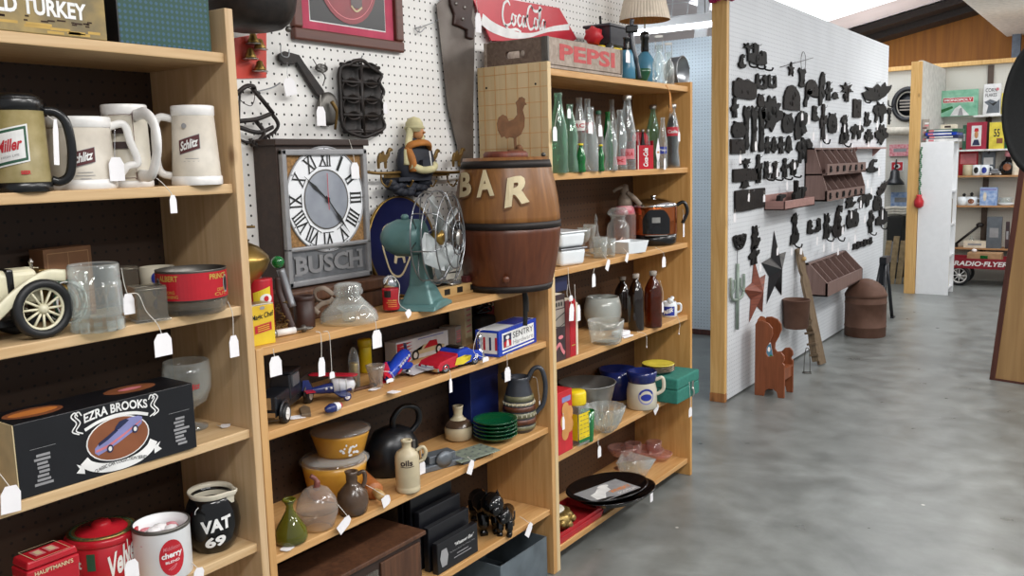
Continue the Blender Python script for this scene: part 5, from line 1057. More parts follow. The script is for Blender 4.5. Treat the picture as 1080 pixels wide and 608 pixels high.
p=base(397,411,z,.022);s=psz(p);h=zat(397,385,p)-z;r=9*s;T=thing('glass_toothpick_holder','frosted clear glass cup with ragged rim between bullet bottle and blue plane','glass cup',p,face(p))
b=MB();n_=24;P=[(r*.75,0),(r*.8,.006),(r*.72,h*.3),(r*.9,h*.7),(r*1.1,h),(r*.95,h),(r*.7,h*.5),(0,.01)];b.lathe(P,'frost glass',24,lobes=6,amp=.06);b.build('cup',T)
pt=base(412,416,z);price_tag('white price tag lying flat at toy shelf edge below the blue plane',[pt+Vector((0,0,.003))],(.03,.035),lying=True,tilt=1.7)
pt=base(390,413,z);price_tag('white paper slip lying under the slim dark knife',[pt+Vector((.004,0,.003))],(.022,.045),lying=True,tilt=1.8)
tagx('small white tag on string tied to the frosted glass cup',-1.70,[(404,392),(412,393),(416,400)],(411,401),9,4)
a=base(417,384,z);p0=at(416,352,0,-1.915);p1=at(472,372,0,-1.915)
T=thing('toy_car_box','white toy box printed with red flames and a red roadster','box',(-1.935,(p0.y+p1.y)/2,z),R90);w=p1.y-p0.y;h=zat(470,348,Vector((-1.915,p1.y,0)))-z
MB().box(w,.05,h,m='toy white',z0=True).build('box_body',T,bevel=.001)
b=MB();S=plane(-.025)
for i in range(4):b.poly(S,[(-w*.49,h*(.28+.16*i)),(-w*.30,h*(.32+.17*i)),(-w*.2,h*(.44+.15*i)),(-w*.28,h*(.42+.16*i)),(-w*.49,h*(.46+.16*i))],'red print',.0008)
b.poly(S,[(-w*.25,h*.2),(w*.4,h*.2),(w*.42,h*.36),(w*.2,h*.42),(w*.12,h*.62),(w*.0,h*.6),(-w*.04,h*.4),(-w*.22,h*.36)],'cream letter',.001)
b.poly(S,[(w*.0,h*.4),(w*.28,h*.42),(w*.26,h*.7),(w*.12,h*.72)],'red print',.0014)
for x in(-.16,.3):b.oval(S,w*x,h*.2,.036,.036,'black print',.0016,16,2);b.oval(S,w*x,h*.2,.02,.02,'white print',.002,12,1)
b.rect(S,w*.15,h*.92,w*.5,h*.05,'lilac print',.001,nx=1);b.build('print',T,'printed flames and roadster')
T=thing('toy_airplane','blue and red toy airplane with white stripes and a white tail card','toy plane',(-1.795,1.965,z),R90+.30);T.scale=(.8,)*3
b=MB();b.M=TR(0,0,.048)@RY(R90+(-.30));b.lathe([(.004,-.11),(.016,-.095),(.026,-.03),(.03,.03),(.026,.075),(.02,.085),(0,.086)],'candy blue',22);b.build('body',T)
b=MB();b.M=TR(0,0,.048)@RY(-.30)
for i in range(5):b.box(.012,.004,.007,(-.03+.02*i,-.029,.012),'toy white')
b.box(.12,.004,.006,(.0,-.0285,-.004),'candy red');b.build('stripes',T,'white and red stripes')
b=MB();b.M=TR(0,0,.048)@RY(-.30);b.prism(rrect(.05,.12,.02),.006,'candy blue',b.M@RX(R90));b.build('wing',T,bevel=.002)
b=MB();b.M=TR(0,0,.048)@RY(-.30);b.box(.004,.012,.085,(.09,0,0),'tin');b.ball(.008,(.088,0,0),'tin',10);b.build('propeller',T)
b=MB();b.M=TR(0,0,.048)@RY(-.30);b.lathe([(.02,-.115),(.018,-.09),(.012,-.085)],'candy red',16,M=b.M@RY(R90));b.prism([(-.12,.01),(-.07,.02),(-.085,.06),(-.115,.06)],.004,'candy red');b.build('tail',T,'red tail')
for y in(-.03,.03):small_wheel(T,.03,y,.014,.01)
pt=base(442,394,z);T=thing('card','white folded card lying beside the red and blue hot rod','card',(pt.x-.01,pt.y+.01,z+.012),R90+.1)
b=MB();b.box(.13,.055,.002,(0,0,0),'paper',RX(.15));b.text('RACER',topplane(.002),.02,0,.03,.012,'red print');b.build('sheet',T);b=MB();b.box(.125,.05,.002,(.003,.003,-.008),'paper',RX(.15));b.build('back_leaf',T)
bpy.data.objects.remove(T.children[0]);b=MB();b.box(.13,.055,.002,(0,0,0),'paper',RX(.15));b.oval(lambda x,y,e:RX(.15)@Vector((x,y,.001+e)),.01,0,.03,.014,'red print',.0005,14,1);b.build('sheet',T)
p=base(480,392,z);T=thing('toy_hot_rod','red and blue toy hot rod with yellow flames at toy shelf edge','toy car',(-1.735,2.145,z),R90-.05);T.scale=(1,1,.82)
prof=[(-.105,.012),(-.105,.03),(-.09,.045),(-.05,.052),(-.02,.055),(.0,.072),(.04,.074),(.065,.058),(.1,.05),(.11,.035),(.11,.012)]
def carbody(x0,x1,m):
 pp=[q for q in prof if x0<=q[0]<=x1]
 def hh(x):
  for(xa,za),(xb,zb)in zip(prof[1:-1],prof[2:-1]):
   if xa<=x<=xb:return za+(zb-za)*(x-xa)/max(1e-6,xb-xa)
  return .03
 xs=sorted(set([x0,x1]+[q[0]for q in pp]));poly=[(x0,.012)]+[(x,hh(x))for x in xs]+[(x1,.012)]
 return MB().prism(poly,.085,m,TR(0,.0425,0))
carbody(-.105,-.01,'candy red').build('front_body',T,'red front',bevel=.008,seg=3);carbody(-.012,.11,'candy blue').build('rear_body',T,'blue rear',bevel=.008,seg=3)
b=MB();S=plane(-.043);b.poly(S,[(-.03,.02),(.01,.016),(.045,.026),(.02,.03),(.05,.042),(.012,.042),(.02,.05),(-.02,.046)],'yellow print',.001);b.text('9',S,.075,.032,.016,.02,'white print',.02,0,.001)
b.build('flame_decal',T,'yellow flames')
b=MB();b.box(.03,.06,.02,(.022,0,.06),'black plastic',z0=True);b.build('cockpit',T,bevel=.006);b=MB();b.box(.006,.09,.012,(-.107,0,.014),'chrome',z0=True);b.box(.004,.05,.014,(-.106,0,.026),'chrome');b.build('bumper',T,'chrome bumper')
for x in(-.07,.07):
 for y in(-.036,.036):small_wheel(T,x,y,.018,.014,'rubber','chrome')
tagx('white price tag edge on, hanging below the red hot rod',FX+.006,[(474,390),(475,396)],(475,401),4,15)
for lab,cx,y_,w_,h_,m_ in(('cream carton with faded red print at back of the toy shelf',490,2.45,.062,.16,'cream letter'),('small pale box beside the cream carton at back',478,2.39,.05,.075,'book grey')):
 T=thing('carton',lab,'box',(-1.93,y_,z),R90+.25);MB().box(w_,.06,h_,m=m_,z0=True).build('box_body',T,bevel=.001);b=MB();S=plane(-.03)
 for q in range(5):b.rect(S,0,h_*(.3+.12*q),w_*random.uniform(.4,.75),.006,'pink print',.001,nx=1)
 b.build('print',T,'faded pink print')
T=thing('coiled_cord','coil of dark cable on a black case behind the hardware box','cable',(-1.90,2.545,z),R90)
b=MB();b.box(.09,.05,.09,(0,0,0),'black matte',z0=True);b.build('case',T,bevel=.01,seg=3);b=MB();L=[(.04*math.cos(i*.45),.015*math.sin(i*.9),.10+.0012*i+.012*math.sin(i*.45))for i in range(30)];b.tube(L,.004,'black plastic',6);b.build('coil',T)
T=thing('carton','little pink and brown carton peeping out behind the hardware box','box',(-1.93,2.605,z),R90);MB().box(.04,.04,.185,m='book maroon',z0=True).build('box_body',T,bevel=.001);b=MB();S=plane(-.02);b.rect(S,0,.15,.03,.03,'pink print',.001,nx=1);b.rect(S,0,.12,.03,.012,'cream letter',.001,nx=1);b.build('print',T)
p=base(508,381,z,.016);s=psz(p);h=.088;T=thing('glass_bell','small silver and glass bell left of the hardware box','bell',(p.x-.004,p.y-.002,z),face(p))
MB().lathe([(.02,0),(.0195,.003),(.012,.022),(.008,.034),(.004,.04),(.007,.048),(.008,.056),(.005,.06),(.009,.068),(.008,.08),(0,.086)],'chrome',22).build('body',T);b=MB();b.tube([(0,0,.025),(0,0,.006)],.0015,'tin',5);b.ball(.004,(0,0,.006),'tin',8);b.build('clapper',T)
tagx('white price tag on looped string by the silver bell',-1.672,[(512,347),(505,350),(501,360),(500,372)],(512,378),9,5)
a=base(526.5,377.5,z);c_=base(566,361,z);bk=base(509,372,z)
d=c_-a;ang=math.atan2(d.y,d.x);L=d.length;dep=.088;nrm=Vector((-d.y,d.x,0)).normalized();h=zat(527,350,a)-z
T=thing('hardware_box','blue and white hardware store box on the toy shelf, right end','box',(a+c_)/2+nrm*dep/2,ang)
b=MB();b.box(L,dep,h,m='candy blue',z0=True);b.build('box_body',T,bevel=.0015)
b=MB();S=plane(-dep/2);b.rect(S,0,h*.54,L*.84,h*.64,'white print',.0006,nx=1);b.rect(S,0,h*.12,L*.84,h*.06,'white print',.0006,nx=1);b.rect(topplane(h),0,0,L*.96,dep*.9,'enamel white',.0006,nx=1);b.rect(topplane(h),L*.2,0,L*.5,dep*.85,'candy blue',.001,nx=1)
SE=lambda x,zz,e:(-L/2-e,-x,zz);b.rect(SE,0,h*.52,dep*.84,h*.8,'white print',.0006,nx=1);b.build('white_panels',T,'white panels')
b=MB();b.text('SENTRY',S,L*.12,h*.66,L*.54,h*.24,'black print',.0,0,.0014);b.text('Hardware',S,L*.12,h*.38,L*.54,h*.18,'grey print',.0,0,.0014);b.build('lettering',T)
b=MB();b.rect(S,-L*.29,h*.54,L*.2,h*.5,'navy print',.0012,nx=1);b.poly(S,[(-L*.38,h*.3),(-L*.2,h*.3),(-L*.2,h*.5),(-L*.28,h*.6),(-L*.38,h*.5)],'red print',.0016);b.oval(S,-L*.29,h*.66,L*.09,h*.16,'white print',.002,12,1);b.poly(S,[(-L*.33,h*.32),(-L*.25,h*.32),(-L*.27,h*.56),(-L*.31,h*.56)],'white print',.002)
for q in(-1,0,1,2):b.rect(SE,q*.022-.01,h*.5,.008,h*.5,'navy print' if q%2 else 'red print',.0012,nx=1)
b.build('emblem',T,'navy and red emblem and side print')
tagx('white price tag hanging below the blue and white hardware box',FX+.006,[(541,373),(535,374),(535,381)],(535,389),9,15)
tagx('white price tag hanging below the yellow spice tin',FX+.006,[(288,368),(289,374)],(290,378),14,21)
tagx('white price tag on long string left of the biplane, narrow',FX+.006,[(333,350),(338,352),(339,366)],(339,379),8,20,tilt=.05)
tagx('white price tag on a long double string over the biplane',FX+.008,[(341,350),(347,352),(349,375)],(350,394),6,7)
z=SB[2]
p=base(308,578,z,.035);s=psz(p);h=zat(309,527,p)-z;r=17.5*s;T=thing('olive_vase','olive green glass vase with wide base at the shelf left end','vase',p,face(p))
MB().lathe([(r*.7,0),(r*.95,.006),(r,h*.16),(r*.9,h*.34),(r*.5,h*.58),(r*.24,h*.76),(r*.2,h*.86),(r*.38,h),(r*.32,h),(r*.15,h*.86),(r*.2,h*.74),(r*.8,h*.3),(r*.85,h*.14),(0,.01)],'olive glass',36).build('body',T)
b=MB();b.tube([(r*.36*math.cos(2*PI*k/20),r*.36*math.sin(2*PI*k/20),h)for k in range(20)],.003,'olive glass',6,True);b.build('rim',T)
p=base(336,564,z,.045);s=psz(p);h=zat(335,513,p)-z;r=22*s;T=thing('glass_apple_jar','frosted clear glass apple shaped jar with reddish stem','jar',p,face(p))
MB().lathe([(r*.6,0),(r*.8,.008),(r*.98,h*.35),(r,h*.42),(r*.98,h*.46)],'frost glass',36).build('bowl',T);b=MB();b.lathe([(r*1.0,h*.45),(r*1.01,h*.48),(r*.9,h*.7),(r*.6,h*.92),(r*.25,h*1.0),(r*.1,h*.95),(0,h*.93)],'frost glass',36);lid_=b.build('lid',T);b=MB();b.tube(smoothline([(0,0,h*.92),(.004,0,h*1.06),(.0,.0,h*1.17),(-.012,0,h*1.26)],5),[.008]*8+[.006]*8,'maroon lid',10);b.build('stem',lid_,'red brown stem')
p=base(373,546,z,.03);s=psz(p);h=zat(373,497,p)-z;r=17*s;T=thing('brown_jug','round brown glazed stoneware jug with narrow neck','jug',p,face(p))
MB().lathe([(r*.6,0),(r*.85,.006),(r,h*.3),(r*.92,h*.5),(r*.5,h*.68),(r*.34,h*.74),(r*.36,h*.92),(r*.42,h),(r*.3,h),(r*.28,h*.74),(0,h*.7)],'brown stoneware',36).build('body',T);b=MB();b.tube(smoothline([(r*.35,0,h*.92),(r*.75,0,h*.96),(r*.8,0,h*.75),(r*.62,0,h*.6)],6),.006,'brown stoneware',8);b.build('handle',T)
pt=base(376,551,z+.0);price_tag('white price tag lying at shelf edge in front of the brown jug',[at(355,531,0,FX-.02),at(365,543,0,FX+.002),at(368,547,0,FX+.004)],(.028,.05),tilt=1.05)
pt=base(300,585,z);price_tag('white price tag lying flat in front of the olive vase',[pt+Vector((-.012,.01,.003))],(.028,.032),lying=True,tilt=1.9)
pc=(-1.87,1.76);hb=zat(347,505,pc);
T=thing('casserole_dish','lower yellow glass casserole with clear lid, under the other yellow bowl','casserole',(*pc,z),0);s=psz((*pc,z));r=34*s;h=zat(347,486,pc)-z
MB().lathe([(r*.72,0),(r*.8,.006),(r*.97,h*.8),(r,h),(r*.95,h),(r*.9,h*.75),(0,.008)],'pyrex yellow',44).build('bowl',T);b=MB();b.lathe([(r*1.06,h),(r*1.08,h+.005),(r*.95,h+.014),(r*.5,h+.018),(0,h+.018),(0,h+.014),(r*.5,h+.013),(r*.95,h+.008)],'clear glass',44);b.build('lid',T,'clear glass lid')
z2=z+h+.0185;r2_=31*s;h2=zat(352,455,pc)-z2
T=thing('casserole_dish','upper yellow glass bowl with white flowers stacked on the lower casserole','bowl',(pc[0]+.01,pc[1]+.02,z2),face(pc))
MB().lathe([(r2_*.7,0),(r2_*.78,.006),(r2_*.96,h2*.85),(r2_,h2),(r2_*.95,h2),(r2_*.9,h2*.8),(0,.008)],'pyrex yellow',44).build('bowl',T)
b=MB();S=cyl(lambda q:r2_*(.78+.19*q/h2));
for i in range(22):b.oval(S,.02+random.uniform(-.022,.03),h2*.42+random.uniform(-.018,.02),random.uniform(.005,.011),random.uniform(.005,.009),'white print',.0015,8,1)
b.build('flower_print',T,'white flower decoration');b=MB();b.lathe([(r2_*1.02,h2),(r2_*1.03,h2+.005),(r2_*.9,h2+.010),(0,h2+.010)],'frost glass',44);b.build('lid',T,'translucent lid')
a=base(403,534,z);c_=base(388,492,z);ax=(Vector((-1.90,1.87,0))-Vector((a.x-.0,a.y,0)));T=thing('rolling_pin','reddish wooden rolling pin with pale handle pointing out of the shelf','rolling pin',(a.x,a.y,z+.026),math.atan2(ax.y,ax.x))
b=MB();b.M=RY(R90);b.lathe([(0,-.002),(.012,.0),(.014,.02),(.01,.05),(.010,.055)],YSTICK,18);b.build('handle',T,'pale handle');b=MB();b.M=RY(R90);b.lathe([(0,.052),(.024,.053),(.026,.06),(.026,.27),(.024,.275),(0,.276)],ROLLW,26);b.build('roller',T)
price_tag('white price tag on string tied to the brown jug, resting before the rolling pin',[at(386,512,0,FX-.04),at(392,515,0,FX-.03),at(400,520,0,FX-.01),at(410,526,0,FX+.002)],(.03,.032),tilt=1.3)
p=base(431,522,z,.035);s=psz(p);h=zat(430,464,p)-z;r=12.8*s;T=thing('oil_jug','tall cream stoneware bottle marked oil with small loop handle','jug',p,face(p))
MB().lathe([(r*.95,0),(r,.004),(r,h*.10),(r*.97,h*.115),(r,h*.13),(r,h*.68),(r*.85,h*.77),(r*.45,h*.83),(r*.38,h*.86),(r*.38,h*.95),(r*.48,h*.97),(r*.48,h),(r*.3,h),(r*.3,h*.86),(0,h*.84)],'cream stoneware',36).build('body',T)
b=MB();b.tube(smoothline([(r*.8,0,h*.78),(r*1.3,0,h*.84),(r*1.55,0,h*.74),(r*1.35,0,h*.6),(r*.98,0,h*.55)],6),.0055,'cream stoneware',10);b.build('handle',T);b=MB();S=cyl(r);b.text('oils',S,-.002,h*.61,.036,.018,'dark print',.03,0,.001,cuts=4);b.ribbon(S,[(-.02,h*.54),(0,h*.525),(.02,h*.54)],.002,'dark print',.001);b.build('lettering',T,'dark painted word')
tagx('pale price tag hanging behind the cream oil bottle',-1.72,[(443,470),(445,482)],(445,488),8,14)
T=thing('appliance','old black appliance with round loop handle and grey metal base at back','appliance',(-1.855,2.03,z),R90-.3);T.scale=(1,1,.86)
b=MB();b.lathe([(.085,0),(.09,.01),(.085,.1),(.06,.15),(.03,.165),(0,.168)],'machine black',30,(-.03,0,0),sy=.8);b.build('body',T);b=MB();b.tube(smoothline([(-.03,-.01,.15),(-.035,-.02,.2),(.0,-.02,.235),(.05,-.02,.22),(.06,-.015,.17),(.03,-.01,.13)],6),.010,'machine black',10);b.build('handle',T,'black loop handle')
b=MB();b.box(.2,.09,.022,(.07,-.05,0),'machine grey',z0=True);b.box(.1,.05,.03,(.1,-.06,.022),'machine grey',z0=True);b.box(.012,.012,.1,(.0,-.075,.03),'dull steel',z0=True);b.build('base',T,'grey metal base',bevel=.003);b=MB();b.lathe([(0,0),(.03,0),(.03,.01),(.01,.014),(0,.014)],'machine grey',20,M=TR(.1,-.087,.035)@RX(R90));b.build('dial',T)
p=base(492,478,z);T=thing('embossed_tray','flat grey green embossed metal sheet lying at the shelf edge','metal tray',(-1.73,2.225,z+.012),R90-.2)
b=MB();b.box(.17,.10,.004,(0,0,0),'patterned tin',z0=True);b.build('sheet',T,bevel=.001);b=MB()
for i in range(5):
 for j in range(3):b.poly(topplane(.004),[(-.065+.032*i,-.03+.03*j),(-.053+.032*i,-.034+.03*j),(-.05+.032*i,-.022+.03*j)],'machine grey',.0006)
b.build('embossing',T,'grey diamond marks');b=MB();b.box(.05,.08,.012,(-.04,0,-.012),'machine grey',z0=True);b.build('foot',T)
price_tag('white price tag hanging off the grey embossed metal sheet',[at(493,482,0,FX+.002),at(498,487,0,FX+.004)],(.026,.045),tilt=.5)
p=base(484,467,z,.04);s=psz(p);T=thing('squat_bottle','small squat beige pottery bottle with short neck','bottle',p,face(p));h=zat(485,428,p)-z;r=15*s
MB().lathe([(r*.75,0),(r*.95,.006),(r,h*.32),(r*.8,h*.52),(r*.4,h*.66),(r*.3,h*.74),(r*.36,h*.94),(r*.4,h),(r*.28,h),(r*.25,h*.74),(0,h*.7)],'cream stoneware',32).build('body',T);b=MB();b.lathe([(r*.97,h*.42),(r*.83,h*.52),(r*.6,h*.6),(r*.57,h*.6),(r*.8,h*.5),(r*.95,h*.41)],'brown stoneware',32);b.build('glaze_band',T,'brown glaze band')
p=base(523,471,z,.07);s=psz(p);r=23.5*s
for i in range(5):
 T=thing('glass_saucer',('lowest','second','middle','fourth','topmost')[i]+' dark green glass saucer of the stack by the pitcher','saucer',(p.x,p.y,z+.002+i*.013),0,'green glass saucers')
 MB().lathe([(r*.5,0),(r*.55,.001),(r*.9,.016),(r*1.0,.022),(r*.98,.024),(r*.85,.016),(r*.5,.004),(0,.004)],'deep green glass',40,lobes=18,amp=.006).build('dish',T);b=MB();b.lathe([(r*.48,-.0015),(r*.5,0),(r*.46,.001),(r*.44,0)],'deep green glass',32);b.build('foot_ring',T)
T=thing('storage_box','tall plain dark blue box standing behind the green saucers','box',(-1.918,2.495,z),R90);MB().box(.165,.1,.225,m='blue box',z0=True).build('box_body',T,bevel=.002);b=MB();b.box(.168,.103,.04,(0,0,.187),'blue box',z0=True);b.build('lid',T,bevel=.002)
tagx('white price tag at upper left of the banded pitcher',-1.70,[(534,384),(535,390)],(535,394),9,1.5);bpy.data.objects.remove(bpy.data.objects[[o.name for o in bpy.data.objects if o.name.startswith('hanging_price_tag')][-1]])
for o in[o for o in bpy.data.objects if o.name.startswith(('tag_card','string'))and o.parent is None]:bpy.data.objects.remove(o)
p=base(550,457,z,.045);p.y-=.01;s=psz(p);h=zat(553,397,p)-z;r=16*s;T=thing('pottery_pitcher','tall dark pottery pitcher with clay and olive bands, big looped handle','pitcher',p,face(p))
rp_=[(r*.85,0),(r*1.0,.01),(r*1.08,h*.2),(r*1.05,h*.42),(r*.92,h*.66),(r*.72,h*.86),(r*.68,h*.95),(r*.74,h)]
MB().lathe(rp_+[(r*.64,h),(r*.6,h*.9),(0,h*.86)],'slate glaze',40).build('body',T)
def rfit(zz):
 for(ra,za),(rb,zb)in zip(rp_[:-1],rp_[1:]):
  if za<=zz<=zb:return ra+(rb-ra)*(zz-za)/(zb-za)
 return r
for z0_,z1_,m_ in((.06,.14,'olive glaze'),(.16,.26,'clay glaze'),(.28,.38,'olive glaze'),(.40,.49,'clay glaze'),(.51,.56,'cream stoneware'),(.58,.68,'olive glaze')):
 b=MB();b.lathe([(rfit(h*z0_)-.002,h*z0_),(rfit(h*z0_)+.002,h*z0_+.001),(rfit(h*z1_)+.002,h*z1_-.001),(rfit(h*z1_)-.002,h*z1_)],m_,40);b.build('band',T,{'clay glaze':'red brown band','olive glaze':'olive band','cream stoneware':'cream band'}[m_])
for q in(.33,.535):
 b=MB()
 for k in range(22):b.box(.005,.003,.008,(rfit(h*q)+.002,0,h*q),'crock',RZ(2*PI*k/22))
 b.build('bead_row',T,'pale bead row')
b=MB();b=MB();b.tube(smoothline([(r*.55,0,h*.92),(r*1.0,0,h*1.13),(r*1.5,0,h*1.12),(r*1.75,0,h*.85),(r*1.6,0,h*.5),(r*1.05,0,h*.3)],7),.0085,'slate glaze',10);b.build('handle',T);b=MB();b.tube(smoothline([(-r*.6,0,h*.97),(-r*.9,0,h*1.04),(-r*1.0,0,h*1.08)],4),[.018]*5+[.010]*4,'slate glaze',8);b.build('spout',T)
tagx('thin white tag on string on the handle side of banded pitcher',-1.72,[(562,398),(566,400),(568,415)],(569,424),2,5)
z=SB[3]
oo=at(449.5,559.5,0,-1.70);hc=oo.z-z-.014;T=thing('wooden_case','dark wooden cased box with glass panel at bottom left of middle bookcase','case',(-1.80,oo.y-.265,z),R90+.0)
b=MB();b.box(.50,.18,hc,m=DARKW,z0=True);b.build('body',T,bevel=.003);b=MB();b.box(.53,.20,.014,(0,0,hc),WALNUT,z0=True);b.build('lid',T,bevel=.003);b=MB();b.box(.2,.004,hc-.05,(-.04,-.092,.02),'smoke glass',z0=True);b.build('pane',T);b=MB();b.box(.17,.006,hc-.03,(.155,-.093,.015),WALNUT,z0=True);b.build('front_panel',T,bevel=.002)
a=base(462,607,z);T=thing('card_holder','stepped black display holder with white printed front card','display stand',(-1.785,2.105,z),R90-.0)
for i in range(5):
 b=MB();b.box(.205,.022,.10+.043*i,(0,-.075+.034*i,0),'black card',z0=True);b.build('step',T,bevel=.003)
b=MB();S=plane(-.0865);b.text('"Whatever Else"',S,.03,.07,.10,.012,'white print',.01,.3,.0012);b.text('The Famous Scotch Tour Whiskey Maker',S,.02,.052,.13,.006,'grey print',0,0,.0012);b.rect(S,.02,.038,.06,.003,'grey print',.001,nx=1);b.rect(S,.02,.028,.09,.003,'grey print',.001,nx=1)
b.poly(S,[(-.085,.02),(-.06,.02),(-.052,.05),(-.06,.075),(-.085,.075),(-.093,.05)],'grey print',.0012);b.build('lettering',T,'white and grey print and crest')
def cat_figure(label,cx,by,yaw,k=1.0):
 p=base(cx,by,z,.03);T=thing('panther_figurine',label,'figurine',p,yaw)
 b=MB();b.tube(smoothline([(-.085*k,0,.07*k),(-.04*k,0,.075*k),(.01*k,0,.082*k),(.05*k,0,.085*k),(.075*k,0,.1*k)],6),[.034*k]*8+[.038*k]*10+[.032*k]*7,'panther',14)
 for x,y in((-.075,-.02),(-.075,.02),(.05,-.022),(.05,.022)):b.tube(smoothline([(x*k,y*k,.07*k),((x+.012)*k,y*k,.035*k),(x*k,y*k,.01*k),((x+.02)*k,y*k,.007*k)],5),[.019*k]*6+[.014*k]*10,'panther',10)
 b.ball(.038*k,(.098*k,0,.116*k),'panther',16,sx=1.1);b.ball(.019*k,(.128*k,0,.104*k),'panther',12)
 for y in(-.018,.018):b.lathe([(.008*k,0),(0,.016*k)],'panther',8,(.095*k,y*k,.146*k))
 b.tube(smoothline([(-.09*k,0,.075*k),(-.12*k,.01*k,.05*k),(-.13*k,.02*k,.02*k),(-.15*k,.02*k,.03*k)],6),.006*k,'panther',8);b.build('body',T)
 b=MB()
 for y in(-.012,.012):b.ball(.0035*k,(.132*k,y*k,.126*k),'white print',8)
 b.build('eyes',T)
cat_figure('glossy black panther figurine standing on the lowest wooden shelf',512,560,-R90+.9,1.05)
cat_figure('smaller glossy black cat figurine climbing beside the panther',534,564,-R90+.5,.72)
price_tag('white price tag at shelf edge right of the black panthers',[at(548,545,0,FX-.03),at(557,551,0,FX+.002),at(560,553,0,FX+.004)],(.03,.05),tilt=.7)
bpy.data.objects['hanging_price_tag']['category']='price tag'
T=thing('galvanised_tray','grey galvanised metal box tray below the lowest middle shelf','metal tray',(FX-.16,2.47,0),R90)
b=MB()
for sx in(-1,1):b.box(.004,.28,.15,(sx*.145,0,0),'galvanised',RZ(0),z0=True)
for sy in(-1,1):b.box(.29,.004,.15,(0,sy*.14,0),'galvanised',z0=True)
b.box(.29,.28,.004,(0,0,.0),'galvanised',z0=True);b.build('tray',T);b=MB();b.box(.30,.03,.006,(0,.13,.15),'tin',z0=True);b.build('rolled_edge',T)
zt=SCZ[0]+.0
z=SCZ[0]
T=thing('hanging_soda_sign','faded red soda sign with white script and wave behind the wooden crate','sign',(WX+.012,2.98,z+.0),R90)
o_=Vector((0,T.location.y,T.location.z));P=wl([(496,-8),(590,8.5),(608.5,41),(600,46),(518,43)],WX+.03,o_)
P[3]=(P[3][0],max(.001,P[3][1]));P[4]=(P[4][0],max(.001,P[4][1]))
MB().prism(P,.006,'coca red',TR(0,-.012,0)).build('panel',T,bevel=.001)
S=lambda x,zz,e:(x,-.018-e,zz)
b=MB();W1=wl([(508,20),(520,29),(540,36.5),(560,37),(580,31),(600,28.5)],WX+.03,o_);b.ribbon(S,W1,[.042,.040,.034,.022,.012,.02,.024],'white print',.001,8);b.build('wave',T,'white dynamic ribbon')
b=MB()
def script(pts,ws=.0075,ox=0,oz=0,k=1):b.ribbon(S,[(ox+k*x,oz+k*zz)for x,zz in pts],ws,'white print',.0012,6)
cps=wl([(531,6),(534,27),(574,29)],WX+.03,o_);lx0=cps[0][0];
ctr=wl([(533,17),(571,24)],WX+.03,o_);dx=ctr[1][0]-ctr[0][0];dzz=ctr[1][1]-ctr[0][1];slope=dzz/dx;k=dx/4.4
base_S=S;S=(lambda S0:(lambda x,zz,e:S0(ctr[0][0]+x*k*1.0,ctr[0][1]+zz*k+slope*x*k,e)))(base_S)
q=.13
for pts in([(.55,.75),(.3,1.0),(-.15,.75),(-.35,.0),(-.1,-.55),(.4,-.5),(.8,-.2)],[(1.05,.15),(.8,.2),(.7,-.2),(.9,-.48),(1.15,-.25),(1.1,.1),(1.3,.12)],[(1.85,.15),(1.6,.22),(1.42,-.15),(1.6,-.48),(1.9,-.3)],[(2.3,.15),(2.1,.2),(1.95,-.2),(2.1,-.48),(2.32,-.1),(2.35,.15),(2.34,-.4),(2.5,-.42)],[(2.42,.2),(2.75,.28)],[(3.35,.75),(3.1,1.0),(2.75,.75),(2.6,.0),(2.85,-.55),(3.25,-.5),(3.55,-.2)],[(3.8,.15),(3.55,.2),(3.45,-.2),(3.65,-.48),(3.9,-.25),(3.85,.1),(4.0,.1)],[(4.05,-.3),(4.2,.3),(4.3,.9),(4.15,.95),(4.1,.2),(4.15,-.45),(4.35,-.35)],[(4.8,.15),(4.6,.2),(4.45,-.2),(4.6,-.48),(4.82,-.1),(4.85,.15),(4.84,-.4),(5.05,-.38)],[(3.1,1.0),(3.5,.7),(4.0,.75),(4.5,.95)],[(-.1,-.55),(.4,-.85),(1.2,-.75),(1.8,-.85)]):
 b.ribbon(S,pts,[q*.8,q*1.5,q*1.5,q*.9],'white print',.0012,6)
b.text('ENJOY',S,.9,1.35,1.1,.3,'white print',0,0,.0012);b.build('lettering',T,'white script')
S=None
cx0,cx1=-1.958,-1.690;cy0,cy1=2.672,3.222;ch=.105;zc=z+.001
T=thing('wooden_crate','weathered wooden soda crate with faded red stencil on the far bookcase','crate',((cx0+cx1)/2,(cy0+cy1)/2,zc),R90)
L,D=cy1-cy0,cx1-cx0
b=MB();b.box(L,.012,ch-.012,(0,-D/2+.006,.012),CRATEW,z0=True);b.build('front_board',T,bevel=.002);b=MB();b.box(L,.012,ch-.012,(0,D/2-.006,.012),CRATEW,z0=True);b.build('rear_board',T,bevel=.002)
b=MB();b.box(L,D,.010,(0,0,0),CRATEW,z0=True);b.build('bottom_boards',T)
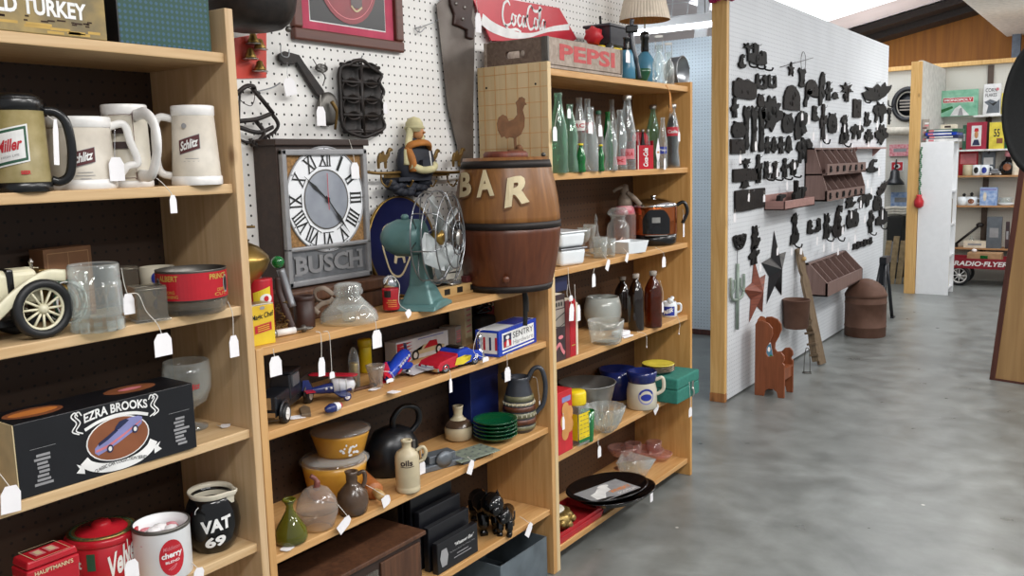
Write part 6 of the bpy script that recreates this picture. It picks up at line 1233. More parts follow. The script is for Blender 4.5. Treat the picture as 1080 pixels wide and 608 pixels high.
for s in(-1,1):
 b=MB();P=rrect(.085,.026,.012);
 out=[(-D/2+.013,0),(D/2-.013,0),(D/2-.013,ch),(-D/2+.013,ch)]
 bm=bmesh.new()
 hole=[(x,zz+ch*.52)for x,zz in P];n_=len(hole)
 def proj(x,zz):
  kx=(D/2-.013)/max(abs(x),1e-6);kz=(ch/2)/max(abs(zz-ch/2),1e-6);kk=min(kx,kz);return(x*kk,ch/2+(zz-ch/2)*kk)
 outp=[proj(x,zz)for x,zz in hole];vs=[];M=TR(s*(L/2-.009),0,0)@RZ(R90)
 for y in(-.008,.008):
  vs+=[(x,y,zz)for x,zz in hole]+[(x,y,zz)for x,zz in outp]
 fs=[]
 for i in range(n_):
  j=(i+1)%n_
  fs+=[(i,j,n_+j,n_+i),(2*n_+i,3*n_+i,3*n_+j,2*n_+j),(i,2*n_+i,2*n_+j,j),(n_+i,n_+j,3*n_+j,3*n_+i)]
 b.add(vs,fs,CRATEX,False,M)
 for sx in(-1,1):
  for sz in(0,1):b.add([(sx*(D/2-.013),y,zz)for y in(-.008,.008)for zz in(ch*.3,ch)]+[],[],CRATEX,False,M)
 b.build('end_board',T,'darker end board with hand hole')
b=MB()
for s in(-1,1):b.box(.010,.004,ch-.01,(s*(L/2-.006),-D/2-.001,.010),'dull steel',z0=True);b.box(.004,.02,ch-.01,(s*(L/2+.001),-D/2+.01,.01),'dull steel',z0=True)
b.build('corner_straps',T,'metal corner straps');b=MB();b.box(L-.03,.008,ch*.92-.01,(0,.086,.01),CRATEW,z0=True);b.box(L-.03,.008,ch*.92-.01,(0,-.014,.01),CRATEW,z0=True);b.build('divider',T);b=MB();b.text('PEPSI',plane(-D/2),L*.02,ch*.56,L*.74,ch*.55,'faded red',.035,0,.0008);b.build('lettering',T,'faded red stencil letters')
p=at(640,45,0,-1.86);T=thing('toy_mixer_truck','dark blue and yellow plastic toy with red drum sitting on the crate','toy',(-1.86,p.y,zc+ch*.93),R90)
cr=bpy.data.objects['wooden_crate'];b=MB();b.box(.26,.15,.006,(p.y-cr.location.y,cr.location.x+1.86,ch*.93-.008),CRATEW,z0=True);b.build('slat',cr);b=MB();b.box(.26,.10,.014,(0,0,.03),'bright yellow',z0=True);b.build('chassis',T,'yellow chassis',bevel=.005)
b=MB();b.add([(-.08,-.06,.125),(.09,-.06,.125),(.09,.06,.125),(-.08,.06,.125),(-.06,-.05,.05),(.075,-.05,.05),(.075,.05,.05),(-.06,.05,.05)],[(0,1,2,3),(7,6,5,4),(0,4,5,1),(1,5,6,2),(2,6,7,3),(3,7,4,0)],'slate glaze');b.box(.19,.13,.012,(.005,0,.122),'slate glaze',z0=True);b.build('hopper',T,'dark blue hopper',bevel=.004)
b=MB();b.M=TR(-.085,0,.085)@RY(-R90);b.lathe([(.02,-.01),(.034,.01),(.036,.04),(.026,.055),(0,.056)],'cracker red',14,lobes=7,amp=.12);b.build('drum',T,'red drum');b=MB();b.tube([(-.05,0,.13),(-.055,0,.17)],.005,'black plastic',8);b.build('lever',T)
for x in(-.08,.08):
 for y in(-.05,.05):b=MB();b.lathe([(0,-.012),(.026,-.012),(.028,0),(.026,.012),(0,.012)],'blue glaze' if x>0 else 'black plastic',18,M=TR(x,y,.028)@RX(R90));b.build('wheel',T)
p=at(676,91,0,-1.86);yl=p.y-.02;T=thing('table_lamp','table lamp with pleated cream shade and blue pottery base on the far bookcase','lamp',(-1.83,yl,z),0)
s=psz((-1.83,yl,1.9));zb_=zat(676,58,(-1.83,yl));
b=MB();b.lathe([(.045,0),(.05,.006),(.056,.05),(.05,.1),(.03,.135),(.018,.15),(0,.15)],'blue glaze',30);b.build('base',T,'blue pottery base');b=MB();b.lathe([(.016,.148),(.018,.16),(.016,.2),(.02,.205),(.02,.235),(.008,.24),(0,.24)],'black plastic',18);b.build('socket',T,'dark socket');b=MB()
z0s=zat(676,22,(-1.83,yl))-z;r0=.112;r1=.075;hs=.16;n_=96;vs=[];fs=[]
for i in range(n_):
 a=2*PI*i/n_;kk=1+.012*(1 if i%2 else-1)
 for rr,zz in((r0,z0s),(r1,z0s+hs),(r1-.003,z0s+hs),(r0-.003,z0s)):vs.append((rr*kk*math.cos(a),rr*kk*math.sin(a),zz))
for i in range(n_):
 j=(i+1)%n_;fs+=[(i*4,j*4,j*4+1,i*4+1),(i*4+2,j*4+2,j*4+3,i*4+3)]
b.add(vs[:],[fs[2*i]for i in range(n_)],'lampshade');b.add(vs[:],[fs[2*i+1]for i in range(n_)],'shade lining');b.build('lamp_shade',T,'pleated cream shade');b=MB();b.tube([(0,0,.24),(0,0,z0s+hs)],.003,'brass',6);b.tube([(-r1,0,z0s+hs-.004),(r1,0,z0s+hs-.004)],.0022,'brass',6);b.build('harp',T)
def std_top(name,label,cat,cx,X,rz=None):
 p=at(cx,88,0,X);p.z=z;return thing(name,label,cat,p,face(p)if rz is None else rz),psz(p)
T,s=std_top('blue_bottle','blue pottery bottle just right of the wooden crate','bottle',661,-1.72);MB().lathe([(.030,0),(.036,.004),(.034,.05),(.026,.1),(.020,.115),(0,.116)],'blue glaze',28).build('body',T);b=MB();b.lathe([(.02,.112),(.012,.13),(.012,.16),(.016,.165),(0,.166)],'black plastic',18);b.build('stopper',T,'dark stopper')
T,s=std_top('green_glass_dish','low green glass dish under the lamp on the far bookcase','dish',676.5,-1.72);MB().lathe([(.02,0),(.024,.004),(.038,.034),(.040,.05),(.038,.05),(.034,.034),(0,.006)],'deep green glass',28).build('dish',T)
T,s=std_top('bent_tool','tall dark curved tool leaning in the green glass dish','tool',671,-1.70);b=MB();b.tube(smoothline([(.014,-.01,.004),(.004,-.012,.06),(-.012,-.014,.12),(-.02,-.01,.19),(-.014,-.008,.24)],6),[.008]*8+[.012]*10+[.008]*7,'slate glaze',10);b.build('shaft',T)
b=MB();b.box(.05,.03,.03,(-.016,-.01,.2),'black plastic');b.build('head',T,bevel=.006)
for lab,cx,X,k in(('clear bottle with open wire bail on the far bookcase top',695,-1.71,1.0),('second clear glass bottle behind the wire bail bottle',705,-1.76,.96)):
 T,s=std_top('clear_bottle',lab,'bottle',cx,X);b=MB();b.lathe([(.024*k,0),(.027*k,.004),(.027*k,.085*k),(.020*k,.11*k),(.011*k,.125*k),(.011*k,.145*k),(.014*k,.147*k),(.014*k,.158*k),(.009*k,.158*k),(.009*k,.12*k),(.022*k,.08*k),(0,.01)],'clear glass',26);b.build('body',T);b=MB()
 for y in(-.016,.016):b.tube([(y,0,.13*k),(y*.9,0,.19*k)],.0015,'tin',5)
 b.box(.034,.012,.010,(0,0,.195*k),'tin');b.build('wire_bail',T)
T,s=std_top('cooking_pot','small steel pot with black triangular handle at bookcase end','pot',711.5,-1.80,R90);b=MB();b.M=TR(0,0,.075)@RX(R90);b.lathe([(0,-.03),(.06,-.028),(.07,-.01),(.072,.04),(.075,.042),(.07,.044),(.066,.0),(0,-.02)],'steel',34);b.build('pan',T)
b=MB();b.tube(smoothline([(.07,-.01,.1),(.14,-.01,.105),(.10,-.01,.055),(.07,-.01,.045)],1),.006,'black plastic',8);b.tube([(.068,-.01,.1),(.14,-.01,.105)],.006,'black plastic',8);b.build('handle',T,'black handle')
tagx('white price tag hanging on the blue pottery bottle',-1.68,[(663,44),(662,50)],(662,54),8,13)
p=at(704,99,0,FX+.005);T=thing('hanging_raffia_bow','frayed raffia strands hanging over top board edge','raffia',p,R90);b=MB()
for i in range(9):b.tube(smoothline([(-.03+random.uniform(-.01,.01),-.006,.035),(-.01,-.012,.012),(.008+random.uniform(-.008,.008),-.01,-.02),(.02+random.uniform(-.02,.02),-.008,-.055-random.uniform(0,.03))],5),.0014,'cracker tan',5)
b.build('strands',T)
z=SCZ[1]
def bottle(label,cx,X,ty,wpx,m_,cap=None,style='coke',lab=None,cat='bottle',name='soda_bottle',liquid=None,zz=None):
 zz=z if zz is None else zz
 p=at(cx,184,0,X);p.z=zz;s=psz(p);h=zat(cx,ty,p)-zz;r=wpx*s/2
 T=thing(name,label,cat,p,face(p),'bottles on the bottle shelf')
 if style=='coke':pr_=[(.88,0),(1,.015),(.98,.1),(.80,.26),(.86,.36),(1.0,.5),(.9,.62),(.6,.78),(.38,.88),(.34,.94),(.42,.95),(.42,1.0)]
 elif style=='tall':pr_=[(.92,0),(1,.01),(1,.46),(.94,.56),(.66,.74),(.44,.88),(.4,.95),(.46,.955),(.46,1.0)]
 elif style=='swirl':pr_=[(.92,0),(1,.015),(1,.3),(.94,.36),(.98,.5),(.8,.62),(.5,.8),(.38,.92),(.46,.94),(.46,1.0)]
 else:pr_=[(.94,0),(1,.01),(1,.6),(.9,.68),(.5,.8),(.38,.86),(.38,.95),(.45,.96),(.45,1.0)]
 P=[(r*a,h*c_)for a,c_ in pr_];inn=[(max(.001,a-.0018),c_)for a,c_ in reversed(P)];inn[-1]=(inn[-1][0],.008)
 MB().lathe(P+inn+[(0,.008)],m_,26,lobes=(10 if style in('coke','swirl')else 0),amp=.018).build('body',T)
 if liquid:b=MB();b.lathe([(0,.01)]+[(a*.93,max(.01,c_))for a,c_ in P if c_<h*liquid[1]]+[(0,h*liquid[1])],liquid[0],22);b.build('liquid',T)
 if cap:b=MB();b.lathe([(r*.5,h*.955),(r*.52,h*.96),(r*.52,h*1.01),(r*.4,h*1.02),(0,h*1.02)],cap,20);b.build('cap',T)
 if lab:
  kind,c1,c2,t_=lab;b=MB();S=cyl(r*1.0);zc_=h*kind
  b.rect(S,0,zc_,r*1.7,h*.14,c1,.002,nx=10);b.build('label_patch',T)
  b=MB();b.text(t_,S,0,zc_,r*1.3,h*.055,c2,.03,0,.0035,cuts=4);b.build('lettering',T)
 return T,p,r,h,s
bottle('tallest pale green ribbed bottle at the left end of bottle shelf',590,-1.70,98,19,'coke glass',style='tall')
bottle('pale green bottle second from left with tag at neck',602,-1.71,110,17,'coke glass',style='coke')
bottle('tall clear bottle with red and white neck label, back row left',612,-1.84,103,15,'soda glass',style='tall',lab=(.62,'white print','red print','RC'))
bottle('clear bottle behind the tagged one, red patch showing',620.5,-1.82,104,14,'soda glass',style='tall',lab=(.6,'red print','white print','COLA'))
bottle('clear ribbed bottle with white tag at its shoulder, middle left',623.5,-1.70,113,16,'soda glass',style='swirl')
bottle('small green bottle with yellow cap, first of two',613,-1.687,152,10.5,'sprite green',cap='bright yellow',style='coke')
bottle('small green bottle with yellow cap, right of the tagged clear one',634,-1.687,153,7.5,'sprite green',cap='bright yellow',style='coke')
bottle('slim clear bottle with dark green cap behind small green one',632,-1.80,118,11,'soda glass',cap='green print',style='tall')
bottle('green bottle in the back row behind the ribbed middle bottles',641.5,-1.86,118,12,'sprite green',style='tall')
bottle('clear hourglass shaped bottle in the middle of the front row',644.5,-1.70,128,15,'soda glass',style='coke')
bottle('clear ribbed bottle with red diamond print near its base',654,-1.735,116,16,'soda glass',style='coke',lab=(.16,'pink print','red print','X'))
bottle('clear bottle at the very back right of centre',646,-1.92,105,12,'soda glass',style='tall')
bottle('tallest clear cola bottle with capped top, front centre right',662,-1.72,102,18,'soda glass',cap='tin',style='tall',lab=(.22,'pink print','red print','COLA'))
T,p,r,h,s=bottle('full dark cola bottle with red label at right end',709.5,-1.73,111,15.5,'soda glass',cap='tin',style='coke',lab=(.58,'coca red','white print','Cola'),liquid=('black gloss',.86))
bottle('clear green tinted bottle behind the red six pack carton',689,-1.84,112,15,'coke glass',cap='tin',style='coke')
bottle('narrow clear bottle with blue and white label beside cola bottle',699,-1.692,124,10,'soda glass',style='tall',lab=(.36,'blue print','white print','Pop'))
pf=at(684,180,0,-1.70);pl_=at(673.5,181,0,-1.76);s=psz(pf)
T=thing('bottle_carton','red and white cardboard bottle carton holding six small bottles','carton',(-1.745,pf.y+.012,z),R90-.42);w,d,h=.085,.07,.125
b=MB()
for sx in(-1,1):b.box(.002,d,h*.95,(sx*w/2,0,0),'red tin',z0=True)
for sy in(-1,1):b.box(w,.002,h*.8,(0,sy*d/2,0),'red tin',z0=True)
b.box(w,d,.002,(0,0,0),'red tin',z0=True);b.prism([(-w/2,h*.7),(w/2,h*.7),(w/2,h*1.1),(w*.3,h*1.25),(-w*.3,h*1.25),(-w/2,h*1.1)],.002,'red tin');b.build('carton_body',T)
b=MB();S=plane(-d/2-.001);b.rect(S,-w*.47,h*.4,.004,h*.8,'white print',.0005,nx=1)
b.text('Coca-Cola',lambda x,zz,e:(-zz*0+(-w*.0)-zz+h*.4,-d/2-.001-e,h*.4+x),0,h*.4,h*.62,.026,'white print',.03,.25,.001)
SL=lambda x,zz,e:(-w/2-.001-e,-x,zz)
for q in range(6):b.rect(SL,0,h*(.3+.08*q),d*.6,.003,'pink print',.0005,nx=1)
b.rect(SL,0,h*.14,d*.3,.007,'pink print',.0005,nx=1);b.build('lettering',T,'white lettering')
for i in range(3):
 for j in range(2):
  Mx=RZ(R90-.42)@Vector((-w*.33+i*w*.33,-d*.25+j*d*.5,0));T3=thing('soda_bottle','small dark cola bottle standing in the red carton','bottle',(T.location.x+Mx.x,T.location.y+Mx.y,z+.003),0,'bottles in the red carton')
  MB().lathe([(.011,0),(.0125,.004),(.0105,.05),(.0125,.085),(.007,.125),(.005,.15),(.0062,.152),(.0062,.16),(0,.16)],'dark amber glass' if(i+j)%2 else 'clear glass',18).build('body',T3)
  b=MB();b.lathe([(.0066,.153),(.007,.157),(.0066,.163),(0,.164)],'tin',14);b.build('cap',T3)
p=at(692,181,0,-1.695);T=thing('label_card','small white diamond shaped card standing between carton and bottle','card',(-1.695,at(694,180,0,-1.695).y,z),R90);b=MB();b.prism([(0,.012),(.022,.07),(0,.13),(-.022,.07)],.001,'paper');b.prism([(-.012,0),(.012,0),(.012,.03),(-.012,.03)],.001,'paper');b.build('card',T);b=MB();b.rect(plane(-.001),0,.07,.022,.008,'cracker tan',.0006,nx=1);b.build('print',T)
for n_,(lab,pa,to,w_,h_)in enumerate((('white price tag on the tallest green bottle at left',[(588,118),(586,128)],(585,135),7,15),('white price tag on the shoulder of the clear ribbed bottle',[(622,120),(622,126)],(622.5,130),8,12),('white price tag hanging on slim bottle with green cap',[(633,126),(633,130)],(633,133),7,12),('white price tag on the neck of second pale green bottle',[(600,112),(600,114)],(600,116),6,10),('white price tag on the full dark cola bottle',[(713,130),(715,136)],(716,140),4.5,10),('white price tag standing against the blue labelled bottle foot',[(701,150),(701,165)],(701,168),4,12))):
 tagx(lab,-1.668,pa,to,w_,h_)
z=SCZ[2]
p=base(609,281.5,z,0);
for i,(lab,zz,hh)in enumerate((('lower white enamel refrigerator dish beside the barrel',0,.063),('upper white enamel refrigerator dish stacked on the lower',.068,.056))):
 T=thing('enamel_dish',lab,'dish',(FX-.10,2.868,z+zz),R90-.22);b=MB();b.add([(sx*(.062+q*.006),sy*(.075+q*.006),zq)for zq,q in((0,0),(hh,1))for sx,sy in((-1,-1),(1,-1),(1,1),(-1,1))],[(3,2,1,0),(4,5,6,7),(0,1,5,4),(1,2,6,5),(2,3,7,6),(3,0,4,7)],'enamel white');b.build('dish',T,bevel=.014,seg=4)
 b=MB();b.box(.142,.168,.006,(0,0,hh-.002),'pewter' if i==0 else 'enamel white',z0=True);b.build('lid',T,bevel=.003)
T=thing('green_jar','small pale green jar lying just behind the enamel dishes','jar',(-1.90,2.86,z),0);MB().lathe([(.03,0),(.034,.004),(.034,.12),(.028,.15),(.02,.16),(0,.16)],'coke glass',24).build('body',T);b=MB();b.lathe([(.022,.158),(.024,.16),(.024,.178),(0,.18)],'olive glaze',20);b.build('cap',T,'green cap')
rr=random.Random(3)
for i,(lab,cx,X,hh,wd_)in enumerate((('clear stemmed glass leftmost behind the enamel dishes',616,-1.84,.115,.028),('second clear stemmed glass behind the enamel dishes',622,-1.88,.12,.028),('tall clear cruet with pointed stopper among the glasses',629,-1.83,.17,.022),('small clear tumbler in front of the big glass jar',633,-1.74,.085,.03),('small patterned glass tumbler nearest the white price tags',642,-1.73,.075,.03))):
 p=at(cx,268,0,X);p.z=z;T=thing('clear_glass',lab,'glass',p,0)
 if 'stem' in lab:P=[(wd_*.9,0),(wd_*.9,.003),(.004,.008),(.004,hh*.45),(wd_*.7,hh*.55),(wd_,hh*.8),(wd_*.95,hh),(wd_*.9,hh),(wd_*.6,hh*.56),(0,hh*.5)]
 elif 'cruet' in lab:P=[(wd_,0),(wd_*1.05,.004),(wd_*1.1,hh*.3),(wd_*.5,hh*.5),(wd_*.35,hh*.65),(wd_*.5,hh*.68),(wd_*.2,hh*.72),(wd_*.3,hh*.85),(0,hh)]
 else:P=[(wd_*.8,0),(wd_*.85,.004),(wd_,hh),(wd_*.93,hh),(wd_*.78,.01),(0,.009)]
 MB().lathe(P,'clear glass',24,lobes=8 if i>2 else 0,amp=.02).build('glass',T)
p=at(652,258,0,-1.86);p.z=z;s=psz(p);h=zat(652,219,p)-z;r=12*s;T=thing('apothecary_jar','large clear glass jar with ground stopper behind the white tray','jar',p,face(p))
MB().lathe([(r*.9,0),(r,.006),(r*1.0,h*.5),(r*.85,h*.62),(r*.62,h*.68),(r*.62,h*.76),(r*.7,h*.78),(r*.66,h*.8),(0,h*.8)],'clear glass',32).build('body',T);b=MB();b.lathe([(r*.5,h*.79),(r*.85,h*.82),(r*.92,h*.86),(r*.85,h*.93),(r*.6,h*1.0),(0,h)],'clear glass',32);b.build('stopper',T)
p=base(663,268,z,.04);T=thing('ceramic_tray','white rectangular ceramic dish with fluted sides at shelf edge','dish',(-1.728,3.345,z),R90-.2);b=MB();w,d,h=.135,.10,.05
b.add([(sx*w/2*q,sy*d/2*q,zq)for zq,q in((0,.82),(h,1),(h,.94),(.006,.78))for sx,sy in((-1,-1),(1,-1),(1,1),(-1,1))],[(3,2,1,0),(12,13,14,15)]+[(l*4+k,l*4+(k+1)%4,l*4+4+(k+1)%4,l*4+4+k)for l in range(3)for k in range(4)],'enamel white');b.build('dish',T,bevel=.004)
p=at(659,250,0,-1.87);p.z=z;T=thing('wrapped_bottle','beige cloth wrapped bottle top above a reddish glass body','figurine',p,face(p));s=psz(p);h=zat(659,194,p)-z
MB().lathe([(.045,0),(.05,.006),(.05,h*.5),(.04,h*.62),(.02,h*.68),(0,h*.68)],'pink glass',26).build('body',T);b=MB();b.lathe([(.048,h*.52),(.042,h*.62),(.022,h*.69),(0,h*.69)],'quilt pink',24);b.build('red_shoulder',T,'reddish shoulder');b=MB();b.lathe([(.034,h*.66),(.03,h*.76),(.016,h*.84),(.02,h*.9),(.016,h*.98),(0,h)],'tan leather',20);b.tube(smoothline([(.01,-.01,h*.86),(.04,-.015,h*.78),(.07,-.02,h*.66)],5),.011,'tan leather',8);b.tube(smoothline([(-.01,-.01,h*.95),(-.035,-.015,h*.92),(-.05,-.015,h*.88)],5),.008,'tan leather',8);b.build('cloth_top',T,'beige cloth')
p=base(690,260,z,.095);p.y-=.008;s=psz(p);h=zat(691,209,p)-z;r=25*s;T=thing('coffee_percolator','copper and black electric percolator urn with chrome lid','percolator',(p.x,p.y,z),face(p))
MB().lathe([(r*.8,0),(r*.95,.01),(r*.98,.05),(0,.05)],'black plastic',44).build('base',T,'black base');b=MB();b.lathe([(r*.97,.05),(r,.056),(r,h*.80),(r*.96,h*.86)],'copper',44);b.build('body',T,'copper body');b=MB();b.lathe([(r*1.01,h*.82),(r*1.0,h*.87),(r*.8,h*.94),(r*.5,h*.98),(r*.2,h),(0,h)],'chrome',44);b.lathe([(.008,h),(.014,h+.01),(0,h+.014)],'chrome',14);b.build('lid',T,'chrome lid')
b=MB();S=cyl(r+.002,.12);vs=[];nx_=12
for e in(0,.010):
 for i in range(nx_+1):
  x=-.058+.116*i/nx_;topz=h*(.78-.2*max(0,(abs(x)-.02)/.038)**2)
  vs+=[S(x,.055,e),S(x,topz,e)]
k2=2*(nx_+1);fs=[]
for i in range(nx_):fs+=[(2*i,2*i+2,2*i+3,2*i+1),(k2+2*i,k2+2*i+1,k2+2*i+3,k2+2*i+2),(2*i+1,2*i+3,k2+2*i+3,k2+2*i+1)]
fs+=[(0,1,k2+1,k2),(2*nx_,k2+2*nx_,k2+2*nx_+1,2*nx_+1)]
b.add(vs,fs,'black gloss',False);b.build('front_panel',T,'black front panel');b=MB();S=cyl(r+.013,.12);b.rect(S,-.002,h*.56,.036,.024,'tin',.001,nx=3);b.oval(S,-.002,h*.36,.036,.04,'machine black',.006,16,2);b.rect(S,.0,h*.24,.10,.004,'tin',.001,nx=8);b.build('controls',T,'metal plate and dial')
b=MB();b.tube(smoothline([(r*.9,0,h*.82),(r*1.25,0,h*.9),(r*1.4,0,h*.7),(r*1.2,0,h*.45)],6),.008,'black plastic',10);b.build('handle',T)
for lab,pa,to,w_,h_ in(('white price tag hanging below enamel dishes, first pair of strings',[(599,282),(600,300)],(602,313),6,6),('white price tag hanging below the shelf right of enamel dishes',[(627,283),(626,287)],(626,290),6,14),('white price tag sticking out below the glass tumblers',[(636,268),(640,274)],(642,275),6,12),('white price tag against the white ceramic dish',[(657,262),(661,266)],(662,268),5,10),('white price tag hanging below the copper percolator',[(691,261),(699,266),(700,270)],(700,272),7.5,11),('long white tag on the handle of the copper percolator',[(720,221),(721,226)],(721,228),3,23)):
 tagx(lab,FX+.006,pa,to,w_,h_,tilt=.5 if 'sticking' in lab or 'against' in lab else 0.)
z=SCZ[3]
def book(name,label,y0,t,h,d,m_,X=None,spine=None):
 T=thing(name,label,'book',(FX-.02-d/2,y0+t/2,z),R90);b=MB();b.box(t,d,h,(0,0,0),m_,z0=True);b.build('cover',T,bevel=.0015);b=MB();b.box(t*.8,d*.97,.002,(0,.004,h),'page',z0=True);b.build('pages',T)
 if spine:spine(T,t,h,d)
 return T
def sp1(T,t,h,d):
 S=plane(-d/2);b=MB();b.rect(S,0,h*.86,t*.8,h*.12,'book grey',.0006,nx=1)
 for q in range(3):b.rect(S,-t*.2+.2*t*q,h*.86,t*.12,h*.06,'black print',.001,nx=1)
 b.ribbon(S,[(-t*.45,h*.6),(-t*.1,h*.66),(t*.45,h*.72)],.004,'black print',.001);b.ribbon(S,[(-t*.45,h*.55),(0,h*.52),(t*.45,h*.56)],.003,'black print',.001);b.rect(S,0,h*.65,t*.9,h*.27,'book grey',.0004,nx=1);b.ribbon(S,[(-t*.4,h*.18),(0,h*.26),(t*.2,h*.16),(t*.4,h*.1)],.014,'pink print',.001);b.oval(S,t*.1,h*.36,t*.4,h*.06,'pink print',.001,12,1);b.build('spine_print',T,'grey and pink spine picture')
ZB=.225
y=2.69;book('book','thick dark book with grey and pink spine picture, leftmost of the row',y,.085,.245,.21,'book dark',spine=sp1)
y+=.087;book('book','slim brownish red book between the dark one and the bright red one',y,.03,.215,.2,'book maroon');y+=.032
def sp2(T,t,h,d):b=MB();b.rect(plane(-d/2),0,h*.8,t*.6,h*.02,'gold print',.0008,nx=1);b.rect(plane(-d/2),0,h*.2,t*.6,h*.02,'gold print',.0008,nx=1);b.build('spine_bands',T)
book('book','bright red book right of the brownish one',y,.042,.215,.2,'red tin',spine=sp2);y+=.044
book('book','pale cream booklet at the right end of the book row',y,.014,.2,.19,'page');y+=.02
T=thing('storage_box','flat navy box lying across the top of the book row','box',(FX-.15,2.77,z+.2475),R90);b=MB();b.box(.15,.2,.055,m='navy print',z0=True);b.build('box_body',T,bevel=.003);b=MB();b.box(.153,.203,.016,(0,0,.04),'navy print',z0=True);b.build('lid',T,bevel=.002)
for lab,pa,to,w_,h_,t_ in(('white price tag in front of the red books, left of a pair',[(599,300),(598,311),(602,318)],(603,322),8,18,.1),('white price tag in front of the red books, right of a pair',[(606,300),(607,318)],(610,323),6,17,0)):tagx(lab,FX+.01,pa,to,w_,h_,tilt=t_)
p=at(636,358,0,-1.875);p.z=z;s=psz(p);h=zat(634,313,p)-z;r=20*s;T=thing('milk_glass_shade','round milky glass lamp globe with open dark top','globe',p,face(p));MB().lathe([(r*.55,0),(r*.8,.01),(r,h*.45),(r*.98,h*.75),(r*.86,h),(r*.8,h),(r*.92,h*.74),(r*.93,h*.45),(r*.7,.02),(0,.012)],'milk glass',40).build('globe',T)
p=base(638,366,z,.07);s=psz(p);h=zat(640,338,p)-z;r=19*s;T=thing('glass_bowl','clear ribbed glass bowl in front of the milky globe','bowl',(p.x,p.y+.01,z),face(p));MB().lathe([(r*.75,0),(r*.85,.006),(r*.95,h*.6),(r*1.02,h),(r*.97,h),(r*.88,h*.55),(r*.75,.01),(0,.009)],'clear glass',40,lobes=20,amp=.012).build('bowl',T)
p=base(660,357,z,.03);T=thing('paper_packet','pair of white folded papers beside the dark bottles','papers',(p.x-.01,p.y,z),R90-.1);b=MB();b.box(.07,.05,.006,(0,0,0),'paper',z0=True);b.build('lower_sheet',T);b=MB();b.box(.065,.05,.016,(-.004,.01,.008),'paper',z0=True);b.build('upper_sheet',T,bevel=.003)
def jugb(label,cx,by,ty,w_,m_,X=None):
 p=base(cx,by,z,w_*.5*.0041);
 if X:p=at(cx,by,0,X);p.z=z
 s=psz(p);h=zat(cx,ty,p)-z;r=w_*s/2;T=thing('brown_bottle',label,'bottle',p,face(p),'brown glass bottles')
 P=[(.94,0),(1,.015),(1,.62),(.94,.7),(.6,.82),(.34,.88),(.34,.93)]
 MB().lathe([(r*a,h*c_)for a,c_ in P]+[(0,h*.93)],m_,32).build('body',T);b=MB();b.lathe([(r*.36,h*.92),(r*.42,h*.93),(r*.42,h),(0,h)],'book grey',18);b.build('cap',T,'grey cap');return T
jugb('tall reddish amber bottle, right one of the brown bottles',689,346.5,286,18.5,'amber glass')
jugb('very dark brown bottle left of the amber one',671,350,289,17,'dark amber glass')
jugb('darkest bottle in the shadow behind the papers',657,345,292,17,'dark amber glass',-1.88)
tagx('white price tag on the reddish amber bottle',-1.665,[(696,296),(699,308),(699,318)],(698,320),7,11)
p=base(706,344,z,.03);p.x=-1.75;p.y=at(706,338,0,-1.75).y;s=psz(p);h=zat(705,318,p)-z;r=8.3*s;T=thing('pitcher','small white creamer with blue printed label at shelf end','creamer',p,face(p));MB().lathe([(r*.9,0),(r,.004),(r,h*.72),(r*.85,h*.86),(r*.85,h),(r*.7,h),(r*.7,.01),(0,.01)],'enamel white',30).build('body',T);b=MB();b.tube(smoothline([(.0,-r*.5,h),(.01,-r*.6,h*1.18),(.015,-r*.4,h*1.3)],5),[.016]*5+[.009]*6,'enamel white',10);b.build('spout',T);b=MB();b.tube(smoothline([(r*.85,0,h*.85),(r*1.4,0,h*.8),(r*1.4,0,h*.4),(r*.95,0,h*.25)],6),.005,'enamel white',8);b.build('handle',T);b=MB();S=cyl(r);b.rect(S,-.006,h*.42,r*1.7,h*.6,'blue print',.001);b.text('Milk',skew(S,.4),-.004,h*.45,r*1.3,h*.3,'white print',.03,.2,.002,cuts=4);b.build('label_patch',T,'blue label')
tagx('bare string hanging from the small white creamer',FX+.004,[(714,333),(717,342),(716,350)],(716,352),1.2,2);tagx('bare string hanging over the edge below the dark bottle',FX+.004,[(672,350),(681,353),(682,362)],(682,366),1.2,2)
z=SCZ[4]
a=base(590,478,z);T=thing('cracker_tin','tall red cracker box printed with round biscuits','box',(FX-.05,2.745,z),R90-.0);w,d,h=.105,.08,.235
MB().box(w,d,h,m='cracker red',z0=True).build('box_body',T,bevel=.002);b=MB();S=plane(-d/2)
for x,q,e in((-.0,.32,.001),(.03,.42,.0014),(-.01,.52,.0018),(.028,.62,.0022),(-.0,.7,.0026)):b.oval(S,x,h*q,.05,.056,'cracker tan',e,20,1)
b.rect(S,.01,h*.86,.06,.02,'lilac print',.001,nx=1);b.build('biscuit_print',T,'tan round biscuits');tagx('white price tag on the red cracker box',FX+.012,[(594,436),(594,440)],(594,441),4,14)
p=base(608,472,z,.04);s=psz(p);h=zat(606,413,p)-z;r=11.5*s;T=thing('glass_shaker','square glass jar with yellow plastic lid and yellow label','jar',(p.x-.005,p.y+.01,z),R90-.1);k=r*.9
b=MB();b.box(k*2,k*2,h*.76,m='clear glass',z0=True);b.build('glass',T,bevel=.006,seg=3);b=MB();b.lathe([(r*.92,h*.75),(r*.95,h*.78),(r*.95,h*.96),(r*.85,h),(0,h)],'bright yellow',30);b.build('lid',T,'yellow lid');b=MB();S=plane(-k);b.rect(S,0,h*.36,k*1.9,h*.5,'bright yellow',.0015,nx=1)
for q in range(6):
 for i in range(3):b.rect(S,-k*.55+k*.55*i+random.uniform(-.004,.004),h*(.16+.08*q),k*.4,.0025,'olive glaze',.002,nx=1)
b.rect(S,0,h*.1,k*1.9,h*.06,'sprite green',.0016,nx=1);b.rect(lambda x,zz,e:(-k-e,-x,zz),0,h*.36,k*1.9,h*.5,'bright yellow',.0015,nx=1);b.build('label_patch',T,'yellow recipe label')
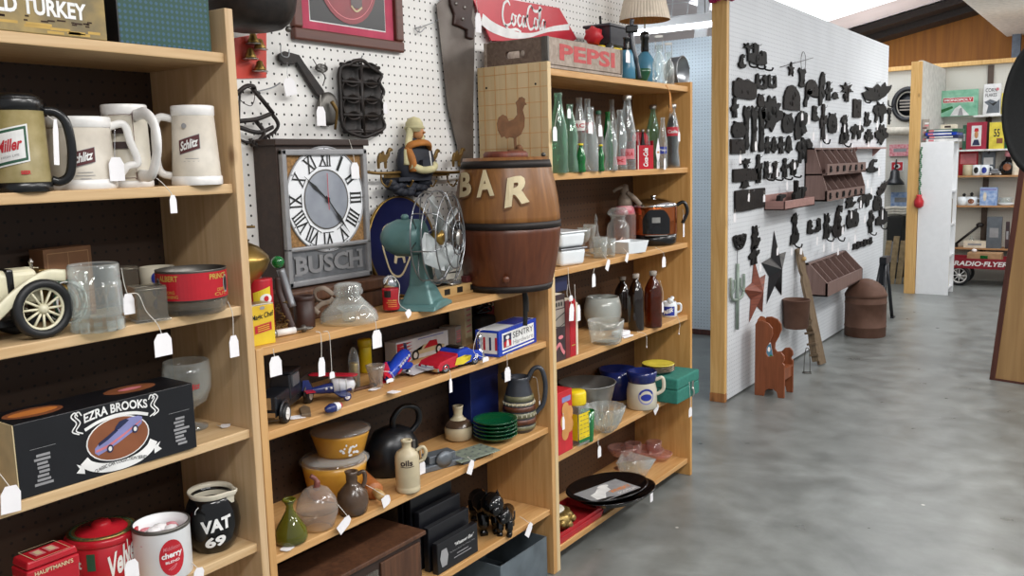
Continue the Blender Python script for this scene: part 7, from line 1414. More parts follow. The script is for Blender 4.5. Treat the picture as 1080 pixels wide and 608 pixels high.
p=base(620,468,z,.03);s=psz(p);h=zat(620,433,p)-z;r=7.5*s;T=thing('green_tumbler','bright green glass tumbler by the yellow lidded jar','tumbler',p,face(p));MB().lathe([(r*.75,0),(r*.8,.004),(r,h),(r*.93,h),(r*.74,.01),(0,.01)],'sprite green',28,lobes=12,amp=.012).build('glass',T)
p=base(641,460,z,.07);s=psz(p);h=zat(641,428,p)-z;r=21*s;T=thing('crystal_bowl','cut crystal bowl with scalloped rim at the shelf edge','bowl',(p.x-.005,p.y-.01,z),face(p));MB().lathe([(r*.4,0),(r*.45,.006),(r*.75,h*.35),(r*1.0,h),(r*.94,h),(r*.68,h*.36),(0,.014)],'clear glass',48,lobes=12,amp=.04).build('bowl',T);b=MB()
for i in range(16):
 a=2*PI*i/16;b.tube([(r*.55*math.cos(a),r*.55*math.sin(a),h*.12),(r*.98*math.cos(a+.25),r*.98*math.sin(a+.25),h*.85)],.002,'clear glass',5);b.tube([(r*.55*math.cos(a),r*.55*math.sin(a),h*.12),(r*.98*math.cos(a-.25),r*.98*math.sin(a-.25),h*.85)],.002,'clear glass',5)
b.build('cut_pattern',T,'cut diamond ridges')
p=at(634,420,0,-1.83);p.z=z;s=psz(p);h=zat(632,398,p)-z;r=29*s;r=min(r,.118);T=thing('metal_bowl','wide dull aluminium mixing bowl behind the crystal bowl','bowl',(-1.84,3.17,z),0);MB().lathe([(r*.5,0),(r*.58,.006),(r*.85,h*.5),(r*1.0,h-.004),(r*1.04,h),(r*.98,h),(r*.82,h*.5),(0,.01)],'aluminium',44).build('bowl',T)
p=base(677,434,z,.065);s=psz(p);h=zat(674,391,p)-z;r=16*s;T=thing('stoneware_crock','grey white crock mug with blue round stamp and cobalt rim','crock',p,face(p));MB().lathe([(r*.92,0),(r,.005),(r*.98,h*.5),(r*.86,h*.72),(r*.86,h*.74),(0,h*.7)],'crock',36).build('body',T);b=MB();b.lathe([(r*.87,h*.7),(r*.9,h*.76),(r*1.0,h*.88),(r*.98,h),(r*.88,h),(r*.85,h*.8),(0,h*.78)],'cobalt glaze',36);b.build('rim',T,'cobalt blue rim');b=MB();b.tube(smoothline([(r*.85,0,h*.75),(r*1.35,0,h*.8),(r*1.4,0,h*.5),(r*.97,0,h*.36)],6),.008,'crock',10);b.build('handle',T);b=MB();S=cyl(r*.985,.3);b.oval(S,0,h*.38,.07,.07,'lilac print',.0012);b.oval(S,0,h*.38,.058,.058,'crock',.0018);b.oval(S,0,h*.36,.048,.03,'blue print',.0024);b.ribbon(S,arcpts(0,h*.38,.03,.03,20,160),.008,'blue print',.0024,1);b.build('stamp',T,'blue round stamp')
T=thing('blue_bowl','dark cobalt blue bowl in shadow behind the stoneware crock','bowl',(-1.88,3.515,z),0);MB().lathe([(.045,0),(.05,.005),(.075,.07),(.086,.14),(.082,.14),(.07,.07),(0,.01)],'cobalt glaze',36).build('bowl',T)
price_tag('white price tag beside the foot of the stoneware crock',[at(688,427,0,FX-.03),at(694,428,0,FX-.005)],(.03,.05),tilt=1.0)
a=base(712.5,418.5,z);c_=base(734,407,z);p=Vector((FX-.135,3.70,z));T=thing('green_case','teal green covered case with metal clasp sticking out of the shelf end','case',(-1.74,3.665,z),R90-.0)
hh=zat(713,393,Vector((a.x,a.y,0)))-z
w,d=.24,.26;b=MB();b.box(w,d,hh*.55,m='green felt',z0=True);b.build('lower_shell',T,bevel=.006,seg=3);b=MB();b.box(w,d,hh*.45,(0,0,hh*.55),'green felt',z0=True);b.build('lid',T,bevel=.008,seg=3);b=MB();b.box(.022,.008,.04,(.03,-d/2-.003,hh*.5),'chrome');b.tube(smoothline([(.03,-d/2-.006,hh*.4),(.03,-d/2-.012,hh*.2),(.026,-d/2-.008,hh*.05)],4),.005,'tin',8);b.build('clasp',T,'metal clasp')
T.location=(-1.735,3.67,z)
pc=at(700,383,0,-1.74);s=psz(pc);r=17*s
for i in range(4):
 T=thing('saucer',('lowest white','second white','third white','yellow topmost')[i]+' saucer in the little stack on the green case','saucer',(-1.74,3.64,z+hh+.001+i*.009),0,'saucers on the green case');MB().lathe([(r*.5,0),(r*.55,.001),(r*.95,.011),(r,.014),(r*.97,.015),(r*.6,.004),(0,.003)],'plate yellow' if i==3 else 'crock',36).build('dish',T);b=MB();b.lathe([(r*.985,.0125),(r*1.005,.0145),(r*.97,.0158)],'plate yellow' if i==3 else 'brown stoneware',36);b.build('rim',T)
tagx('white price tag hanging from the clasp of the green case',-1.60,[(727,403),(728,420)],(728,431),7,10)
tagx('white price tag hanging below the crystal bowl',FX+.006,[(631,463),(631,469)],(632,472),6,12)
z=SCZ[5]
for i,lab in enumerate(('lower red plastic tray under the gilded clock','upper red plastic tray under the gilded clock')):
 T=thing('red_tray',lab,'tray',(-1.775,2.86,z+.001+i*.018),R90-.0,'red trays');b=MB();w,d,h=.34,.17,.028
 b.add([(sx*w/2*q,sy*d/2*q,zq)for zq,q in((0,.93),(h,1),(h,.98),(.004,.92))for sx,sy in((-1,-1),(1,-1),(1,1),(-1,1))],[(3,2,1,0),(12,13,14,15)]+[(l*4+k,l*4+(k+1)%4,l*4+4+(k+1)%4,l*4+4+k)for l in range(3)for k in range(4)],'cracker red');b.build('tray',T,bevel=.003)
T=thing('gilded_frame','ornate gilded round frame with cream disc lying on the red trays','frame',(-1.785,2.785,z+.032),R90+.2);b=MB()
b.lathe([(.0,0),(.07,0),(.085,.02),(.08,.05),(.06,.062),(.055,.055),(.05,.058),(0,.058)],'gold paint',40,lobes=10,amp=.06)
for i in range(14):a=2*PI*i/14;b.ball(.016,(.082*math.cos(a),.082*math.sin(a),.02+.012*(i%2)),'gold paint',10)
b.build('frame',T);b=MB();b.lathe([(0,.06),(.05,.06),(.052,.066),(.046,.07),(0,.071)],'cream enamel',32);b.build('disc',T,'cream disc')
for i,(lab,dx,dy)in enumerate((('lower oval black tray of the pair on the bottom shelf',.02,.03),('upper oval black tray with white horse picture',0,0))):
 T=thing('oval_tray',lab,'tray',(-1.70+dx,3.08+dy,z+.062+i*.022),R90-.25,'oval black trays');b=MB();b.lathe([(0,0),(.14,0),(.165,.02),(.17,.022),(.17,.026),(.162,.025),(.138,.004),(0,.004)],'black gloss',48,sx=1.15,sy=.80);b.build('dish',T)
 if i==1:
  S=topplane(.0045);b=MB();b.rect(S,0,0,.25,.14,'grey print',.0004,nx=1);b.poly(S,[(-.1,-.04),(-.06,-.05),(-.02,-.01),(.02,.0),(.03,.03),(-.02,.04),(-.05,.02),(-.09,.01)],'white print',.0008);b.poly(S,[(-.12,-.065),(-.02,-.065),(-.04,-.05),(-.11,-.045)],'black print',.0008);b.oval(S,.02,.045,.06,.03,'white print',.0009,14,1);b.build('picture',T,'grey picture of white figures');b=MB();b.text('WHISKY',S,.055,-.02,.12,.026,'orange print',.03,0,.001);b.text('SCOTCH',S,.06,-.052,.1,.016,'white print',.01,0,.001);b.build('lettering',T,'orange and white words')
T=thing('tray_stand','dark wooden block the oval trays rest on at bottom shelf','block',(-1.76,3.135,z),R90);b=MB();b.box(.18,.12,.03,m=DARKW,z0=True);b.box(.16,.1,.03,(0,0,.03),DARKW,z0=True);b.build('block',T,bevel=.002)
tagx('white price tag hanging below the oval black trays',FX+.02,[(684,512),(686,516)],(687,518),5.5,13)
rr=random.Random(11)
def pglass(label,cx,by,kind,k=1.):
 p=base(cx,by,z,.03);T=thing('pink_glass_dish',label,'glass dish',p,rr.random()*6,'pink glassware')
 if kind==0:P=[(.03*k,0),(.034*k,.003),(.006,.012),(.007,.05*k),(.045*k,.07*k),(.062*k,.105*k),(.058*k,.105*k),(.04*k,.072*k),(0,.062*k)]
 elif kind==1:P=[(.035*k,0),(.04*k,.003),(.066*k,.03*k),(.078*k,.05*k),(.074*k,.05*k),(.06*k,.028*k),(0,.006)]
 else:P=[(.03*k,0),(.034*k,.004),(.040*k,.085*k),(.036*k,.085*k),(.03*k,.008),(0,.007)]
 MB().lathe(P,'pink glass',30,lobes=12,amp=.03).build('glass',T)
 if kind==1:b=MB();b.tube([(.076*k*math.cos(2*PI*q/24),.076*k*math.sin(2*PI*q/24),.05*k)for q in range(24)],.0025,'pink glass',5,True);b.build('rim',T)
 if kind==2:b=MB();b.tube(smoothline([(.038*k,0,.07*k),(.062*k,0,.065*k),(.06*k,0,.03*k),(.034*k,0,.02*k)],5),.004,'pink glass',7);b.build('handle',T)
pglass('pink stemmed glass dish at left of the pink group',655,497,0);pglass('pink cup at the back of the pink group',668,488,2);pglass('wide pink glass dish in the middle of the group',683,487,1);pglass('pink cup with handle at right of the pink group',690,484,2,.9);pglass('low pink saucer dish at the right end',697,488,1,.7);pglass('tall pink stemmed dish in the back row',680,470,0,.95)
p=base(667,511,z,.06);T=thing('glass_candy_dish','clear triangular glass dish at the edge of the bottom shelf','glass dish',(p.x-.012,p.y+.02,z),.3);b=MB();b.open_lathe([(.045,0),(.06,.01),(.11,.095),(.106,.095),(.055,.014),(0,.01)],'clear glass',3);b.build('dish',T);b=MB();b.lathe([(.03,-.0),(.04,.0),(.045,.006),(0,.006)],'clear glass',24);b.build('foot',T)
def pw(px,py,off=0.):return at(px,py,0,PX+off)
SH={'star':[(.5+x,.5+y)for x,y in star(5,.5,.2)],'plaque':[(0,.1),(0,.8),(.15,.85),(.2,1),(.45,.92),(.6,1),(.75,.9),(1,.82),(1,.15),(.9,0),(.1,0)],'arch':[(0,0),(0,.5),(.1,.75),(.3,.95),(.5,1),(.7,.95),(.9,.75),(1,.5),(1,0)],'castle':[(0,.15),(0,.45),(.15,.5),(.3,.55),(.28,.95),(.36,1),(.55,.96),(.52,.55),(.68,.6),(.78,.72),(.95,.7),(1,.2),(.85,.12),(.5,.08),(.2,.12)],'palm':[(.42,0),(.38,.45),(.2,.5),(0,.42),(.2,.65),(.05,.85),(.35,.72),(.45,1),(.55,.74),(.85,.95),(.75,.68),(1,.62),(.75,.5),(.55,.5),(.6,0)],'curl':[(.1,.1),(0,.3),(.2,.45),(.3,.8),(.5,1),(.8,.95),(.75,.75),(.55,.8),(.5,.5),(.7,.3),(1,.35),(.95,.15),(.6,0),(.3,.0)],'shoe':[(0,.1),(.05,.9),(.2,1),(.3,.85),(.25,.4),(.4,.25),(.6,.25),(.75,.4),(.7,.85),(.8,1),(.95,.9),(1,.1),(.75,0),(.5,.05),(.25,0)],'owl':[(.15,0),(0,.3),(.05,.7),(.2,.85),(.15,1),(.4,.92),(.6,.92),(.85,1),(.8,.85),(.95,.7),(1,.3),(.85,0)],'figure':[(.25,0),(.3,.35),(.1,.3),(.0,.5),(.3,.65),(.32,.78),(.25,.9),(.4,1),(.6,1),(.7,.88),(.62,.75),(.7,.62),(1,.7),(.95,.5),(.7,.42),(.78,0),(.55,0),(.5,.25),(.42,0)],'crown':[(.2,0),(.3,.2),(.05,.3),(0,.55),(.2,.6),(.1,.8),(.3,.78),(.38,1),(.5,.85),(.62,1),(.7,.78),(.9,.8),(.8,.6),(1,.55),(.95,.3),(.7,.2),(.6,.05),(.5,-.1),(.4,.05)],'bar':[(.2,0),(.1,.1),(.25,.3),(.2,.7),(0,.8),(.15,1),(.5,.92),(.85,1),(1,.8),(.8,.7),(.75,.3),(.9,.1),(.7,0)],'gun':[(.1,.0),(.0,.2),(.2,.5),(.3,.9),(.6,1),(1,.95),(.98,.75),(.6,.65),(.55,.4),(.4,.35),(.35,.0)],'leaf':[(.1,0),(0,.4),(.15,.8),(.5,1),(.9,.95),(1,.7),(.8,.5),(.95,.3),(.6,.2),(.45,.05)],'bull':[(.0,.55),(.1,.8),(.3,.85),(.35,1),(.5,.88),(.8,.95),(1,.7),(.95,.5),(.8,.45),(.75,.1),(.6,0),(.55,.35),(.35,.3),(.3,.0),(.15,.05),(.2,.4)],'bird':[(0,.3),(.2,.45),(.1,.6),(.35,.6),(.5,.85),(.6,.7),(.75,1),(.8,.8),(1,.95),(.95,.7),(.8,.4),(.6,.15),(.3,.0),(.1,.05)],'key':[(.35,0),(.35,.55),(.1,.65),(0,.85),(.2,1),(.8,1),(1,.85),(.9,.65),(.65,.55),(.65,.3),(.9,.28),(.9,.18),(.65,.18),(.65,0)],'bell':[(0,.2),(.15,.35),(.2,.7),(.35,.9),(.5,1),(.65,.9),(.8,.7),(.85,.35),(1,.2),(.7,.15),(.5,0),(.3,.15)],'boot':[(.2,.1),(.25,1),(.7,1),(.65,.45),(1,.25),(1,.05),(.6,0)],'cat':[(.1,0),(.2,.3),(.1,.55),(.25,.7),(.2,1),(.4,.88),(.6,1),(.7,.75),(.6,.55),(.8,.35),(.95,.45),(1,.3),(.8,.15),(.7,0)],'pump':[(0,.0),(.1,.3),(.3,.35),(.3,.7),(.1,.75),(.2,.9),(.6,1),(.75,.8),(.6,.65),(.65,.4),(1,.3),(.95,.1),(.6,.0)],'mill':[(.4,0),(.42,.5),(.1,.45),(.3,.65),(0,.8),(.35,.78),(.4,1),(.55,.8),(.9,.95),(.72,.7),(1,.55),(.65,.55),(.65,0)],'rect':[(0,0),(0,1),(1,1),(1,0)],'cactus':[(.42,0),(.42,.35),(.2,.4),(.05,.55),(.05,.8),(.18,.8),(.2,.6),(.42,.52),(.42,1),(.6,1),(.6,.45),(.8,.52),(.82,.72),(.95,.72),(.95,.5),(.8,.38),(.6,.33),(.6,0)],}
def iron(label,x0,y0,x1,y1,sh,d=.022,m='iron wall black',hooks=0,relief=3,name='iron_hook',cat='cast iron',off=0.,hole=None):
 cx,cy=(x0+x1)/2,(y0+y1)/2;p=pw(cx,cy,off+.012);p.x=PX+off
 T=thing('hanging_'+name,label,cat,p,R90,'black cast iron on the pegboard partition')
 A=pw(x0,cy,off+.012);B_=pw(x1,cy,off+.012);w=B_.y-A.y;h=pw(cx,y0,off+.012).z-pw(cx,y1,off+.012).z
 rr=random.Random(int(x0*7+y0*3));w*=1.0;h*=1.02;P0=[((x-.5)*w,(y-.5)*h)for x,y in SH[sh]];P=[];jt=min(w,h)*.03
 for(xa,za),(xb,zb)in zip(P0,P0[1:]+P0[:1]):
  nn=max(1,min(4,int(math.hypot(xb-xa,zb-za)/.02)))
  for q in range(nn):P.append((xa+(xb-xa)*q/nn+(rr.uniform(-jt,jt)if q else 0),za+(zb-za)*q/nn+(rr.uniform(-jt,jt)if q else 0)))
 b=MB();b.prism(P,d*.6,m,TR(0,-.004,0))
 for i in range(relief):b.ball(min(w,h)*rr.uniform(.10,.17),((rr.uniform(.3,.7)-.5)*w,-d*.6,(rr.uniform(.25,.75)-.5)*h),m,8,sy=.6)
 b.build('body',T,bevel=.002,seg=1)
 b=MB();b.tube([(0,.0,h*.38),(0,-.006,h*.4),(0,-d-.012,h*.4),(0,-d-.016,h*.46)],.0025,'steel',5);b.build('peg',T,'steel peg hook')
 for i in range(hooks):
  x=(-.4+.8*i/max(1,hooks-1))*w if hooks>1 else 0
  b=MB();b.tube(smoothline([(x,-d*.5,-h*.3),(x,-d*.7,-h*.55),(x+.006,-d-.03,-h*.62),(x+.008,-d-.042,-h*.5)],4),.006,m,7);b.build('hook',T)
 return T,w,h
IR=[('black spiky palm shaped iron hook, topmost at left of the partition',784,45,795,57,'palm',0),('curled black iron hook under the palm shaped one',779,57,787,72,'curl',0),('large black iron castle shaped rack with three hooks, upper left',789,46,809,70,'castle',3),('small black iron star beside the wire hoop',831,65,838,82,'star',0),('black rectangular iron latch hanging below the wire hoop',842,72,850,92,'bar',0),('pair of black iron horseshoe hooks left of centre',797,78,809,94,'shoe',0),('double pronged black iron horseshoe right of the horseshoe pair',810,79,819,93,'shoe',0),('broad black iron plaque with cabin relief, upper left',774,83,798,104,'plaque',0),('tall black iron plaque with toothed openings, upper middle',827,90,844,116,'arch',0),('black iron scissors shaped hook near the pine post',771,103,779,124,'figure',0),('small black iron bird left of crown trivet',799,99,806,113,'owl',0),('ornate black iron crown trivet',802,101,826,136,'crown',0),('black iron pistol shaped piece high in the middle',848,94,856,113,'gun',0),('first tall narrow black iron door latch of three',784,112,791,158,'bar',0),('second tall narrow black iron door latch of three',792,112,799,160,'bar',0),('third tall narrow black iron door latch of three',800,113,807,160,'bar',0),('black iron owl on a block at far left of the partition',772,128,786,145,'owl',0),('black iron block under the owl at far left',771,147,786,162,'rect',0),('oval black iron owl plaque in the middle left',825,119,837,140,'owl',0),('first of the row of black iron openers above the lower row',806,144,813,162,'figure',0),('second of the row of black iron openers',813,144,820,162,'bell',0),('third of the row of black iron openers',820,144,828,162,'figure',0),('fourth of the row of black iron openers',828,143,836,162,'bell',0),('first chunky black iron hook of lower row',805,170,813,188,'cat',1),('second chunky black iron hook of lower row',814,170,822,188,'pump',1),('third chunky black iron hook of lower row',824,167,832,187,'figure',1),('fourth chunky black iron hook of lower row',833,168,842,185,'bull',1),('big black iron leaf shaped bracket beside the mauve bins',838,117,852,148,'leaf',0),('large black iron bull bracket partly before the mauve bins',840,145,857,172,'bull',0),('slim black iron crow left of the chunky lower row',796,163,804,193,'figure',0),('black iron corn sprig on top of the wide sign',781,167,793,178,'palm',0),('wide dark iron sign with a drop below, left',774,178,803,191,'rect',0),('black iron drop bracket below the wide dark sign',781,190,791,199,'bell',0),('broad dark plank like iron block at left over the wheel',776,200,807,221,'rect',0),('black iron cowboy hat hook in the upper right half',850,84,863,101,'arch',1),('tall black iron feather figure above the cowboy hook',864,76,870,112,'leaf',0),('black iron cowboy figure right of the feather',870,86,878,106,'figure',0),('black iron pan on a wire triangle hanger',877,97,885,105,'bell',0),('black iron windmill with tail, upper right half',886,87,900,107,'mill',0),('small square black iron plaque right of windmill',900,105,908,124,'rect',0),('big black iron rack of four slanting birds at upper right',910,85,941,108,'bird',3),('black iron squirrel under the slanting bird rack',911,118,919,133,'cat',0),('black iron rider bracket under the slanting bird rack',921,108,935,130,'bull',0),('long black iron key at right edge of partition',936,114,940,131,'key',0),('black iron horse head bracket, second row of right half',855,112,864,128,'boot',0),('tall black iron man hook beside the horse head',865,110,872,147,'figure',1),('round black iron tortoise bracket beside the tall man',873,119,883,140,'owl',0),('black iron pump shaped hook, lower right half',886,121,896,151,'pump',1),('flat black iron locomotive over the shelf',897,131,911,147,'bull',0),('black iron flower bracket over the thin shelf',912,136,921,151,'crown',0),('black iron bush bracket near right edge',923,131,937,151,'crown',0),('black iron scroll bracket right of the bins',914,168,928,182,'curl',0),('black iron goose under the scroll bracket',925,191,936,206,'bird',0),('black iron rabbit hook right below the bins',891,206,903,219,'cat',0),('broad black iron bear right below the bins',905,204,920,219,'bull',0),('black iron pine cone hook beside the broad bear',921,206,930,222,'owl',0),('black iron faucet hook at the left of bottom row',834,225,843,257,'pump',1),('round black iron acorn hook in bottom row',852,231,866,246,'shoe',0),('black iron rooster hook in bottom row',868,225,877,251,'cat',1),('large black iron bracket with curl in bottom row',878,217,891,250,'curl',1),('black iron frog hook above the name plate row',893,221,906,240,'owl',0),('slim black iron double hook near right edge of bottom row',915,222,922,245,'figure',1),('squarish black iron hook rack at bottom right edge',924,218,936,239,'castle',1),]
for i,(lab,x0,y0,x1,y1,sh,hk)in enumerate(IR):
 iron(lab,x0,y0,x1,y1,sh,hooks=hk,relief=2+i%3,m='dark brown iron' if sh in('rect','plaque','arch')or i%7==3 else 'iron wall black',name={'star':'iron_star','plaque':'iron_plaque','rect':'iron_plaque','crown':'iron_trivet','key':'iron_key','owl':'iron_plaque','mill':'iron_windmill'}.get(sh,'iron_hook'))
p=pw(847,65,.01);T=thing('hanging_wire_hoop','thin wire hoop with a crossing rod high on the partition','hoop',(PX,p.y,p.z),R90);b=MB();r=psz(p)*10;b.tube([(r*.8*math.cos(2*PI*k/28),-.012,r*math.sin(2*PI*k/28))for k in range(28)],.002,'black iron',5,True);q0=wl([(822,71)],PX+.01,p)[0];q1=wl([(857,61)],PX+.01,p)[0];b.tube([(q0[0],-.014,q0[1]),(q1[0],-.014,q1[1])],.002,'black iron',5);b.build('wire',T)
p=pw(910,257,.01);T=thing('hanging_name_plate','cut out black iron word plate low on the partition','sign',(PX,p.y,p.z),R90);b=MB();w=pw(920,257).y-pw(900,257).y;b.box(w,.01,.012,(0,-.008,-.02),'iron wall black')
for i in range(6):b.box(w*.1,.012,.05+.015*(i%2),(-w*.42+w*.17*i,-.009,.0),'iron wall black');b.box(w*.16,.011,.01,(-w*.40+w*.17*i,-.009,.015*(1-2*(i%2))),'iron wall black')
b.build('plate',T)
p=pw(780,249,.01);T=thing('hanging_trivet','half open black iron wheel trivet at left of partition','trivet',(PX,p.y,p.z),R90);b=MB();s=psz(p);r=15*s
b.tube([(r*math.cos(t)*1.15,-.012,r*math.sin(t)*.9)for t in[PI+.35+PI*1.0*k/14-.35 for k in range(15)]],.008,'iron wall black',8);b.tube([(-r*1.15,-.012,0),(r*1.15,-.012,.0)],.008,'iron wall black',8)
for k in range(5):t=PI+PI*(k+.5)/5;b.tube([(r*.25*math.cos(t),-.012,r*.25*math.sin(t)),(r*1.1*math.cos(t),-.012,r*.88*math.sin(t))],.006,'iron wall black',6)
for k in range(6):t=PI+PI*(k)/5;b.ball(.012,(r*.72*math.cos(t),-.012,r*.6*math.sin(t)),'iron wall black',10)
b.ball(.02,(0,-.012,-.01),'iron wall black',10);b.build('wheel',T)
iron('black iron cat climbing hook above the cat tail hook',792,238,802,262,'cat',name='iron_cat');iron('black iron cat hook hanging under the climbing cat',790,259,801,279,'figure',name='iron_cat')
p=pw(777,310,.01);T=thing('hanging_metal_cactus','sage green metal cactus hanging low beside the pine post','cactus',(PX,p.y,p.z),R90);h=pw(777,284).z-pw(777,336).z;w=pw(785,310).y-pw(769,310).y;b=MB();q=.45
b.tube([(0,-.015,-h*.72),(0,-.015,h*.6)],.011,'sage metal',10)
for sx in(-1,1):b.tube(smoothline([(0,-.015,-h*.12),(sx*w*.32,-.015,-h*.08),(sx*w*.42,-.015,h*.1),(sx*w*.42,-.015,h*.36)],5),.009,'sage metal',9);b.tube(smoothline([(sx*w*.42,-.015,h*.0),(sx*w*.2,-.015,h*.12),(sx*w*.2,-.015,h*.3)],5),.007,'sage metal',8)
b.build('body',T);b=MB();b.tube([(0,-.012,h*.58),(0,-.012,h*.98)],.002,'black iron',5);b.tube([(-.03,-.012,h*.98),(.03,-.012,h*.98)],.002,'black iron',5);b.build('hanger',T)
def starthing(label,cx,cy,rpx,m,m2,rot,lab=None):
 p=pw(cx,cy,.02);s=psz(p);T=thing('hanging_barn_star',label,'star',(PX,p.y,p.z),R90);rx=rpx*s*1.0;b=MB();n_=star(5,1,.42,PI/2+rot)
 vs=[(x*rx,-.004,zz*rx)for x,zz in n_]+[(0,-.06,0),(0,-.002,0)]
 for i in range(10):b.add([vs[i],vs[(i+1)%10],vs[10]],[(0,1,2)],m if i%2==0 else m2);b.add([vs[i],vs[(i+1)%10],vs[11]],[(0,1,2)],m)
 b.build('body',T);return T,rx
mat('rust stripe','#8a4a34',.6,0,ani=(1,1,60),scale=3,col2='#5e2c20',detail=1);mat('rust stripe pale','#9c7a66',.6,0,ani=(1,1,60),scale=3,col2='#7a4030',detail=1)
starthing('rust red striped metal barn star low on the partition',799,308,35,'rust stripe','rust stripe',.12);starthing('large black metal barn star low on the partition',819,284,41,'toy black','black card',.05)
for lab,q in(('white price tag on rust striped star',(802,279)),('white price tag on the large black star',(820,262))):tagx(lab,PX+.075,[(q[0],q[1]-6),q],q,5,8)
def binbox(label,x0,yt,x1,yb,tiers,nd,dep,floorz=None,lip=.10,slots=True):
 A=pw(x0,(yt+yb)/2,0)
 return A
def slantbin(label,y0,y1,z0,z1,dep,top_dep,n,lip,tiers=1,fig=False):
 T=thing('hanging_wall_bin',label,'storage bin',(PX,(y0+y1)/2,z0),R90);w=y1-y0;h=z1-z0
 b=MB()
 for sx in(-1,1):
  P=[(0,0),(dep,0),(dep,lip),(top_dep,h),(0,h)]
  vs=[(sx*w/2+q,-y,zz)for q in(0,-sx*.014)for y,zz in P];b.add(vs,[tuple(range(5)),tuple(range(5,10))]+[(i,(i+1)%5,(i+1)%5+5,i+5)for i in range(5)],BINW);b.build('side_panel',T);b=MB()
 b=MB();b.box(w,.01,h,(0,-.005,0),BINW,z0=True);b.build('back_board',T);b=MB();b.box(w,dep,.012,(0,-dep/2,0),BINW,z0=True);b.box(w,top_dep,.012,(0,-top_dep/2,h-.012),BINW,z0=True);b.build('bottom_board',T)
 for t in range(tiers):
  zb=h*t/tiers;ht=h/tiers;b=MB();b.box(w,.014,lip,(0,-dep+.007,zb),BINW,z0=True)
  if t:b.box(w,dep,.012,(0,-dep/2,zb-.006),BINW,z0=True)
  if fig:
   for i in range(6):b.prism([(x*.05,zz*lip*.6)for x,zz in SH[('cat','bull','shoe','bird','owl','figure')[i]]],.008,'iron wall black',TR(-w*.45+w*.16*i,-dep-.001,zb+lip*.2))
  b.build('front_lip',T)
  for i in range(1,n):
   x=-w/2+w*i/n;b=MB();td=top_dep if t==tiers-1 else top_dep;P=[(.01,zb+.012),(dep-.014,zb+.012),(dep-.014,zb+lip),(td,zb+ht*.96),(.01,zb+ht*.96)]
   vs=[(x+q,-y,zz)for q in(-.004,.004)for y,zz in P];b.add(vs,[tuple(range(5)),tuple(range(5,10))]+[(k,(k+1)%5,(k+1)%5+5,k+5)for k in range(5)],BINW);b.build('divider',T)
 return T
SLB=0.0
T=slantbin('two tier mauve wooden bin with slanted slots mounted on the partition',6.70,7.82,1.165,1.555,.165,.07,6,.075,2,True)
T=slantbin('single mauve wooden bin with slots mounted low on the partition',6.75,7.79,.455,.70,.17,.03,6,.10,1)
T=thing('hanging_wall_tray','pink painted shallow wall tray holding black pieces, left of the bins','tray',(PX,6.16,1.15),R90);w,d=.66,.14;b=MB()
b.box(w,d,.01,(0,-d/2,0),BINT,z0=True);b.box(w,.01,.06,(0,-d+.005,0),BINT,z0=True);b.box(w,.01,.1,(0,-.005,0),BINT,z0=True)
for s in(-1,1):b.box(.01,d,.06,(s*(w/2-.005),-d/2,0),BINT,z0=True)
b.build('tray',T,bevel=.002)
for i,(lab,px,py,w_,h_,sh)in enumerate((('black iron crowbar shaped piece lying in pink tray',823,211,18,14,'gun'),('black iron block standing in middle of the pink tray',840,205,14,26,'castle'),('black iron toy gun at the right end of the pink tray',846,207,12,18,'gun'))):
 p=pw(px,py,.07);s=psz(p);T=thing('iron_figure',lab,'cast iron',(PX+.07,p.y,1.162),R90,'iron pieces in the pink tray');b=MB();b.prism([((x-.5)*w_*s*1.5,y*h_*s)for x,y in SH[sh]],.03,'iron wall black',TR(0,.015,0));b.build('body',T,bevel=.003);b=MB();b.box(w_*s,.05,.008,(0,0,0),'iron wall black',z0=True);b.build('foot',T)
T=thing('hanging_shelf','thin pale shelf strip fixed beside the two tier bin','shelf',(PX,8.36,1.545),R90);b=MB();b.box(1.06,.09,.014,(0,-.045,0),BINT,z0=True);b.build('board',T,bevel=.002)
for x in(-.4,.4):b=MB();b.prism([(0,0),(.07,0),(0,-.07)],.012,BINT,TR(x,0,0)@RZ(-R90));b.build('bracket',T)
rr=random.Random(5)
tg=[(775,226),(781,164),(790,205),(797,150),(806,206),(812,176),(820,178),(830,192),(838,172),(846,120),(853,122),(858,140),(866,150),(872,142),(884,132),(891,132),(899,152),(907,128),(916,150),(925,128),(915,190),(908,212),(898,224),(889,240),(878,256),(869,258),(862,250),(845,262),(835,262),(902,248),(912,228),(919,198),(927,176),(931,222),(884,262),(895,256)]
for q in tg:
 p=pw(q[0],q[1],.055);s=psz(p);price_tag('small white price tag hung on black cast iron of the partition',[p+Vector((0,0,5*s)),p],(rr.uniform(4,6)*s*1.3,rr.uniform(7,10)*s),tilt=rr.uniform(-.2,.2),group='price tags on the cast iron')
T=thing('wooden_chair','small orange stained wooden wing chair standing against the partition','chair',(-1.93,5.53,0),R90)
side=[(0,0),(0,.455),(.012,.478),(.045,.482),(.085,.468),(.108,.44),(.112,.40),(.095,.355),(.072,.31),(.07,.275),(.085,.255),(.115,.262),(.135,.285),(.165,.292),(.185,.272),(.188,.245),(.175,.225),(.19,.21),(.19,0),(.15,0),(.142,.035),(.12,.05),(.09,.05),(.068,.035),(.06,0)]
for s in(-1,1):
 vs=[(s*.085+q,-y,zz)for q in(-.008,.008)for y,zz in side];n_=len(side);b=MB();b.add(vs,[tuple(range(n_)),tuple(range(n_,2*n_))]+[(i,(i+1)%n_,(i+1)%n_+n_,i+n_)for i in range(n_)],CHAIRW);b.build('side_panel',T,bevel=.003)
b=MB();b.prism([(-.077,.05),(-.077,.44),(-.05,.48),(0,.495),(.05,.48),(.077,.44),(.077,.05)],.014,CHAIRW,TR(0,0,0));b.build('backrest',T);b=MB();b.box(.154,.172,.014,(0,-.10,.17),CHAIRW,z0=True);b.box(.154,.012,.06,(0,-.176,.11),CHAIRW,z0=True);b.build('seat',T)
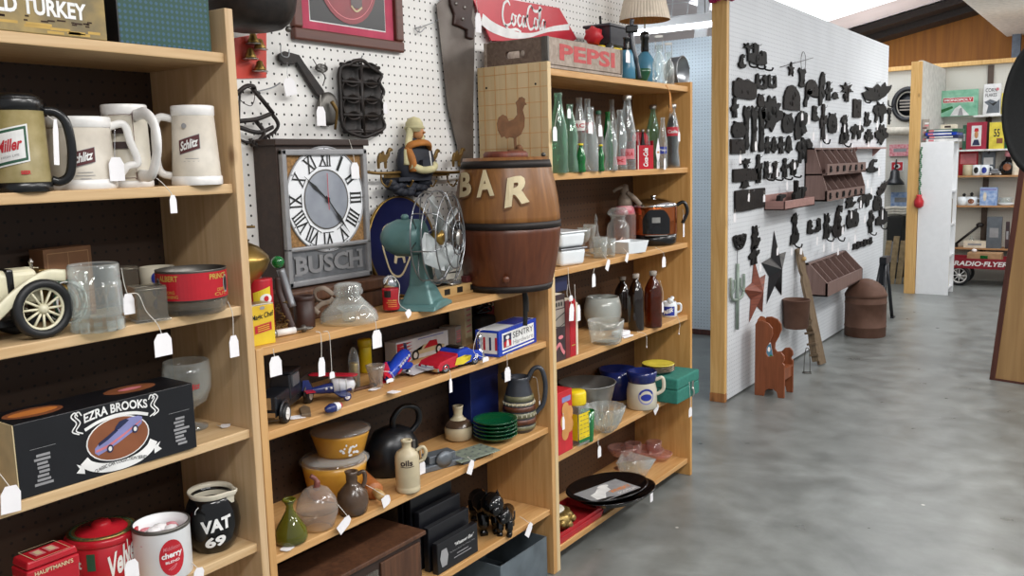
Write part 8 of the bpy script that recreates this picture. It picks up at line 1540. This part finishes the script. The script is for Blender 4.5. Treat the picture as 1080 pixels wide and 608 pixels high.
T=thing('painted_card','little painted landscape card with blue sky resting on the wooden chair','card',(-1.865,5.55,.185),R90);b=MB();b.box(.11,.006,.13,m='white board',M=RX(-.18)@TR(0,0,.065));b.build('card',T);b=MB();SS=lambda x,zz,e:RX(-.18)@Vector((x,-.003-e,.065+zz));b.rect(SS,0,.01,.1,.1,'blue glaze',.0006,nx=1);b.oval(SS,.0,.03,.05,.03,'white print',.001,14,1);b.poly(SS,[(-.05,-.05),(.05,-.05),(.05,-.02),(.01,-.005),(-.05,-.025)],'sprite green',.001);b.build('picture',T)
T=thing('leaning_plank','long weathered board with carved top leaning against the partition','plank',(-1.80,6.47,0),0)
a=Vector((0,0,.0));e_=Vector((-.205,.06,.83));ax=e_.normalized();L_=e_.length;q=ax.to_track_quat('Z','Y').to_matrix().to_4x4();
b=MB();prof=[(-.05,.0),(-.05,L_*.72),(-.03,L_*.76),(-.045,L_*.8),(-.05,L_*.88),(-.035,L_*.95),(-.04,L_*.99),(0,L_),(.04,L_*.98),(.05,L_*.9),(.03,L_*.78),(.05,L_*.72),(.05,0)]
M=Matrix.Rotation(.0,4,'X');Mq=Matrix(((0,ax.x*0+.0,0,0),(0,0,0,0),(0,0,0,0),(0,0,0,1)))
yv=Vector((.0,0,0));xv=Vector((.15,1,0));xv=(xv-ax*xv.dot(ax)).normalized();yv=ax.cross(xv)
Mq=Matrix(((xv.x,yv.x,ax.x,0),(xv.y,yv.y,ax.y,0),(xv.z,yv.z,ax.z,.006),(0,0,0,1)))
b.prism(prof,.022,REDOAK if 0 else GREYW,Mq@TR(0,.011,0));b.build('board',T,bevel=.002)
b=MB();b.M=Mq;b.prism([(-.08,.0),(-.08,.12),(-.06,.2),(-.085,.26),(-.05,.3),(-.05,0)],.05,GREYW,Mq@TR(0,.03,.03));
for k in range(3):b.box(.05,.07,.015,(-.075,.0,.08+.08*k),GREYW)
b.build('carved_steps',T,'carved step pieces')
b=MB();b.M=Mq;b.lathe([(0,0),(.014,0),(.016,.03),(0,.032)],YSTICK,14,M=Mq@TR(.02,-.0,L_*.9)@RX(R90));b.build('peg',T)
pb=pw(846,340,.16);T=thing('hanging_bucket','brown weathered bucket fixed halfway up the leaning board','bucket',(-1.93,6.27,.295),0);s=psz((-1.93,6.27,.4));b=MB();b.lathe([(.078,0),(.083,.004),(.093,.2),(.097,.205),(.09,.205),(.075,.01),(0,.008)],'drum rust',28);b.build('body',T);b=MB();b.tube([(.094*math.cos(2*PI*k/24),.094*math.sin(2*PI*k/24),.2)for k in range(24)],.004,'drum rust',6,True);b.build('rim',T)
p=fl_=at(851,394,2,0);T=thing('wire_stand','small bent wire stand on the floor under the bucket','stand',p,face(p));b=MB()
for sx in(-.02,.02):b.tube(smoothline([(sx,0,.003),(sx*.9,.0,.1),(sx*.5,.0,.17),(0,0,.18)],5),.003,'dull steel',6)
b.tube([(-.03,-.01,.003),(.03,-.01,.003),(.03,.03,.003),(-.03,.03,.003)],.003,'dull steel',6,True);b.build('wire',T)
c_=base(912,357.5,0,.165);h=zat(911,310,c_);ht=zat(910,294,c_);T=thing('metal_drum','brown rusty metal drum with low conical lid standing on the floor','drum',(c_.x+.0,c_.y,0),0);r=.163
MB().lathe([(r*.98,0),(r,.006),(r,h*.22),(r*1.02,h*.23),(r*1.02,h*.25),(r,h*.26),(r,h*.78),(r*1.02,h*.79),(r*1.02,h*.81),(r,h*.82),(r,h)],'drum rust',40).build('body',T);b=MB();b.lathe([(r*1.02,h-.02),(r*1.03,h),(r*.99,h+.012),(r*.84,h+(ht-h)*.45),(r*.6,h+(ht-h)*.75),(r*.3,h+(ht-h)*.94),(.02,ht),(0,ht)],'drum rust',40);b.build('lid',T,'conical lid')
T=thing('folding_stand','black folding metal stand with splayed legs behind the drum','stand',(-1.86,8.55,0),R90);b=MB();b.tube([(.12,-.07,.01),(.02,-.03,.55)],.016,'toy black',8);b.build('leg',T);b=MB();b.tube([(-.16,-.06,.01),(-.03,-.03,.55)],.016,'toy black',8);b.build('leg',T);b=MB();b.tube([(-.1,.07,.01),(-.02,.0,.55)],.016,'toy black',8);b.build('leg',T)
for x,y in((.13,-.075),(-.17,-.065),(-.1,.075)):b=MB();b.box(.07,.03,.014,(x,y,0),'toy black',z0=True);b.build('foot',T)
b=MB();b.box(.18,.06,.06,(0,-.02,.52),'toy black',z0=True);b.box(.05,.05,.2,(-.03,-.01,.32),'toy black',z0=True);b.build('head',T,bevel=.006)
p=at(762,0,1,5.15);T=thing('hanging_garland','bright magenta fuzzy garland wound round the post at the top of the frame','garland',(p.x,5.15,p.z+.03),0);b=MB();rr=random.Random(9)
for i in range(46):a=rr.uniform(0,2*PI);b.ball(rr.uniform(.014,.026),(.062*math.cos(a),.0+.02*math.sin(a)-.01,rr.uniform(-.028,.05)),'magenta',8)
b.build('tufts',T)
T=thing('ceiling_light','white fluorescent strip light glowing behind the lamp shade','light fixture',(-3.15,6.7,2.53),0);b=MB();b.box(.95,.12,.06,(0,0,0),'white board',z0=True);b.build('housing',T,bevel=.004)
for y in(-.03,.03):b=MB();b.tube([(-.46,y,-.018),(.46,y,-.018)],.014,emit('tube glow %s'%y,'#f4faff',9),10);b.build('tube',T,'glowing tube')
b=MB()
for x in(-.35,.35):b.tube([(x,0,.06),(x,0,roofz(-3.15+x)-2.53)],.004,'tin',6)
b.build('hanger',T)
T=thing('hanging_wire_grid','white wire grid panel hung under the roof behind the far bookcase','wire grid',(-2.95,6.9,2.62),.2);b=MB()
for i in range(9):b.tube([(-.6+.13*i,0,0),(-.52+.13*i,0,.62)],.004,'white board',5)
for i in range(7):b.tube([(-.62+.02*i,0,.1*i),(.5+.02*i,0,.1*i+.03)],.004,'white board',5)
b.build('wires',T)
T=thing('leaning_board','pale narrow board standing on top of the recess wall by the post','board',(-2.42,7.18,2.49),0);b=MB();b.add([(-.62+x+.12*zz,y,zz)for zz in(0,.45)for x,y in((-.05,-.015),(.05,-.015),(.05,.015),(-.05,.015))],[(3,2,1,0),(4,5,6,7),(0,1,5,4),(1,2,6,5),(2,3,7,6),(3,0,4,7)],'white board');b.build('board',T)
T=thing('white_bookcase','narrow white laminate bookcase seen end on at the far booth','bookcase',(-1.741,10.46,0),R90)
W,D,Hh=.32,.32,1.605
for s in(-1,1):b=MB();b.box(.018,D,Hh,(s*(W/2-.009),0,0),'white board',z0=True);b.build('side_panel',T,bevel=.0015)
b=MB();b.box(W-.036,.008,Hh,(0,D/2-.004,0),'white board',z0=True);b.build('back_panel',T)
for zz in(.06,.4,.73,1.08,1.587):b=MB();b.box(W-.036,D-.01,.018,(0,-.001,zz),'white board',z0=True);b.build('shelf',T)
for i,(lab,zz,m_)in enumerate((('dark red spined book low in the white bookcase',.078,'book maroon'),('cream book beside the dark red one in the white bookcase',.078,'page'),('grey book on the middle shelf of the white bookcase',.748,'book grey'))):
 T=thing('book',lab,'book',(-1.70,10.40+.045*i,zz),R90);b=MB();b.box(.03,.2,.26,m=m_,z0=True);b.build('cover',T);b=MB();b.box(.024,.195,.002,(0,0,.26),'page',z0=True);b.build('pages',T)
T=thing('hanging_bead_strand','green bead garland with a red bag hanging by the far pine post','garland',(-1.93,10.27,1.05),0);b=MB()
for k in range(26):b.ball(.011,(.045+.006*math.sin(k*1.3),.006*math.cos(k*2.1),.0+.02*k),'green garland',6)
b.build('beads',T);b=MB();b.lathe([(.02,0),(.045,.02),(.05,.07),(.025,.12),(.03,.14),(0,.14)],'cracker red',16,(.04,0,-.13));b.build('red_bag',T,'red cloth bag')
YS=11.44
for i,(zz,m_,lab)in enumerate(((1.90,'white shelf','topmost white wall shelf of the far booth'),(1.52,'white shelf','second white wall shelf of the far booth'),(1.225,'far pine','upper pine wall shelf of the far booth'),(.885,'far pine','middle pine wall shelf of the far booth'),(.40,'far pine','lowest pine wall shelf of the far booth'))):
 T=thing('hanging_shelf',lab,'shelf',(-.85,11.56,zz-.02),0);b=MB();x0=-.93 if i else-.72;b.box(.95-x0,.23,.02,((.95+x0)/2,0,0),m_,z0=True);b.build('board',T,bevel=.002)
 for x in(-.56,.3):b=MB();b.prism([(0,0),(.2,0),(0,-.05)],.012,'standard',TR(x,.115,0)@RZ(-R90));b.build('bracket',T)
for i,x in enumerate((-1.44,-.55)):struct('trim_standard_%d'%i,slab(x-.03,x+.03,11.66,11.679,.2,2.46,'standard'))
def fbox(name,label,cat,x0,y0,x1,y1,z,m_,d=.04,deco=None,lean=0.,YS=YS):
 a=at(x0,y1,1,YS+.02);c_=at(x1,y0,1,YS+.02);w=c_.x-a.x;h=max(.02,zat((x0+x1)/2,y0,((a.x+c_.x)/2,YS+.02))-z);T=thing(name,label,cat,((a.x+c_.x)/2,YS+.02+d/2,z),lean);b=MB();b.box(w,d,h,m=m_,z0=True);b.build('box_body',T,bevel=.002)
 b=MB();S=plane(-d/2)
 if deco:deco(b,S,w,h)
 else:b.rect(S,0,h*.5,w*.6,h*.3,'grey print',.001,nx=1)
 b.build('print',T);return T
def dm(b,S,w,h):
 b.rect(S,0,h*.62,w*.78,h*.2,'white print',.001,nx=1);b.rect(S,0,h*.62,w*.76,h*.17,'red print',.0015,nx=1);b.text('MONOPOLY',S,0,h*.62,w*.7,h*.1,'white print',.03,0,.002)
 b.poly(S,[(-w*.2,h*.02),(-w*.08,h*.3),(w*.05,h*.42),(w*.12,h*.3),(w*.3,h*.02)],'cereal white',.001);b.poly(S,[(0,h*.02),(.02,h*.3),(w*.1,h*.32),(w*.14,h*.02)],'grey print',.0015);b.poly(S,[(-w*.5,h*.1),(-w*.5,h*.25),(-w*.15,h*.4),(-w*.12,h*.32)],'sprite green',.0008)
fbox('game_box','green board game box with red name bar on the far top shelf','board game',989.5,95,1032,124.5,1.90,'monopoly green',.05,dm)
def dc(b,S,w,h):b.text('CORN',S,-w*.06,h*.8,w*.66,h*.12,'black print',.01,0,.001);b.text('FLAKES',S,-w*.06,h*.64,w*.66,h*.11,'black print',.01,0,.001);b.oval(S,w*.3,h*.82,w*.2,h*.1,'pink print',.001,12,1);b.poly(S,[(-w*.45,h*.42),(-w*.1,h*.5),(w*.3,h*.42),(w*.46,h*.5),(w*.46,h*.05),(-w*.3,h*.05),(-w*.2,h*.3)],'machine grey',.0008);b.poly(S,[(-w*.3,h*.46),(0,h*.36),(w*.4,h*.44),(w*.1,h*.28)],'black print',.0012)
fbox('cereal_box','white cereal box with black picture on the far top shelf','cereal box',1036.5,88.5,1056,120.5,1.90,'cereal white',.05,dc)
fbox('cereal_box','yellow box half hidden at the right of the cereal box','box',1055.5,98,1066,120.5,1.90,'plate yellow',.05)
def dr(b,S,w,h):b.rect(S,0,h*.5,w*.5,h*.75,'cereal white',.001,nx=1);b.oval(S,0,h*.55,w*.2,h*.3,'olive skin',.0015,12,1);b.poly(S,[(-w*.2,h*.15),(w*.2,h*.15),(w*.1,h*.36),(-w*.1,h*.36)],'navy print',.0015);b.poly(S,[(-w*.12,h*.66),(w*.12,h*.66),(w*.08,h*.78),(-w*.08,h*.78)],'red print',.002)
fbox('framed_card','red framed portrait box on the second far shelf','box',1019,129,1041,150,1.52,'book red',.05,dr)
fbox('game_box','yellow and brown game box on the second far shelf','board game',1043,129,1060,148,1.52,'plate yellow',.05,lambda b,S,w,h:(b.text('55',S,0,h*.6,w*.4,h*.3,'black print',.02,0,.001),b.rect(S,w*.2,h*.3,w*.4,h*.2,'brown print',.001,nx=1)))
fbox('game_box','dark green box behind the red portrait box','board game',1015,132,1019.5,149,1.52,'green print',.05);fbox('game_box','bright green box at the right of second far shelf','board game',1060,132,1074,147,1.52,'sprite green',.05)
for i,(lab,m_)in enumerate((('lowest pink and white game of the stack on white bookcase','cereal white'),('second blue game of the stack on white bookcase','navy print'),('third dark blue game of the stack on white bookcase','candy blue'),('topmost green game of the stack on white bookcase','green print'))):
 T=thing('game_box',lab,'board game',(-1.70+.01*(i%2),10.45,1.6055+i*.033),R90-.03*i);b=MB();b.box(.28,.30,.0325,m=m_,z0=True);b.build('box_body',T,bevel=.001);b=MB();b.rect(sideplane(-.14),0,.016,.2,.014,'white print',.001,nx=1);b.rect(sideplane(-.14),-.1,.016,.05,.02,'pink print',.0015,nx=1);b.build('print',T)
T=thing('game_box','small cream box on top of the game stack','box',(-1.66,10.47,1.738),R90);b=MB();b.box(.16,.14,.045,m='page',z0=True);b.build('box_body',T,bevel=.001);b=MB();b.rect(sideplane(-.08),0,.022,.06,.02,'dark print',.001,nx=1);b.build('print',T)
T=thing('magazine','colourful magazine leaning by the wall on the white bookcase','magazine',(-1.87,10.38,1.6055),.35);b=MB();b.box(.07,.02,.24,m='book grey',z0=True);b.build('cover',T);b=MB()
for k in range(8):b.rect(plane(-.01),rr.uniform(-.015,.015),.03+.024*k,.04,.016,('pink print','cereal white','maroon print')[k%3],.001,nx=1)
b.build('print',T)
fbox('game_box','red and white box standing at left on upper pine shelf','box',1011,156,1032,176,1.225,'red tin',.05,lambda b,S,w,h:b.rect(S,0,h*.6,w*.85,h*.36,'pink print',.001,nx=1),YS=YS+.15);fbox('game_box','grey blue box at middle back of upper pine shelf','box',1035,160,1050,178,1.225,'machine grey',.05,lambda b,S,w,h:b.rect(S,0,h*.6,w*.7,h*.3,'cereal white',.001,nx=1),YS=YS+.15)
def cup(label,px,ty,wpx,z,m_,hand=True,dot=None):
 p=at(px,200,1,YS+.02);p.z=z;s=psz(p);r=wpx*s/2;h=max(.03,zat(px,ty,p)-z);T=thing('mug',label,'mug',(p.x,YS+.02+r,z),0);MB().lathe([(r*.9,0),(r,.004),(r,h),(r*.9,h),(r*.85,.01),(0,.01)],m_,24).build('body',T)
 if hand:b=MB();b.tube(smoothline([(r*.95,0,h*.8),(r*1.5,0,h*.75),(r*1.5,0,h*.3),(r*.95,0,h*.2)],4),.009,m_,7);b.build('handle',T)
 if dot:b=MB();b.oval(cyl(r),0,h*.5,r*1.1,h*.6,dot,.002,14,1);b.build('emblem',T)
cup('tan pottery cup at left of the upper pine shelf',1019,174,9,1.225,'cream stoneware');cup('white mug with black drawing on the upper pine shelf',1028.5,174,8,1.225,'enamel white',False,'black print');cup('white mug with round blue dots on the upper pine shelf',1037,174,9,1.225,'enamel white',True,'blue print')
T=thing('model_car','small grey model car on the upper pine shelf','model car',(at(1050,181,1,YS+.06).x,YS+.08,1.225),0);b=MB();b.box(.16,.06,.03,(0,0,.014),'pewter',z0=True);b.box(.08,.055,.03,(-.01,0,.044),'pewter',z0=True,taper=.8);b.build('body',T,bevel=.008)
for x in(-.05,.05):small_wheel(T,x,-.025,.016,.014);small_wheel(T,x,.025,.016,.014)
bx_=at(1063,172,1,YS+.08);T=thing('dark_jug','black round jug with pink stopper on the upper pine shelf','jug',(bx_.x,YS+.1,1.225),0);MB().lathe([(.06,0),(.08,.02),(.085,.1),(.06,.15),(.03,.17),(.025,.2),(0,.2)],'black gloss',24).build('body',T);b=MB();b.lathe([(.02,.2),(.04,.22),(.03,.27),(0,.28)],'quilt pink',16);b.build('stopper',T,'pink stopper');b=MB();b.oval(cyl(.085),0,.09,.08,.08,'brown print',.003,14,1);b.build('label_patch',T)
bx_=at(1070.5,180,1,YS+.02);T=thing('cream_cylinder','cream tall tin at right of the upper pine shelf','tin',(bx_.x,YS+.06,1.225),0);MB().lathe([(.035,0),(.036,.004),(.036,.17),(.03,.175),(0,.175)],'page',20).build('body',T)
cup('white cup at left of the middle pine shelf',1014.5,208,9,.885,'enamel white',False);cup('white mug with brown picture on the middle pine shelf',1024.5,208,11,.885,'enamel white',True,'brown print')
fbox('toy_box','blue patterned box in the middle of the middle pine shelf','box',1033,198,1052,215,.885,'blue flyer',.1,lambda b,S,w,h:(b.rect(S,0,h*.9,w*.9,h*.12,'lilac print',.001,nx=1),b.oval(S,-w*.2,h*.5,w*.2,h*.5,'page',.001,14,1)))
for lab,px,hh in(('black figure at left of the middle pine shelf behind cup',1017,.14),('second black figure behind the brown picture mug',1025,.15)):p=at(px,205,1,11.6);T=thing('dark_figurine',lab,'figurine',(p.x,11.6,.885),0);b=MB();b.lathe([(.03,0),(.025,.04),(.03,hh*.5),(.012,hh*.7),(.02,hh*.85),(0,hh)],'black matte',14);b.build('body',T);b=MB();b.box(.07,.04,.008,m='black matte',z0=True);b.build('foot',T)
T=thing('glass_bowl','clear glass bowl set at right of the middle pine shelf','bowl',(at(1061,212,1,YS+.08).x,YS+.09,.885),0);MB().lathe([(.04,0),(.05,.005),(.075,.09),(.07,.09),(.04,.01),(0,.008)],'clear glass',24).build('bowl',T);
T=thing('oval_dish','white oval dish at right of the middle pine shelf','dish',(at(1061,214,1,YS+.03).x,YS+.05,.886),0);MB().lathe([(.04,0),(.05,.002),(.085,.03),(.08,.03),(.04,.005),(0,.004)],'enamel white',28,sy=.4).build('dish',T)
T=thing('old_tool','black long handled tool standing slanted on the lowest pine shelf','tool',(at(1010,258,1,YS+.06).x,YS+.08,.40),0);b=MB();b.tube([(-.04,0,.02),(.2,0,.24)],.014,'black iron',8);b.ball(.035,(.22,0,.26),'black iron',12,sx=1.2,sz=.8);b.build('shaft',T);b=MB();b.box(.1,.06,.03,(-.05,0,0),'black iron',z0=True);b.build('foot',T)
fbox('paper_stack','flat pile of cream papers on the lowest pine shelf','papers',1016,254.5,1040,257.5,.40,'page',.12)
fbox('grey_case','grey patterned case leaning at the right of the lowest pine shelf','case',1040,229,1057,256,.40,'machine grey',.08);fbox('dark_bottle','dark bottle shaped box with red top beyond the grey case','box',1060,234,1065,254,.40,'book dark',.05)
T=thing('glass_bottle','small clear bottle on the lowest pine shelf','bottle',(at(1024,250,1,YS+.1).x,YS+.16,.40),0);MB().lathe([(.025,0),(.028,.004),(.028,.08),(.012,.11),(.012,.13),(0,.13)],'clear glass',16).build('body',T)
wz=zat(1040,277,(-1.3,11.3));T=thing('toy_wagon','red metal toy wagon with white lettering under the far shelves','wagon',(-1.28,11.28,0),0);b=MB();w,d,h0,h1=.92,.36,.20,.315
b.add([(sx*w/2*q,sy*d/2*q,zq)for zq,q in((h0,.97),(h1,1),(h1,.985),(h0+.008,.955))for sx,sy in((-1,-1),(1,-1),(1,1),(-1,1))],[(3,2,1,0),(12,13,14,15)]+[(l*4+k,l*4+(k+1)%4,l*4+4+(k+1)%4,l*4+4+k)for l in range(3)for k in range(4)],'wagon red');b.build('body',T,bevel=.004);b=MB();b.text('RADIO·FLYER',plane(-d/2*.99),at(1034,280,1,11.1).x+1.28,(h0+h1)/2,w*.58,.055,'white print',.03,.2,.001);b.build('lettering',T,'white lettering')
for x in(-.32,.32):
 for y in(-.15,.15):wheel(T,x,y,.115,.035,'rubber','white plastic',8)
b=MB()
for x in(-.32,.32):b.tube([(x,-.15,.115),(x,.15,.115)],.01,'black iron',8);b.box(.05,.16,.1,(x,0,.11),'black iron',z0=True)
b.build('axles',T)
p=at(1031,262,1,11.2);T=thing('cardboard_carton','tan cardboard carton with green sticker sitting in the red wagon','carton',(-1.36,11.24,.212),0);b=MB();b.box(.34,.2,.16,m='pale cardboard',z0=True);b.build('box_body',T,bevel=.002);b=MB();b.rect(plane(-.1),-.0,.09,.075,.09,'sprite green',.001,nx=1);b.build('sticker',T,'bright green sticker');
T=thing('plastic_bag','crumpled clear plastic bag at right of carton in the wagon','bag',(-1.10,11.24,.212),0);b=MB();b.lathe([(.03,0),(.06,.02),(.055,.08),(.03,.12),(0,.13)],'vinyl',16,lobes=5,amp=.2);b.build('bag',T)
T=thing('small_carton','small white paper lump on top of the carton in wagon','paper',(-1.47,11.22,.373),0);b=MB();b.ball(.03,(0,0,.02),'paper',8,sz=.7);b.build('paper',T)
YL=11.66
def fl_at(px,py):return at(px,py,1,YL)
p=fl_at(957,110);T=thing('hanging_round_sign','round dark iron sign half hidden by far pine post','sign',(p.x,11.68,p.z),0);s=psz(p);r=16*s;b=MB();b.tube([(r*.85*math.cos(2*PI*k/36),-.02,r*math.sin(2*PI*k/36))for k in range(36)],.028,'toy black',8,True);b.build('ring',T);b=MB();b.lathe([(0,0),(r*.75,0),(r*.75,.006),(0,.006)],'machine black',32,M=RX(R90),sx=.85);b.build('disc',T);b=MB()
for k in range(4):b.rect(plane(-.008),-r*.1,r*(.25-.2*k),r*.8,r*.09,'book grey',.002,nx=1)
b.build('lettering',T,'pale raised bars')
def flat(name,label,cat,x0,y0,x1,y1,m_,d=.02,deco=None):
 a=fl_at(x0,y1);c_=fl_at(x1,y0);w=c_.x-a.x;h=c_.z-a.z;T=thing(name,label,cat,((a.x+c_.x)/2,11.68,(a.z+c_.z)/2),0);b=MB();b.box(w,d,h,(0,-d/2,0),m_);b.build('panel',T,bevel=.002);b=MB();S=plane(-d);(deco or(lambda b,S,w,h:b.rect(S,0,0,w*.6,h*.3,'grey print',.001,nx=1)))(b,S,w,h);b.build('print',T)
flat('hanging_pink_sign','pink and white sign under the round iron sign','sign',938,152,961,165,'quilt pink',.03);flat('hanging_wall_card','small red and white flag card left of far post','card',939,170,953,181,'cereal white',.01,lambda b,S,w,h:(b.rect(S,0,0,w*.85,h*.8,'red print',.001,nx=1),b.oval(S,0,0,w*.5,h*.5,'cereal white',.002,12,1),b.oval(S,0,0,w*.2,h*.3,'black print',.003,10,1)))
flat('hanging_poster','blue and white printed card left of far post','card',939,203,960,219,'blue flyer',.01);flat('hanging_black_rack','dark rack of black goods left of the far post','rack',937,228,955,300,'dark shelf',.2)
p=fl_at(945,186);T=thing('hanging_black_bell','black iron bell hanging left of the far post','bell',(p.x,11.6,p.z),0);b=MB();b.lathe([(.11,-.1),(.1,-.07),(.06,-.02),(.05,.06),(.02,.09),(0,.09)],'toy black',20);b.build('bell',T);b=MB();b.tube([(0,0,.08),(0,.06,.2)],.008,'toy black',6);b.build('bracket',T)
p=fl_at(948,222);T=thing('hanging_folded_cloth','folded cream cloth on a rail left of far post','cloth',(p.x,11.58,p.z-.04),0);b=MB()
for k in range(3):b.tube(smoothline([(-.13,0,.03*k),(-.03,-.02,.03*k+.012),(.06,0,.03*k+.005),(.13,-.01,.03*k+.015)],5),.026,'cloth white',8,flat=1.6)
b.build('folds',T);p=fl_at(946,138);T=thing('hanging_grey_bundle','grey rolled bundle under the round iron sign','bundle',(p.x,11.6,p.z),0);b=MB();b.tube([(-.16,0,0),(.16,0,-.01)],.05,'cloth white',10);b.build('roll',T);b=MB();b.tube([(-.12+.01*k,-.05,.02)for k in range(3)],.004,'white print',5);b.build('tie',T)
for i in range(4):
 T=thing('lumber_plank',('first','second','third','fourth')[i]+' pale plank leaning beside the far pine post, from left','plank',(-2.36+.075*i,10.95+.02*i,0),0,'leaning planks');b=MB();b.add([(x+.06*zz,y+.12*zz,zz)for zz in(0,.5+.05*(i%2))for x,y in((-.03,-.01),(.03,-.01),(.03,.01),(-.03,.01))],[(3,2,1,0),(4,5,6,7),(0,1,5,4),(1,2,6,5),(2,3,7,6),(3,0,4,7)],'plank');b.build('board',T)
struct('wall_rear',slab(-2.62,-2.02,11.2,11.22,0,.01,'dark shelf'));bpy.data.objects.remove(bpy.data.objects['wall_rear'])
T=thing('plywood_panel','birch plywood panel with dark red trim standing at the right frame edge','panel',(-.734,6.554,0),-.25);sh=.085
def shear(x0,x1,y0,y1,z0,z1,m_):
 b=MB();b.add([(x+sh*zz,y,zz)for zz in(z0,z1)for x,y in((x0,y0),(x1,y0),(x1,y1),(x0,y1))],[(3,2,1,0),(4,5,6,7),(0,1,5,4),(1,2,6,5),(2,3,7,6),(3,0,4,7)],m_);return b
shear(.03,.9,.002,.03,.012,1.75,PANELW).build('sheet',T);shear(0,.034,-.004,.04,0,1.76,TRIMW).build('edge_trim',T,'dark red brown trim',bevel=.002);shear(.034,.9,-.002,.034,0,.014,TRIMW).build('bottom_trim',T,'dark bottom strip')
p=at(1103,113,1,2.5);s=psz(p);T=thing('hanging_pan','big round black shape hanging close by, cut off by the right frame edge','pan',p,face(p));b=MB();b.lathe([(0,-.02),(.7,-.02),(.95,-.01),(1.0,.012),(.96,.03),(.9,.024),(.85,.0),(0,-.006)],'felt black',40,M=Matrix.Diagonal((41*s,.9,75*s,1))@RX(R90));b.build('body',T);b=MB();b.tube([(0,0,74*s),(0,0,roofz(p.x)-p.z-.01)],.004,'black matte',6);b.build('cord',T)
bpy.data.objects.remove(bpy.data.objects['floor_dummy'])if 'floor_dummy' in bpy.data.objects else None
def onroof(px,py):
 d=r2_v*((px-540)/F)-u2*((py-304)/F)+fwd;k=.205;c0=3.21+3.49*k
 t=(c0-H)/(d.z-k*d.x);return CAM+d*t
q1,q2=onroof(866,17),onroof(960,1)
ys=(q1.y+q2.y)/2;XL=onroof(800,8).x-.3
mb=MB();mb.add([(x,y,roofz(x)-.012)for x,y in((XL,ys-3.2),(.9,ys-3.2),(.9,ys),(XL,ys))]+[(x,y,roofz(x)-.002)for x,y in((XL,ys-3.2),(.9,ys-3.2),(.9,ys),(XL,ys))],[(0,1,2,3),(7,6,5,4),(0,4,5,1),(1,5,6,2),(2,6,7,3),(3,7,4,0)],emit('skylight','#f3f8ff',2.3))
struct('window_1',mb,label='white translucent skylight sheet in the roof')
for i,(x,y,z,e,rot)in enumerate(((.5,.2,3.0,62,0),(.5,2.9,3.0,58,0),(.5,5.6,3.0,40,0),(.4,8.3,3.0,27,0),(-.9,9.2,2.95,24,0),(2.6,1.5,3.2,55,0),(2.6,5.5,3.2,50,0),(-3.4,5.6,2.7,16,0),(-2.3,13,2.4,10,0))):  # overhead fluorescents, plus a fill before the far booth added to brighten the white bookcase
 l=bpy.data.lights.new('ceiling_and_fill_lamp','AREA');l.shape='RECTANGLE';l.size=.35;l.size_y=1.4;l.energy=e;l.color=(1,.98,.95)if i!=7 else(.9,.96,1)
 o=bpy.data.objects.new('ceiling_and_fill_lamp',l);COL.objects.link(o);o.location=(x,y,z)
for x,y,z,e in((.7,1.5,2.7,30),(.7,5.0,2.7,32),(.3,8.3,2.6,24),(-.2,11.0,2.2,12),(-2.8,12.75,2.0,45),(-2.5,10.6,2.2,10)):  # unseen point fills added to brighten the roof foil, gable and walls
 l=bpy.data.lights.new('added_fill_point','POINT');l.energy=e;l.shadow_soft_size=.3;l.color=(1,.98,.96)
 o=bpy.data.objects.new('added_fill_point',l);COL.objects.link(o);o.location=(x,y,z)
w=bpy.data.worlds.new('world');SC.world=w;w.use_nodes=True
bg=w.node_tree.nodes['Background'];bg.inputs[0].default_value=(.93,.96,1,1);bg.inputs[1].default_value=.48
vs=SC.view_settings;SC.display_settings.display_device='sRGB';vs.view_transform='Standard';vs.look='None';vs.gamma=1;vs.exposure=.1;vs.use_curve_mapping=False
SC.cycles.max_bounces=8;SC.cycles.transparent_max_bounces=24;SC.cycles.caustics_reflective=False;SC.cycles.caustics_refractive=False
SC.cycles.use_denoising=True
